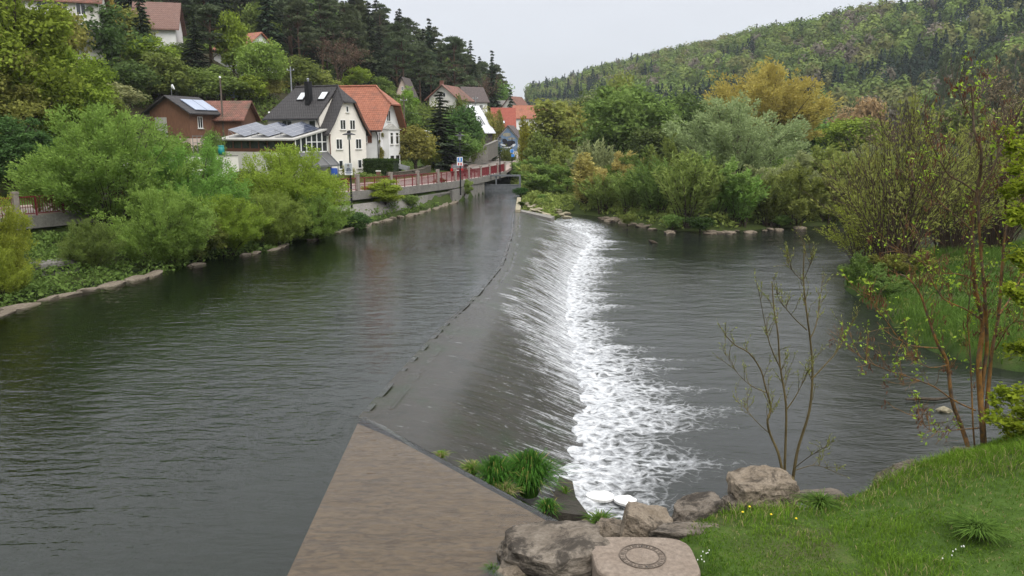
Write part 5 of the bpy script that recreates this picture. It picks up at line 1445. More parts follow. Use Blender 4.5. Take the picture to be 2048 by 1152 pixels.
# clipped hedge
hg = thing("clipped_hedge", "dark clipped hedge in front of the white house", "hedge", P(763, 350, 2.2), R(-20))
r = np.random.default_rng(6); n = 9000
C = np.stack([(r.random(n) - .5) * 3.9, (r.random(n) - .5) * 1.6, r.random(n) * 1.75], 1)
f = r.integers(0, 3, n)
C[f == 0, 2] = 1.72 + .06 * r.normal(size=(f == 0).sum()); C[f == 1, 1] = -.8 + .06 * r.normal(size=(f == 1).sum())
link("foliage", leaf_mesh("foliage", leaf_arrays(C, nrm(runit(n, r) + np.array([0, -.3, .5])), .08, r), r.random(n), LM["hedge"]), hg)
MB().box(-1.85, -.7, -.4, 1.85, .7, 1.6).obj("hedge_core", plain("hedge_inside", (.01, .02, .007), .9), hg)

# ---- left hillside: named ones first
V5 = "trees and shrubs on the left slope"
def hill(kind, pr, m, lab, x, ybase, top, w, cat="tree", bark=None, far=400):
    p = on_ground(x, ybase, far)
    h = max(1.5, D(x, top, p.y).z - p.z)
    return tree(kind, pr, LM[m], lab, cat, p, h, w / FPX * p.y, V5, bark)
hill("broadleaf_tree", BLF[0], "beech", "tall yellow-green maple filling the top left edge", 30, 330, -130, 330)
hill("broadleaf_tree", BLF[1], "olive", "broad olive maple crown at the left picture edge", -15, 345, 40, 260)
hill("broadleaf_tree", BLF[0], "deep", "dark shady tree at the left edge above the road", 40, 395, 215, 200)
hill("broadleaf_tree", BLF[1], "beech", "leafy green tree right of the tall left-edge maple", 155, 335, 70, 220)
hill("broadleaf_tree", BLF[0], "mid", "mid green tree behind the huge pale willow bush", 205, 330, 150, 140)
hill("broadleaf_tree", BUSH[0], "deep", "dark bushes in shade on the slope above the far left railing", 120, 380, 270, 180)
hill("broadleaf_tree", BL[3], "olive", "olive tree below the white house at top left", 130, 190, 10, 110)
hill("broadleaf_tree", BL[0], "deep", "grey-green tree left of the brown-roofed hillside house", 195, 165, -15, 150)
hill("spruce_tree", SPR[1], "spruce", "dark spruce left of the brown roof on the slope", 290, 140, -40, 62)
hill("columnar_tree", FA[0], "gold", "narrow rusty yellow tree on the upper left slope", 226, 120, -30, 30)
hill("spruce_tree", SPR[2], "spruce", "dark spruce just right of the brown hillside roof", 395, 155, 35, 70)
hill("pine_tree", PN[0], "pine", "lone pine with bare orange trunk above the tile shed", 424, 150, 10, 95, bark=M_BARKP)
hill("broadleaf_tree", BL[2], "beech", "bright green tree between the lone pine and the brown spruces", 470, 165, 15, 70)
hill("broadleaf_tree", BLB[0], "bright", "bright yellow-green tree above the black-tiled roof", 520, 200, 70, 125)
hill("broadleaf_tree", BL[1], "mid", "green tree behind the ridge of the black roof", 600, 190, 110, 90)
hill("broadleaf_tree", BL[0], "olive", "brown-green tree behind the two chimneys", 650, 200, 140, 70)
hill("bare_tree", TWB[0], "bare", "large bare brown tree against the dark pines", 680, 190, 60, 140, bark=M_TWIG)
hill("spruce_tree", SPR[0], "spruce", "small dark spruce between the black and the orange roof", 672, 195, 142, 22)
hill("broadleaf_tree", BL[3], "beech", "fresh green tree behind the orange roof ridge", 712, 190, 132, 70)
hill("broadleaf_tree", BL[1], "beech", "light green birch-like tree right of the pink gabled house", 850, 195, 120, 45)
hill("broadleaf_tree", BL[2], "mid", "green bush by the pink gabled house", 765, 205, 150, 50)
hill("broadleaf_tree", BL[3], "beech", "light green tree above the chalet", 895, 185, 150, 40)
for x, yb, tp, w, m, lab in (
    (330, 215, 100, 120, "mid", "rounded green shrub tree above the timber shed"),
    (395, 215, 135, 110, "mid", "green shrub tree right above the solar collectors"),
    (260, 215, 120, 110, "deep", "shady green shrub tree on the slope left of the timber shed"),
    (300, 160, 70, 110, "beech", "light green shrub tree below the brown roof"),
    (225, 240, 165, 120, "grey", "greyish flowering shrub on the grassy slope"),
    (360, 130, 85, 70, "mid", "green bush under the eaves of the brown-roofed house"),
    (445, 205, 130, 100, "mid", "green shrub tree behind the wooden pole"),
    (500, 210, 150, 80, "beech", "light green bush behind the tile shed"),
    (540, 205, 145, 70, "olive", "olive bush left of the black roof"),
    (170, 120, 20, 130, "mid", "mid green tree in front of the white top-left house"),
    (255, 110, 10, 110, "olive", "olive green tree between top-left house and brown roof"),
    (60, 190, 60, 160, "olive", "olive tree below the top left corner"),
    (330, 190, 145, 90, "deep", "dark hawthorn bush on the slope just above the shed roof"),
): hill("shrub_tree", BL[hash(lab) % 1 + len(lab) % 4], m, lab, x, yb, tp, w)

for k, (x, Y, h, w) in enumerate(((-26, 26, 13, 12), (-33, 32, 16, 13), (-42, 40, 20, 15), (-35, 18, 15, 13), (-48, 30, 20, 16), (-46, 48, 18, 14), (-50, 57, 18, 13), (-58, 44, 20, 16))):
    tree("broadleaf_tree", BLF[k % 2], LM[("mid", "beech", "olive", "deep")[k % 4]], ("tall leafy tree standing left of the picture edge above the bank"), "tree", (x, Y, gz(x, Y)), h, w, "tall trees continuing past the left edge")
# ---- the dark wood on the left hill: every tree its own object
r = np.random.default_rng(77)
pts = []
U, K = [], 0
cand = np.stack([r.random(26000) * 200 - 150, 95 + r.random(26000) * 330], 1)
uu, _ = sd_line(cand[:, 0], cand[:, 1], FLx)
gzv = ground_z(cand[:, 0], cand[:, 1])
for (x, y), u, z in zip(cand, uu, gzv):
    if u < 4 + 10 * (y < 190) or u > 120 or len(pts) > 420: continue
    fx = 1024 + FPX * x / (y * CP + (EYE - z) * SP)
    if fx < 215 or fx > 1060: continue
    # the houses and gardens on the lower slope stay clear of dark trees
    lim = np.interp(fx, [215, 420, 620, 760, 900, 1060], [62, 40, 26, 22, 12, 4])
    if u < lim: continue
    sp_ = 3.6 + y * .010
    if all((x - a) ** 2 + (y - b) ** 2 > sp_ * sp_ for a, b, *_ in pts): pts.append((x, y, z, u, fx))
lim_of = lambda f: np.interp(f, [215, 420, 620, 760, 900, 1060], [62, 40, 26, 22, 12, 4])
for x, y, z, u, fx in pts:
    # keep only trees the camera can see some of (crest and front slope)
    q = r.random(); h = 13 + 6 * r.random()
    p = (x, y, z - .2)
    if fx < 560 and q < .35:
        tree("beech_tree", BL[int(r.integers(0, 4))], LM["beech"] if q < .2 else LM["mid"], "green leafy tree standing among the dark conifers of the upper left slope", "tree", p, h * .85, h * .6, "leafy trees among the left hill conifers")
    elif q < .13 + .22 * (u < lim_of(fx) + 12) * (fx < 640):
        tree("beech_tree", BL[int(r.integers(0, 4))], LM["mid"], "green leafy tree standing among the dark conifers of the left hill", "tree", p, h * .9, h * .6, "leafy trees among the left hill conifers")
    elif q < .19:
        tree("bare_tree", TW[int(r.integers(0, 2))], LM["bare"], "bare grey-brown tree in the conifer wood on the left hill", "tree", p, h * .85, h * .6, "bare trees in the left hill wood", M_TWIG)
    elif q < .62:
        tree("pine_tree", PN[int(r.integers(0, 4))], LM["pine"], "dull dark green pine in the dense wood on the left hill", "tree", p, h, h * .5, "pines of the left hill wood", M_BARKP)
    else:
        tree("spruce_tree", SPR[int(r.integers(0, 3))], LM["spruce"], "dark pointed spruce in the dense wood on the left hill", "tree", p, h * 1.05, h * .42, "spruces of the left hill wood")
fit("fir_tree", SPR[1], LM["spruce"], "tall dark fir standing clear on the left skyline", "tree", 811, 215, 38, 62, V5)
fit("fir_tree", SPR[2], LM["spruce"], "dark fir on the skyline right of the tall one", "tree", 843, 240, 70, 40, V5)
fit("pine_tree", PN[1], LM["pine"], "skyline pine above the white village house", "tree", 905, 262, 118, 42, V5, M_BARKP)
fit("fir_tree", SPR[0], LM["spruce"], "tall dark fir at the right end of the left skyline", "tree", 979, 235, 142, 62, V5)
fit("fir_tree", SPR[1], LM["spruce"], "dark fir leaning on the end group of the left skyline", "tree", 962, 240, 150, 50, V5)
fit("bare_tree", TW[1], LM["bare"], "bare pale tree between the skyline firs", "tree", 955, 250, 150, 45, V5, M_TWIG)
fit("broadleaf_tree", BL[1], LM["beech"], "light green tree behind the end firs of the left skyline", "tree", 1000, 250, 165, 30, V5)
fit("fir_tree", SPR[2], LM["spruce"], "black fir alone in the gap of the valley", "tree", 1021, 210, 182, 52, V5)

# ---- the far wood on the right hill: one mass
def low_arrays(kind, seed):
    r = np.random.default_rng(seed)
    if kind == "c":
        n = 130; f = r.random(n) ** 1.1; a = r.random(n) * 6.283
        rad = .21 * (1 - f) ** .9 * (.35 + .65 * r.random(n) ** .5)
        C = np.stack([np.cos(a) * rad, np.sin(a) * rad, .08 + .92 * f - rad * .4], 1)
        N = nrm(np.stack([np.cos(a), np.sin(a), np.full(n, .9)], 1) + runit(n, r) * .5)
        return C, N, .045 * (1.3 - f * .6), r
    n = 300; k = 9
    cd = runit(k, r); cd[:, 2] = cd[:, 2] * .8 + .25
    c = cd * .26 * r.random((k, 1)) ** .4 + np.array([0, 0, .64])
    d = runit(n, r); i = r.integers(0, k, n)
    C = c[i] + d * .24 * (.82 + .18 * r.random((n, 1))) * np.array([1, 1, .8])
    N = nrm(d * 1.2 + runit(n, r) * .16 + np.array([0, 0, .25]))
    return C, N, .038 * (.6 + .8 * r.random(n)), r
LOW = {"c": [low_arrays("c", s) for s in range(4)], "b": [low_arrays("b", s) for s in range(10, 16)]}
r = np.random.default_rng(99)
n = 60000
cx, cy = r.random(n) * 480 - 40, 150 + r.random(n) * 900
rs, rt = sd_line(cx, cy, RIDGE)
zz = ground_z(cx, cy)
fx = 1024 + FPX * cx / (cy * CP + (EYE - zz) * SP)
ok = (rs > -35) & (rs < 215) & (fx > 1000) & (fx < 2120) & (zz > 3.0)
cx, cy, zz, rs = cx[ok], cy[ok], zz[ok], rs[ok]
cell = {}; Vall, Call = [], []
cols = {"b": [(.13, .19, .05), (.17, .24, .06), (.22, .28, .075), (.10, .15, .045), (.18, .19, .07), (.15, .20, .06)], "g": [(.20, .175, .135), (.165, .15, .11)], "c": [(.026, .046, .034), (.034, .056, .04), (.022, .038, .033)]}
nt = 0
for x, y, z, s in zip(cx, cy, zz, rs):
    key = (int(x // 6.8), int(y // 6.8))
    if key in cell: continue
    cell[key] = 1; nt += 1
    pc_ = float(vnoise(x * .022, y * .022, 0, 88)) + .25 * float(vnoise(x * .09, y * .09, 0, 89)) - .12
    low = sstep(90, 200, s)
    con = r.random() < np.clip((pc_ - .52) * 4 + .5 * low * (pc_ > .4) + .02, .0, .9)
    h = (17 + 6 * r.random())
    if con: C, N, sz, _ = LOW["c"][r.integers(0, 4)]; w = h * 1.05; col = cols["c"][r.integers(0, 3)]; asp = .6
    else:
        C, N, sz, _ = LOW["b"][r.integers(0, 6)]; h *= .92; w = h * (.52 + .2 * r.random()); asp = .8
        col = cols["g"][r.integers(0, 2)] if r.random() < .10 else cols["b"][int(np.clip(r.normal() * 1.1 + 6.5 * float(vnoise(x * .03, y * .03, 0, 91)), 0, 5))]
    a = r.random() * 6.283; ca, sa = math.cos(a), math.sin(a)
    Rm = np.array([[ca, -sa, 0], [sa, ca, 0], [0, 0, 1]])
    Cw = (C @ Rm.T) * np.array([w, w, h]) + np.array([x, y, z - 1])
    Vall.append(leaf_arrays(Cw, N @ Rm.T, np.asarray(sz) * h * np.ones(len(C)), r, asp))
    v = .8 + .4 * r.random()
    Call.append(np.tile(np.array([*[k * v for k in col], 1.0]), (len(C), 1)))
def far_mat():
    t = NT("far_wood_leaves")
    c = t.attr("col", "Color")
    c2 = t.n("ShaderNodeHueSaturation", {"Color": c, "Value": t.mr(t.noise(t.co(), .4, 3), .3, .7, .8, 1.2)})
    return t.done(t.n("ShaderNodeMixShader", {0: .25, 1: t.n("ShaderNodeBsdfDiffuse", {"Color": c2}), 2: t.n("ShaderNodeBsdfTranslucent", {"Color": c2})}))
V = np.concatenate(Vall)
fme = np_mesh("far_forest", V, np.arange(len(V)).reshape(-1, 4), far_mat())
fattr(fme, "col", np.concatenate(Call), "FACE", "FLOAT_COLOR")
tag(link("far_forest", fme), "mixed spring forest covering the far hill on the right", "forest", None, "stuff")
print("trees: left hill", len(pts), "far", nt, "leaves", len(V) // 4)
# tall thin trunks at the lower edge of the far wood
r = np.random.default_rng(15)
for k in range(16):
    x = 1835 + k * 14 + r.random() * 8
    Y = 235 + 20 * r.random()
    fit("pine_tree", PN[k % 4], LM["pine"], "tall pine with long bare trunk at the foot of the far wood", "tree", x, Y, 95 + 40 * r.random(), 26, "tall trunks at the foot of the far wood", plain("pale_trunk", (.16, .13, .11), .9) if k == 0 else bpy.data.materials["pale_trunk"])
# ================================================================ UNDERGROWTH AND GRASS (nobody could count it)
def scatter(n, x0, x1, y0, y1, r): return np.stack([x0 + (x1 - x0) * r.random(n), y0 + (y1 - y0) * r.random(n)], 1)
def undergrowth(name, label, pts, hmax, ls, m, r, per=10):
    z = ground_z(pts[:, 0], pts[:, 1])
    hh = hmax * (.15 + .85 * fbm(pts[:, 0] * .55, pts[:, 1] * .55, 0, 3, 61) ** 1.6 * 1.6)
    C = np.repeat(np.stack([pts[:, 0], pts[:, 1], z], 1), per, 0)
    C[:, 2] += np.repeat(hh, per) * r.random(len(C)) ** .6
    C[:, :2] += r.normal(size=(len(C), 2)) * .16
    ct = np.repeat(fbm(pts[:, 0] * .8, pts[:, 1] * .8, 0, 3, 62), per)
    V = leaf_arrays(C, nrm(runit(len(C), r) * .8 + np.array([0, 0, .6])), ls * (.5 + .9 * r.random(len(C))), r, .5)
    o = link(name, leaf_mesh(name, V, np.clip((ct - .3) * 1.6, 0, 1) * .6 + .4 * r.random(len(C)), m))
    return tag(o, label, "undergrowth", None, "stuff")
r = np.random.default_rng(201)
p = scatter(26000, -34, -3, 26, 95, r)
sd = sdf_poly(p[:, 0], p[:, 1], LAND_L); sr, _ = sd_line(p[:, 0], p[:, 1], RLx)
p = p[(sd > .35) & (sr < -.6) & (fbm(p[:, 0] * .3, p[:, 1] * .3, 0, 2, 5) > .30)]
undergrowth("bank_undergrowth", "low mixed weeds and nettles covering the left river bank below the railing", p, .75, .10, LM["mid"], r, 9)
p = scatter(15000, 0, 62, 68, 130, r)
sd = sdf_poly(p[:, 0], p[:, 1], LAND_F)
p = p[(sd > .5)]
undergrowth("shore_undergrowth", "green ground cover between the willows of the far bank", p, 1.0, .17, LM["reed"], r, 9)
p = scatter(14000, -42, -10, 55, 120, r)
sr, _ = sd_line(p[:, 0], p[:, 1], RLx); u, _ = sd_line(p[:, 0], p[:, 1], FLx)
clear = np.ones(len(p), bool)
for hx0, hy0, deg, L0, L1, W0, W1 in ((-19.9, 87.5, -28, -11.4, .8, -5.8, 7), (-15.9, 95, -15, -11, 1.6, -.6, 7)):
    c, s = math.cos(R(deg)), math.sin(R(deg)); lx = (p[:, 0] - hx0) * c + (p[:, 1] - hy0) * s; ly = -(p[:, 0] - hx0) * s + (p[:, 1] - hy0) * c
    clear &= ~((lx > L0) & (lx < L1) & (ly > W0) & (ly < W1))
p = p[clear & (sr > 9.0) & (u < 8) & (fbm(p[:, 0] * .25, p[:, 1] * .25, 0, 2, 9) > .47)]
undergrowth("garden_planting", "low garden plants and rough grass between the houses and the road", p, .55, .12, LM["mid"], r, 7)
p = scatter(22000, -80, 0, 40, 190, r)
u, _ = sd_line(p[:, 0], p[:, 1], FLx)
p = p[(u > 2) & (u < 60) & (fbm(p[:, 0] * .12, p[:, 1] * .12, 0, 2, 19) > .40)]
undergrowth("slope_undergrowth", "brambles and rough shrubs between the trees of the left slope", p, 1.7, .24, LM["mid"], r, 8)

def blades(pts, hgt, wid, r, lean=.5, z=None):
    n = len(pts)
    z = ground_z(pts[:, 0], pts[:, 1]) - .02 if z is None else z
    B = np.stack([pts[:, 0], pts[:, 1], z], 1)
    a = r.random(n) * 6.283; d = np.stack([np.cos(a), np.sin(a), np.zeros(n)], 1)
    b = r.random(n) * 6.283; s = np.stack([np.cos(b), np.sin(b), np.zeros(n)], 1) * (wid * (.6 + .8 * r.random(n)))[:, None]
    h = (hgt * (.5 + .8 * r.random(n)))[:, None]; l = lean * (.2 + r.random((n, 1)))
    m1 = B + np.array([0, 0, 1]) * h * .6 + d * h * l * .35
    tp = B + np.array([0, 0, 1]) * h * (1 - .3 * l) + d * h * l
    V = np.stack([B - s, B + s, m1 + s * .75, m1 - s * .75, m1 - s * .75, m1 + s * .75, tp + s * .1, tp - s * .1], 1).reshape(-1, 3)
    return V
def grass_obj(name, label, V, tint, m):
    me = np_mesh(name, V, np.arange(len(V)).reshape(-1, 4), m)
    fattr(me, "tint", np.repeat(np.clip(tint, 0, 1), 2))
    return tag(link(name, me), label, "grass", None, "stuff")
def grass_mat(name, dark, light, dry):
    t = NT(name)
    f = t.attr("tint")
    col = t.ramp(f, [(.0, dark), (.62, light), (.93, light), (1.0, dry)])
    return t.done(t.n("ShaderNodeMixShader", {0: .3, 1: t.n("ShaderNodeBsdfDiffuse", {"Color": col}), 2: t.n("ShaderNodeBsdfTranslucent", {"Color": col})}))
M_GRASS = grass_mat("lawn_grass", (.05, .105, .012), (.15, .255, .03), (.33, .29, .14))
M_LUSH = grass_mat("lush_grass", (.035, .075, .014), (.105, .18, .035), (.26, .24, .10))
r = np.random.default_rng(202)
p = scatter(470000, 1.8, 19, 9, 25, r)
sd = sdf_poly(p[:, 0], p[:, 1], LAND_N)
fxx = FPX * p[:, 0] / (p[:, 1] * CP + 6 * SP)
tall = fbm(p[:, 0] * .7, p[:, 1] * .7, 0, 3, 63); bare = fbm(p[:, 0] * .5 + 9, p[:, 1] * .9, 0, 3, 64)
mh = ((p[:, 0] - 2.05) / .95) ** 2 + ((p[:, 1] - 11.2) / .8) ** 2
ok = (sd > .12) & (fxx < 1260) & (p[:, 0] > 2.75 - .35 * (p[:, 1] < 10.2)) & (mh > 1) & (r.random(len(p)) < np.clip(.72 - (bare > .56) * .35, .1, 1))
p, tall, bare, sd = p[ok], tall[ok], bare[ok], sd[ok]
edge = np.exp(-((sd - .3) / .45) ** 2) + np.clip((p[:, 0] - 8.0) / 4, 0, 1)
hg_ = .07 + .13 * sstep(.45, .7, tall) + .10 * np.clip(edge, 0, 1.2) * r.random(len(p))
dry = (r.random(len(p)) < .03 + .12 * (bare > .55))
tint = np.where(dry, 1.0, np.clip((tall - .3) * .9 + .5 * r.random(len(p)), 0, .9) * (1 - .25 * (bare > .57)))
grass_obj("lawn_grass", "short fresh grass on the near bank at bottom right", blades(p, hg_, .006, r, .8), tint, M_GRASS)
p = scatter(120000, 15.5, 50, 26, 58, r)
sd = sdf_poly(p[:, 0], p[:, 1], LAND_P)
p = p[sd > .2]
tl = fbm(p[:, 0] * .35, p[:, 1] * .35, 0, 3, 66)
grass_obj("spit_grass", "lush tall grass on the low spit at right", blades(p, .18 + .5 * sstep(.4, .7, tl), .016, r, .7), np.clip((tl - .25) + .4 * r.random(len(p)), 0, .97), M_LUSH)
p = scatter(2600, 15.5, 46, 26, 57, r)
sd = sdf_poly(p[:, 0], p[:, 1], LAND_P); p = p[(sd > .1) & (fbm(p[:, 0] * .4, p[:, 1] * .4, 0, 2, 71) > .5 - .2 * (sd < 1.2))]
undergrowth("spit_undergrowth", "mixed weeds among the grass of the low spit", p, .5, .09, LM["mid"], r, 9)
# meadow on the far bank, seen between shrubs
p = scatter(40000, 20, 110, 72, 190, r)
sd = sdf_poly(p[:, 0], p[:, 1], LAND_F); p = p[sd > 4]
grass_obj("meadow_grass", "tall pale grass of the meadow behind the far bank willows", blades(p, .7 + 0 * p[:, 0], .06, r, .6), r.random(len(p)) * .9, M_GRASS)

# ================================================================ ROCKS
M_ROCKT = stone_mat("tan_limestone", (.25, .20, .145), (.40, .335, .26), (.045, .038, .032), 2.8, .50)
M_ROCKD = stone_mat("dark_lichened_limestone", (.17, .14, .11), (.34, .295, .24), (.028, .025, .022), 2.8, .47)
M_ROCKP = stone_mat("pale_edge_stone", (.19, .155, .115), (.32, .275, .215), (.07, .06, .045), 1.2, .60)
M_ROCKC = stone_mat("cream_ramp_stone", (.34, .30, .20), (.50, .45, .33), (.16, .13, .08), 1.0, .64)
M_ROCKM = stone_mat("mossy_limestone", (.15, .125, .10), (.28, .24, .19), (.035, .03, .026), 1.8, .5, (.09, .10, .025))
def rock_mesh(name, seed, sub=4, box=.6, cuts=9, rough=.17, m=None):
    r = np.random.default_rng(seed)
    bm = bmesh.new(); bmesh.ops.create_icosphere(bm, subdivisions=sub, radius=1.0)
    co = np.array([v.co for v in bm.verts])
    co = co / (np.max(np.abs(co), 1, keepdims=True) ** box)
    for _ in range(cuts):
        n = runit(1, r)[0]; d = .72 + .22 * r.random()
        s = co @ n - d
        co = co - np.clip(s, 0, None)[:, None] * n * .92
    k = seed * 3.7
    co = co * (1 + rough * 1.6 * (fbm(co[:, 0] * 1.5 + k, co[:, 1] * 1.5, co[:, 2] * 1.5, 3, seed) - .5) + rough * 1.0 * (fbm(co[:, 0] * 5 + k, co[:, 1] * 5, co[:, 2] * 7, 3, seed + 5) - .5))[:, None]
    for v, c in zip(bm.verts, co): v.co = c * .5
    me = bpy.data.meshes.new(name); bm.to_mesh(me); bm.free()
    me.materials.append(m)
    return me
def rock(label, x, y, z, dims, rz, seed, m, name="boulder", cat="rock", group="boulders lining the near bank", **k):
    p = P(x, y, z)
    me = rock_mesh(name, seed, 5, m=m, **k)
    o = link(name, me); o.location = p; o.scale = dims; o.rotation_euler = (.1 * math.sin(seed), .12 * math.cos(seed * 2), R(rz))
    return tag(o, label, cat, group)
rock("big flat dark boulder with tan patches at the bottom edge, left of the manhole", 1112, 1118, .0, (1.75, 1.25, .95), 20, 1, M_ROCKD, cuts=7)
rock("small grey boulder tucked at the left of the big flat one", 1040, 1146, -.1, (.75, .6, .5), 50, 2, M_ROCKT)
rock("tan squarish boulder with a pale flat top behind the manhole", 1298, 1058, .05, (.95, .85, .85), -15, 3, M_ROCKT, box=.75)
rock("dark blocky boulder between the tan boulder and the grass", 1392, 1040, .05, (.95, .7, .8), 10, 4, M_ROCKD, box=.8)
rock("long low dark boulder beneath the dark blocky one", 1375, 1082, .05, (1.25, .6, .55), -8, 5, M_ROCKD, box=.7)
rock("flat brown slab stone at the end of the weir wing", 1165, 1062, -.22, (.75, .5, .35), 25, 6, M_ROCKT)
rock("second brown slab stone wedged beside the tan boulder", 1222, 1070, -.2, (.62, .5, .45), -20, 7, M_ROCKT)
rock("largest tan boulder with dark left face in front of the bare sapling", 1522, 992, .0, (1.25, .95, 1.05), 12, 8, M_ROCKT, box=.65)
rock("small dark stone leaning against the left side of the largest boulder", 1466, 1016, -.1, (.45, .4, .45), 30, 9, M_ROCKD)
rock("thin dark slab lying behind the grass right of the largest boulder", 1640, 998, -.05, (1.0, .45, .28), 4, 10, M_ROCKD, box=.8)
rock("mossy boulder half covered by grass on the bank edge", 1800, 955, .15, (.9, .7, .6), 15, 11, M_ROCKM)
rock("pale stone at the foot of the orange-barked tree", 1928, 905, .35, (.45, .3, .22), 0, 12, M_ROCKP)
rock("white washed stone in the shallow water by the orange-barked tree", 1889, 822, -1.48, (.45, .35, .3), 0, 13, M_ROCKC, group="stones in the pool")

STONES = [rock_mesh("edge_stone", 30 + k, 3, box=.85, cuts=9, rough=.12, m=M_ROCKP) for k in range(6)]
r = np.random.default_rng(205)
LE = np.array([(-19.5, 29.3), (-19.2, 31.1), (-17.6, 36.2), (-16.1, 41.6), (-13.9, 46.7), (-11.85, 55.6), (-9.8, 63), (-7.65, 69.2), (-5.7, 79.5)])
y = 29.0
while y < 79:
    L = .7 + 1.0 * r.random() if y < 60 else .8 + .7 * r.random()
    x = float(np.interp(y, LE[:, 1], LE[:, 0]))
    d = float(np.interp(y + .5, LE[:, 1], LE[:, 0])) - x
    if not (38 < y < 54 and r.random() < .6):
        o = link("edge_stone", STONES[r.integers(0, 6)])
        o.location = (x - .15 + .12 * r.normal(), y, -.05 + .05 * r.random()); o.scale = (.42 + .2 * r.random(), L, .24 + .12 * r.random()); o.rotation_euler = (.08 * r.normal(), .1 * r.normal(), -math.atan2(d, .5) + .15 * r.normal())
        tag(o, "flat pale stone in the row edging the left bank at the waterline", "stone", "edge stones along the left bank")
    y += L * .92
SH = [(8.9, 80), (11, 74), (13.1, 67.6), (18.3, 67.1), (23.8, 69.7), (28.1, 71.7)]
SHS = [rock_mesh("shore_stone", 50 + k, 3, box=.6, cuts=7, m=M_ROCKT) for k in range(4)]
for k in range(46):
    t = r.random() ** 1.4 * 4.6; i = int(t); a, b = SH[i], SH[min(i + 1, 5)]; f = t - i
    o = link("shore_stone", SHS[k % 4])
    o.location = (a[0] + (b[0] - a[0]) * f + r.normal() * .5 + .4, a[1] + (b[1] - a[1]) * f - .2 - 1.3 * r.random() + (.6 if k % 3 else 0), -1.45); s = .35 + .75 * r.random() ** 2
    o.scale = (s * 1.4, s * .9, s * .32); o.rotation_euler = (0, 0, r.random() * 3)
    tag(o, "low pale brown stone on the shallow shore below the far willows", "stone", "stones along the far shore")
RC = [rock_mesh("ramp_stone", 70 + k, 3, box=.7, cuts=7, m=M_ROCKC) for k in range(4)]
for k in range(34):
    f = r.random(); x = .9 + 4.6 * f ** .8 + r.normal() * .3; y = 72 + 13 * r.random() + 3 * f
    o = link("ramp_stone", RC[k % 4]); s = .3 + .5 * r.random()
    o.location = (x, y, -.05 - .27 * max(0, x - 1.0) + .1 * r.normal()); o.scale = (s * 1.5, s, s * .4); o.rotation_euler = (.1 * r.normal(), .2, r.random() * 3)
    tag(o, "cream coloured stone of the rough ramp beside the far end of the weir", "stone", "stones of the rock ramp")
rp = thing("ramp_wall", "narrow pale concrete wall between the upper river and the rock ramp", "wall", (.45, 76, 0))
MB().prism([(-.15, -6, -.8), (.3, -6, -.8), (.5, 8, -.8), (.1, 8, -.8)], (0, 0, .98)).obj("masonry", M_ROCKC, rp)
MB().prism([(.3, -6.0, -1.9), (2.9, -8.4, -2.3), (3.3, -6.6, -2.3), (.4, -4.6, -1.9)], (0, 0, 1.95)).obj("ramp_slab", M_CONC, rp)
cv = thing("culvert_outlet", "small concrete outlet block with a dark slot on the left bank slope", "culvert", on_ground(112, 545), R(58))
MB().box(-.9, -.5, -.6, .9, .6, .55).obj("concrete_block", M_CONC, cv, bevel=.04)
MB().box(-.7, -.53, .12, .7, -.48, .34).obj("outlet_slot", M_DARKST, cv)
# foam rafts
M_FOAM = (lambda t: t.done(t.pbsdf(t.ramp(t.noise(t.co(), 9, 5, .7), [(.3, (.58, .58, .56)), (.7, (.74, .74, .73))]), .8, t.bump(t.noise(t.co(), 22, 4, .7), .6, .03), spec=.1)))(NT("stiff_river_foam"))
for x, y, w, d_, lab in ((1200, 995, .62, .5, "oval raft of stiff white foam near the end of the weir"), (1250, 1003, .5, .45, "ragged raft of white foam right of the oval one")):
    p = P(x, y, -1.44); pts = []
    for k in range(26):
        a = k / 26 * 6.283; q = 1 + .35 * (float(vnoise(math.cos(a) * 2 + x, math.sin(a) * 2)) - .5)
        pts.append((math.cos(a) * w / 2 * q, math.sin(a) * d_ / 2 * q, 0))
    mb = MB().prism(pts, (0, 0, .05)); o = mb.obj("foam_raft", M_FOAM); o.location = p; tag(o, lab, "foam", "foam rafts")

# manhole
mo = P(1285, 1112, .38)
mt = thing("manhole", "round manhole cover with iron ring set in a tan concrete block at the bottom edge", "manhole", mo)
M_MHC = stone_mat("tan_manhole_concrete", (.27, .215, .17), (.36, .30, .245), (.17, .135, .11), 1.2, .62)
pts = []
for k in range(40):
    a = k / 40 * 6.283; n_ = 4.0
    rx = .80 * (abs(math.cos(a)) ** n_ + abs(math.sin(a)) ** n_) ** (-1 / n_)
    q = 1 + .10 * (float(vnoise(math.cos(a) * 1.5 + 3, math.sin(a) * 1.5 + 8)) - .5)
    pts.append((math.cos(a) * rx * q + .02, math.sin(a) * rx * .80 * q, -.8))
MB().prism(pts, (0, 0, .79)).obj("concrete_block", M_MHC, mt, bevel=.05)
M_IRON = stone_mat("worn_cast_iron", (.17, .14, .115), (.27, .22, .18), (.10, .085, .07), 6, .62)
def ring(mb, r0, r1, z0, z1, n=48):
    V = []
    for k in range(n):
        a = k / n * 6.283; c, s = math.cos(a), math.sin(a)
        V += [(c * r0, s * r0, z0), (c * r1, s * r1, z0), (c * r1, s * r1, z1), (c * r0, s * r0, z1)]
    F = []
    for k in range(n):
        a, b = k * 4, (k + 1) % n * 4
        for i in range(4): F.append([a + i, a + (i + 1) % 4, b + (i + 1) % 4, b + i])
    return mb.add(V, F)
ring(ring(MB(), .338, .355, -.06, .008), .247, .262, -.06, .008).obj("frame_ring", M_IRON, mt)
ring(MB(), .262, .338, -.08, -.004).obj("pattern_band", M_MHC, mt)
sm = MB(); V = []; nseg = 108        # cast relief running round the ring
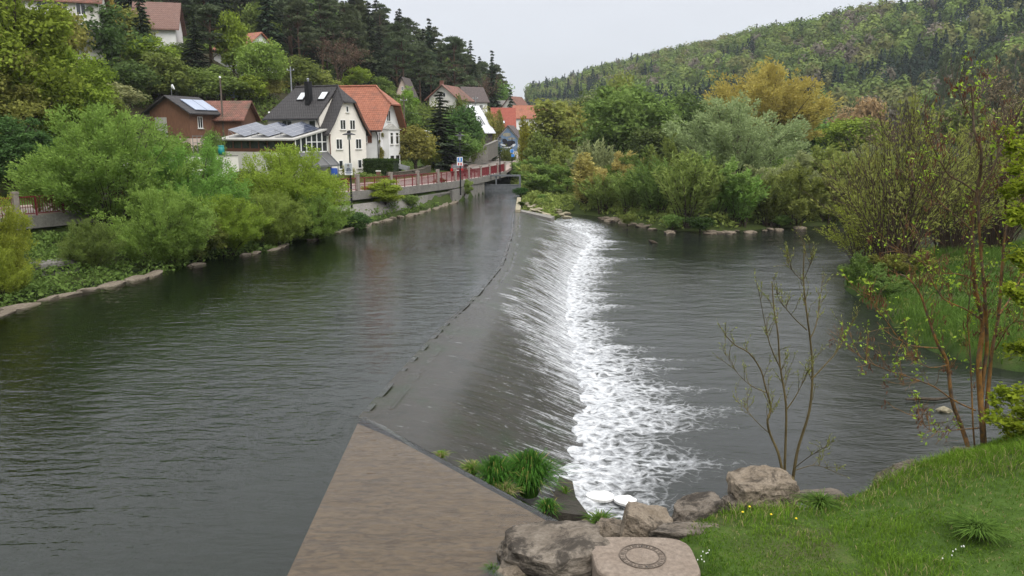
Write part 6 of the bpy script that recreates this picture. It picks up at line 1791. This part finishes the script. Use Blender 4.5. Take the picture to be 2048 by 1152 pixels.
for k in range(nseg):
    a = k / nseg * 6.283; c, s = math.cos(a), math.sin(a); hi = .007 if (k % 3 == 0 or k % 9 in (4, 5)) else -.006
    V += [(c * .268, s * .268, -.006), (c * .288, s * .288, hi), (c * .318, s * .318, hi), (c * .332, s * .332, -.006)]
sm.add(V, [[k * 4 + i, k * 4 + i + 1, (k + 1) % nseg * 4 + i + 1, (k + 1) % nseg * 4 + i] for k in range(nseg) for i in range(3)])
sm.obj("ring_relief", M_IRON, mt)
MB().tube([(0, 0, -.1), (0, 0, -.002)], .247, 40).obj("cover", M_MHC, mt)
vn = MB()
for k, a in enumerate((1.2, 1.45, 1.75, 4.4, 4.75, 5.0)): vn.box(math.cos(a) * .303 - .014, math.sin(a) * .303 - .014, -.01, math.cos(a) * .303 + .014, math.sin(a) * .303 + .014, .004)
vn.obj("vent_slot", M_DARKST, mt)

# ================================================================ TUFTS AND FLOWERS
M_SEDGE = grass_mat("sedge_blades", (.022, .07, .012), (.075, .185, .028), (.26, .24, .07))
def tuft(label, p, w, h, n, seed, m=M_SEDGE, dryf=.06, group="grass tufts rooted on the weir"):
    r = np.random.default_rng(seed)
    a = r.random(n) * 6.283; l = r.random(n) ** .7; rad = w / 2
    b = np.stack([np.cos(a) * rad * .25 * l, np.sin(a) * rad * .25 * l, np.zeros(n)], 1)
    d = np.stack([np.cos(a), np.sin(a), np.zeros(n)], 1) + r.normal(size=(n, 3)) * .25 * np.array([1, 1, 0])
    H = h * (.65 + .45 * r.random(n)) * (1 - .35 * l)
    O = rad * l * (.75 + .4 * r.random(n))
    ts = [0, .35, .62, .84, 1.0]
    zc = [0, .52, .86, 1.0, .86]; xc = [0, .12, .38, .72, 1.0]
    s = nrm(np.cross(d, np.array([0, 0, 1.0]))) * .009 * (.7 + .6 * r.random((n, 1)))
    rows = [b + np.array([0, 0, 1]) * (H * z)[:, None] + d * (O * x)[:, None] for z, x in zip(zc, xc)]
    wf = [1, 1, .85, .6, .12]
    V = []
    for i in range(4): V.append(np.stack([rows[i] - s * wf[i], rows[i] + s * wf[i], rows[i + 1] + s * wf[i + 1], rows[i + 1] - s * wf[i + 1]], 1))
    V = np.concatenate(V, 1).reshape(-1, 3)
    dry = r.random(n) < dryf
    me = np_mesh("blades", V, np.arange(len(V)).reshape(-1, 4), m)
    fattr(me, "tint", np.repeat(np.where(dry, 1, r.random(n) * .9), 4))
    o = link("grass_tuft", me); o.location = p
    return tag(o, label, "grass tuft", group)
tuft("largest dark green sedge tuft arching on the weir near its end", P(1058, 990, -.92), 1.5, 1.0, 1500, 1)
tuft("second sedge tuft just left of the largest one", P(990, 980, -.7), 1.05, .75, 800, 2)
tuft("small yellowish tuft left of the second sedge tuft", P(945, 948, -.45), .65, .3, 260, 3, M_GRASS, .3)
tuft("tiny yellow tuft at the upper end of the wing kerb", P(883, 915, -.3), .4, .16, 110, 4, M_GRASS, .3)
tuft("dry yellow sedge fringe in front of the two big tufts", P(1012, 992, -.6), .75, .3, 220, 5, M_GRASS, .55)
tuft("medium sedge tuft by itself below the largest one", P(1095, 1034, -.25), .5, .38, 320, 6)
tuft("low grass tuft among the brown slab stones", P(1200, 1050, -.2), .7, .22, 240, 7, M_LUSH)
tuft("thin grass tuft at the lower end of the weir end wall", P(1130, 990, -1.0), .3, .22, 70, 8, M_GRASS, .2)
tuft("dark bluish grass clump at the right of the near lawn", P(1955, 1062, .85), .8, .15, 900, 9, M_LUSH, .0, "grass clumps on the near bank")
tuft("grass clump behind the thin dark slab", P(1640, 1012, .3), .7, .2, 360, 10, M_LUSH, .03, "grass clumps on the near bank")
tuft("little tuft at the foot of the big flat boulder", P(985, 1146, -.1), .4, .14, 120, 13, M_LUSH, 0, "grass clumps on the near bank")
for k, (x, y, z, s, lab) in enumerate(((1041, 392, 0, 1.2, "round green clump at the head of the ramp wall"), (1066, 402, -.2, .7, "small green clump among the upper cream stones"), (1096, 412, -.6, .9, "green clump at the lower end of the cream stones"), (1043, 412, .1, .5, "little green clump on the ramp wall end"), (1083, 400, -.4, .8, "green clump in the middle of the rock ramp"), (1345, 458, -1.3, 1.5, "dark green leafy clump on the far shore stones"), (1400, 462, -1.3, 1.6, "dark green clump right of the leafy shore clump"), (1255, 450, -1.3, 1.2, "green tuft on the stony shore below the golden shrub"), (1300, 440, -1.2, 1.4, "broad green clump before the deep green willows"), (1470, 452, -1.3, 1.3, "small green clump at the water below the bright willow fan"), (1560, 452, -1.3, 1.3, "low green clump below the dark willow fan"))):
    p = P(x, y, z)
    tree("shore_clump", BUSH[k % 2], LM["mid" if k % 3 else "hedge"], lab, "plant", p, s * .9, s * 1.6, "green clumps on the ramp and far shore")
M_YEL = plain("dandelion_yellow", (.75, .55, .02), .7); M_WHT = plain("daisy_white", (.75, .75, .72), .7)
dm = None
def flower(p, rad, m, lab, group, h=.16):
    t = thing("wildflower", lab, "flower", p, 0, group)
    MB().tube([(0, 0, 0), (.01, 0, h)], .004, 4).obj("stem", M_GRASS, t)
    MB().lathe((.01, 0, h), [(rad * .4, -.006), (rad, .004), (rad * .85, .014), (rad * .2, .018)], 9).obj("flower_head", m, t)
for x, y, lab in ((1484, 1026, "dandelion at the lawn edge by the largest boulder, left one"), (1498, 1012, "taller dandelion against the largest boulder"), (1541, 1031, "dandelion just right of the pair by the largest boulder"), (1591, 1038, "flat dandelion farther along the lawn")):
    p = P(x, y, .5); p.z = gz(p.x, p.y); flower(p, .02, M_YEL, lab, "dandelions")
r = np.random.default_rng(9)
for k in range(16):
    x, y = (1408 + r.normal() * 8, 1100 + r.normal() * 5) if k < 9 else (1915 + r.normal() * 18, 1072 + r.normal() * 5)
    p = P(x, y, .5 if k < 9 else 1.0); p.z = gz(p.x, p.y); flower(p, .009, M_WHT, "tiny white daisy in the near lawn", "daisies", .11)

# ================================================================ NEAR TREES, TRACED IN DEPTH FROM WHERE THEY STAND
def stem3(pts, Y, r, dep=.35):
    """picture polyline -> points around distance Y, each stem leaning its own way in depth"""
    n = len(pts); lean = r.normal() * dep
    return [D(x, y, Y + lean * (i / max(n - 1, 1)) + .06 * r.normal()) for i, (x, y) in enumerate(pts)]
def smooth(pts, k=3):
    P0 = [np.array(p) for p in pts]; out = []
    for i in range(len(P0) - 1):
        a, b, c, d = P0[max(i - 1, 0)], P0[i], P0[i + 1], P0[min(i + 2, len(P0) - 1)]
        for j in range(k):
            t = j / k
            out.append(.5 * ((2 * b) + (-a + c) * t + (2 * a - 5 * b + 4 * c - d) * t * t + (-a + 3 * b - 3 * c + d) * t ** 3))
    out.append(P0[-1]); return out
def twigs(mb, pts, r, n, L, rad, buds, lev=1, t0=.25, up=.5):
    for _ in range(n):
        t = t0 + (1 - t0) * r.random(); i = min(int(t * (len(pts) - 1)), len(pts) - 2)
        q = pts[i] + (pts[i + 1] - pts[i]) * r.random()
        tg = pts[i + 1] - pts[i]; tg = tg / max(np.linalg.norm(tg), 1e-6)
        d = tg * .7 + runit(1, r)[0] * .8 + np.array([0, 0, up]); d /= np.linalg.norm(d)
        l = L * (.4 + .8 * r.random()); pp = [q]
        for k in range(4):
            d = d + r.normal(size=3) * .14 + np.array([0, 0, .08]); d /= np.linalg.norm(d); pp.append(pp[-1] + d * l / 4)
        mb.tube([tuple(x) for x in pp], list(np.linspace(rad, rad * .4, 5)), 4, False)
        buds += [(pp[k] + r.normal(size=3) * .01, d) for k in (1, 2, 3, 4)]
        if lev: twigs(mb, pp, r, 2, L * .5, rad * .6, buds, lev - 1, .3, up)
M_SAPB = bark_mat("greenish_sapling_bark", (.055, .042, .02), (.14, .11, .05))
M_LICH = (lambda t: (lambda o: t.done(t.pbsdf(t.mix(t.math("MULTIPLY", t.mr(t.noise(t.map(o, (3, 3, 1.2)), 2.2, 5, .7), .42, .58), t.mr(t.n("ShaderNodeSeparateXYZ", {0: o}).outputs["Z"], 3.2, 6.2, 1, .12)), t.ramp(t.noise(o, 9, 4, .7), [(.3, (.05, .036, .026)), (.7, (.13, .10, .075))]), t.ramp(t.noise(o, 12, 3, .7), [(.3, (.17, .08, .022)), (.7, (.28, .15, .045))])), .95, t.bump(t.noise(o, 14, 4, .7), .5, .02), spec=.1)))(t.co()))(NT("bark_with_orange_lichen"))
LM["lime"] = leaf_mat("unfolding_lime_leaves", (.19, .26, .025), (.38, .46, .06))
LM["seed"] = leaf_mat("dry_red_brown_seeds", (.075, .03, .022), (.17, .075, .05), .15)
r = np.random.default_rng(301)
Ys = P(1580, 968, -.3).y
sap = thing("bare_sapling", "slender bare sapling with three upright stems and swelling buds behind the largest boulder", "tree", (P(1580, 968, -.3).x, Ys, -.3))
so = Vector(sap.location)
loc = lambda pts: [p - np.array(so) for p in pts]
stems = [([(1580, 972), (1566, 945), (1556, 905), (1540, 868), (1535, 840), (1542, 815), (1531, 775), (1521, 739), (1498, 706), (1470, 690), (1449, 668)], .045),
 ([(1578, 972), (1570, 940), (1571, 890), (1572, 809), (1560, 731), (1556, 669), (1548, 618), (1544, 563)], .045),
 ([(1584, 972), (1590, 930), (1598, 890), (1619, 821), (1625, 747), (1621, 684), (1613, 622), (1607, 559), (1609, 485)], .05),
 ([(1622, 760), (1650, 730), (1673, 704), (1694, 668), (1705, 641)], .022), ([(1621, 676), (1632, 650), (1640, 600), (1646, 548)], .018),
 ([(1614, 660), (1594, 642), (1576, 622), (1560, 600), (1552, 583)], .018), ([(1606, 562), (1588, 545), (1574, 524)], .013), ([(1609, 556), (1620, 530), (1627, 512)], .012),
 ([(1574, 818), (1590, 795), (1603, 770), (1617, 739)], .02), ([(1560, 735), (1540, 690), (1528, 637), (1517, 579)], .02),
 ([(1540, 868), (1510, 840), (1490, 815), (1470, 800)], .014), ([(1532, 785), (1500, 770), (1470, 740), (1450, 706)], .014), ([(1590, 935), (1616, 915), (1640, 900), (1652, 895)], .014), ([(1592, 940), (1630, 930), (1660, 940)], .013)]
mb = MB(); buds = []
for pts, rad in stems:
    w = smooth(loc([np.array(p) for p in stem3(pts, Ys, r)]), 3)
    mb.tube([tuple(p) for p in w], list(np.linspace(rad * .68, rad * .2, len(w))), 7, False)
    twigs(mb, w, r, int(3 + len(pts) * 1.1), .42, .007, buds, 1, .35)
mb.lathe((0, 0, -.2), [(.12, 0), (.14, .12), (.12, .22), (.06, .36)], 10)
mb.obj("trunk", M_SAPB, sap, True)
B = np.array([b[0] for b in buds]); Dn = nrm(np.array([b[1] for b in buds]) + r.normal(size=(len(buds), 3)) * .3)
V = leaf_arrays(B + Dn * .02, nrm(np.cross(Dn, runit(len(B), r))), .028 * (.5 + .9 * r.random(len(B))), r, .32, Dn)
link("buds", leaf_mesh("buds", V, r.random(len(B)), LM["olive"]), sap)

r = np.random.default_rng(302)
Yt = P(1962, 888, .45).y
ft = thing("spring_tree", "multi-stemmed tree with orange lichened bark and hanging dark red seeds at right", "tree", (P(1962, 888, .45).x, Yt, .3))
so = Vector(ft.location)
stems = [([(1968, 900), (1965, 850), (1960, 786), (1958, 720), (1966, 645), (1952, 587), (1947, 528), (1944, 450), (1952, 395), (1960, 350), (1962, 300), (1948, 260), (1946, 214), (1942, 172)], .10),
 ([(1940, 905), (1922, 850), (1904, 801), (1894, 723), (1876, 690), (1858, 640), (1841, 590), (1820, 560), (1800, 548)], .075),
 ([(1962, 800), (1968, 740), (1974, 690), (1970, 598), (1962, 509), (1957, 430), (1962, 380), (1990, 330), (2000, 270)], .07),
 ([(1972, 830), (1980, 740), (1984, 700), (1998, 626), (2003, 548), (2009, 470), (2012, 400), (2018, 330), (2030, 260)], .065),
 ([(1950, 900), (1946, 850), (1944, 800), (1940, 700), (1935, 640), (1942, 560), (1930, 470), (1915, 420)], .03),
 ([(1951, 821), (1908, 801), (1869, 774), (1826, 757), (1783, 743), (1750, 730), (1724, 716), (1705, 700)], .026),
 ([(1876, 696), (1826, 692), (1798, 677), (1775, 645), (1752, 614), (1738, 590)], .024),
 ([(1962, 856), (1930, 858), (1900, 861), (1869, 864), (1850, 852), (1837, 836)], .022),
 ([(1952, 385), (1925, 365), (1898, 350), (1878, 318), (1862, 285), (1850, 230)], .03), ([(1943, 460), (1910, 430), (1880, 405), (1850, 372), (1820, 352)], .026),
 ([(1964, 640), (1930, 618), (1890, 600), (1868, 570), (1845, 520), (1838, 470)], .028), ([(1998, 630), (2025, 590), (2040, 560), (2060, 530)], .03),
 ([(1946, 240), (1925, 205), (1912, 165)], .018), ([(1947, 215), (1962, 185), (1970, 150)], .018), ([(1990, 700), (2020, 650), (2050, 640)], .02), ([(1960, 330), (1990, 290), (2010, 230)], .02),
 ([(1950, 560), (1915, 548), (1870, 545), (1838, 520), (1800, 500)], .024), ([(1895, 730), (1860, 735), (1830, 720), (1812, 690)], .016), ([(2010, 460), (2035, 420), (2060, 380)], .024)]
mb = MB(); buds = []
for pts, rad in stems:
    w = smooth(loc([np.array(p) for p in stem3(pts, Yt, r, .9)]), 3)
    mb.tube([tuple(p) for p in w], list(np.linspace(rad * .64, rad * .16, len(w))), 8, False)
    twigs(mb, w, r, int(6 + len(pts) * 2.0), .55, .0075, buds, 1, .3, .3)
mb.obj("trunk", M_LICH, ft, True)
B = np.array([b[0] for b in buds]); Dn = np.array([b[1] for b in buds])
sel = np.where(r.random(len(B)) < .085)[0]
C = np.repeat(B[sel], 5, 0) + r.normal(size=(len(sel) * 5, 3)) * .05
link("crown", leaf_mesh("crown", leaf_arrays(C, nrm(runit(len(C), r) + np.array([0, 0, .5])), .034 * (.5 + r.random(len(C))), r, .5), r.random(len(C)), LM["lime"]), ft)
tips = B[(r.random(len(B)) < .055)]
C = []; A = []
for q in tips:
    n = r.integers(5, 12)
    C.append(q + r.normal(size=(n, 3)) * np.array([.035, .035, .05]) - np.array([0, 0, .09])); A.append(nrm(r.normal(size=(n, 3)) * .3 + np.array([0, 0, -1])))
C, A = np.concatenate(C), np.concatenate(A)
link("seed_clusters", leaf_mesh("seed_clusters", leaf_arrays(C, nrm(np.cross(A, runit(len(C), r))), .045 * (.6 + .7 * r.random(len(C))), r, .25, A), r.random(len(C)), LM["seed"]), ft)

# leafy maple whose trunk stands just outside the right edge
r = np.random.default_rng(303)
Ym = 14.6
mp = thing("maple_tree", "maple reaching lime green leaf sprays into the picture at the right edge", "tree", (D(2130, 900, Ym).x, Ym, gz(D(2130, 900, Ym).x, Ym)))
so = Vector(mp.location)
mb = MB(); sprays = []
tk = smooth(loc([np.array(D(x, y, Ym)) for x, y in ((2130, 960), (2120, 800), (2118, 600), (2105, 420), (2112, 250), (2100, 120))]), 3)
mb.tube([tuple(p) for p in tk], list(np.linspace(.12, .04, len(tk))), 8, False)
MB_ = ([(2118, 440), (2085, 380), (2050, 350), (2010, 345)], [(2112, 400), (2080, 330), (2050, 300), (2018, 290)], [(2118, 480), (2085, 400), (2060, 385), (2032, 385)], [(2118, 620), (2090, 560), (2065, 540), (2030, 520)], [(2122, 850), (2085, 830), (2045, 800), (2005, 790)], [(2124, 880), (2080, 850), (2030, 835), (1992, 830)], [(2124, 900), (2090, 880), (2050, 860), (2010, 855)], [(2120, 760), (2085, 720), (2050, 705), (2015, 700)], [(2118, 700), (2090, 650), (2060, 625), (2040, 600)], [(2118, 560), (2080, 480), (2050, 450), (2030, 440)])
for pts in list(MB_) + [[(4236 - x, y - 30) for x, y in q] for q in MB_]:
    w = smooth(loc([np.array(p) for p in stem3(pts, Ym, r, .5)]), 3)
    mb.tube([tuple(p) for p in w], list(np.linspace(.022, .006, len(w))), 5, False)
    bd = []; twigs(mb, w, r, 7, .35, .006, bd, 1, .35, .2)
    sprays += [b[0] for b in bd] + [p for p in w[4:]]
mb.obj("trunk", M_BARK, mp, True)
Sx = np.array(sprays)
C = np.repeat(Sx, 6, 0) + r.normal(size=(len(Sx) * 6, 3)) * np.array([.055, .055, .04])
link("crown", leaf_mesh("crown", leaf_arrays(C, nrm(runit(len(C), r) * .7 + np.array([0, 0, .9])), .05 * (.5 + .8 * r.random(len(C))), r, .62), r.random(len(C)), leaf_mat("fresh_maple_leaves", (.13, .24, .02), (.30, .43, .045), .4)), mp)

# twiggy bush on the spit
TWG = [willow(401, 9, 9, 95, 60, .10, start=.2, spread=1.0, asp=.45, stemr=.045, every=1, twig=5), willow(402, 9, 9, 80, 85, .10, start=.2, spread=1.05, asp=.45, stemr=.04, every=1, twig=5)]
def spot(x, y, z): 
    p = P(x, y, z); p.z = gz(p.x, p.y) - .05; return p
V6 = "bushes on the grassy spit"
tree("twiggy_bush", TWG[0], LM["olive"], "big twiggy bush with many brown stems on the tip of the spit", "shrub", spot(1785, 548, -1.0), 9.6, 9.2, V6, M_TWIG)
tree("twiggy_bush", TWG[1], LM["yellow"], "yellow-green leafing bush at the left side of the big twiggy one", "shrub", spot(1728, 505, -1.0), 5.6, 6.2, V6, M_TWIG)
tree("twiggy_bush", TWG[1], LM["olive"], "brown twiggy bush right of the big one on the spit", "shrub", spot(1900, 520, -1.0), 8.6, 8.0, V6, M_TWIG)
tree("twiggy_bush", TWG[0], LM["bare"], "bare brown thicket on the far side of the spit", "shrub", spot(1990, 500, -1.0), 9.5, 9.0, V6, M_TWIG)
tree("leafy_clump", WB[0], LM["mid"], "dark leafy clump overhanging the water at the tip of the spit", "plant", spot(1722, 572, -1.2), 1.5, 2.6, V6)
tree("leafy_clump", WB[1], LM["mid"], "low leafy clump along the spit edge", "plant", spot(1770, 600, -1.2), 1.1, 2.4, V6)
tree("leafy_clump", WB[1], LM["olive"], "low olive clump beneath the big twiggy bush", "plant", spot(1810, 560, -1.0), 1.6, 3.2, V6)
dl = tag(MB().tube([tuple(P(x, y, -1.42)) for x, y in ((1812, 799), (1840, 797), (1870, 799), (1900, 795))], [.03, .05, .05, .03], 6).obj("driftwood", M_BARK), "thin dark branch lying in the shallows by the orange-barked tree", "branch")
db = tag(MB().tube([tuple(P(1298, 480, -1.45)), tuple(P(1306, 484, -1.36)), tuple(P(1315, 487, -1.45))], [.05, .13, .04], 6).obj("driftwood", M_BARK), "dark snag poking out of the pool before the far shore", "branch")
# ================================================================ AIR
hz = MB().box(-900, -80, -4, 1100, 1600, 230).obj("haze", None)
def haze_mat():
    t = NT("valley_air")
    v = t.n("ShaderNodeVolumePrincipled", {"Color": (.86, .90, .96, 1), "Density": .00016, "Anisotropy": .2})
    t.t.links.new(v.outputs[0], t.out.inputs["Volume"])
    return t.m
hz.data.materials.append(haze_mat())
tag(hz, "thin pale spring haze in the valley air", "haze", None, "stuff")
S.cycles.volume_bounces = 0
S.cycles.volume_max_steps = 64
print("OBJS", len(bpy.data.objects), "left hill trees", len(pts) if False else "")
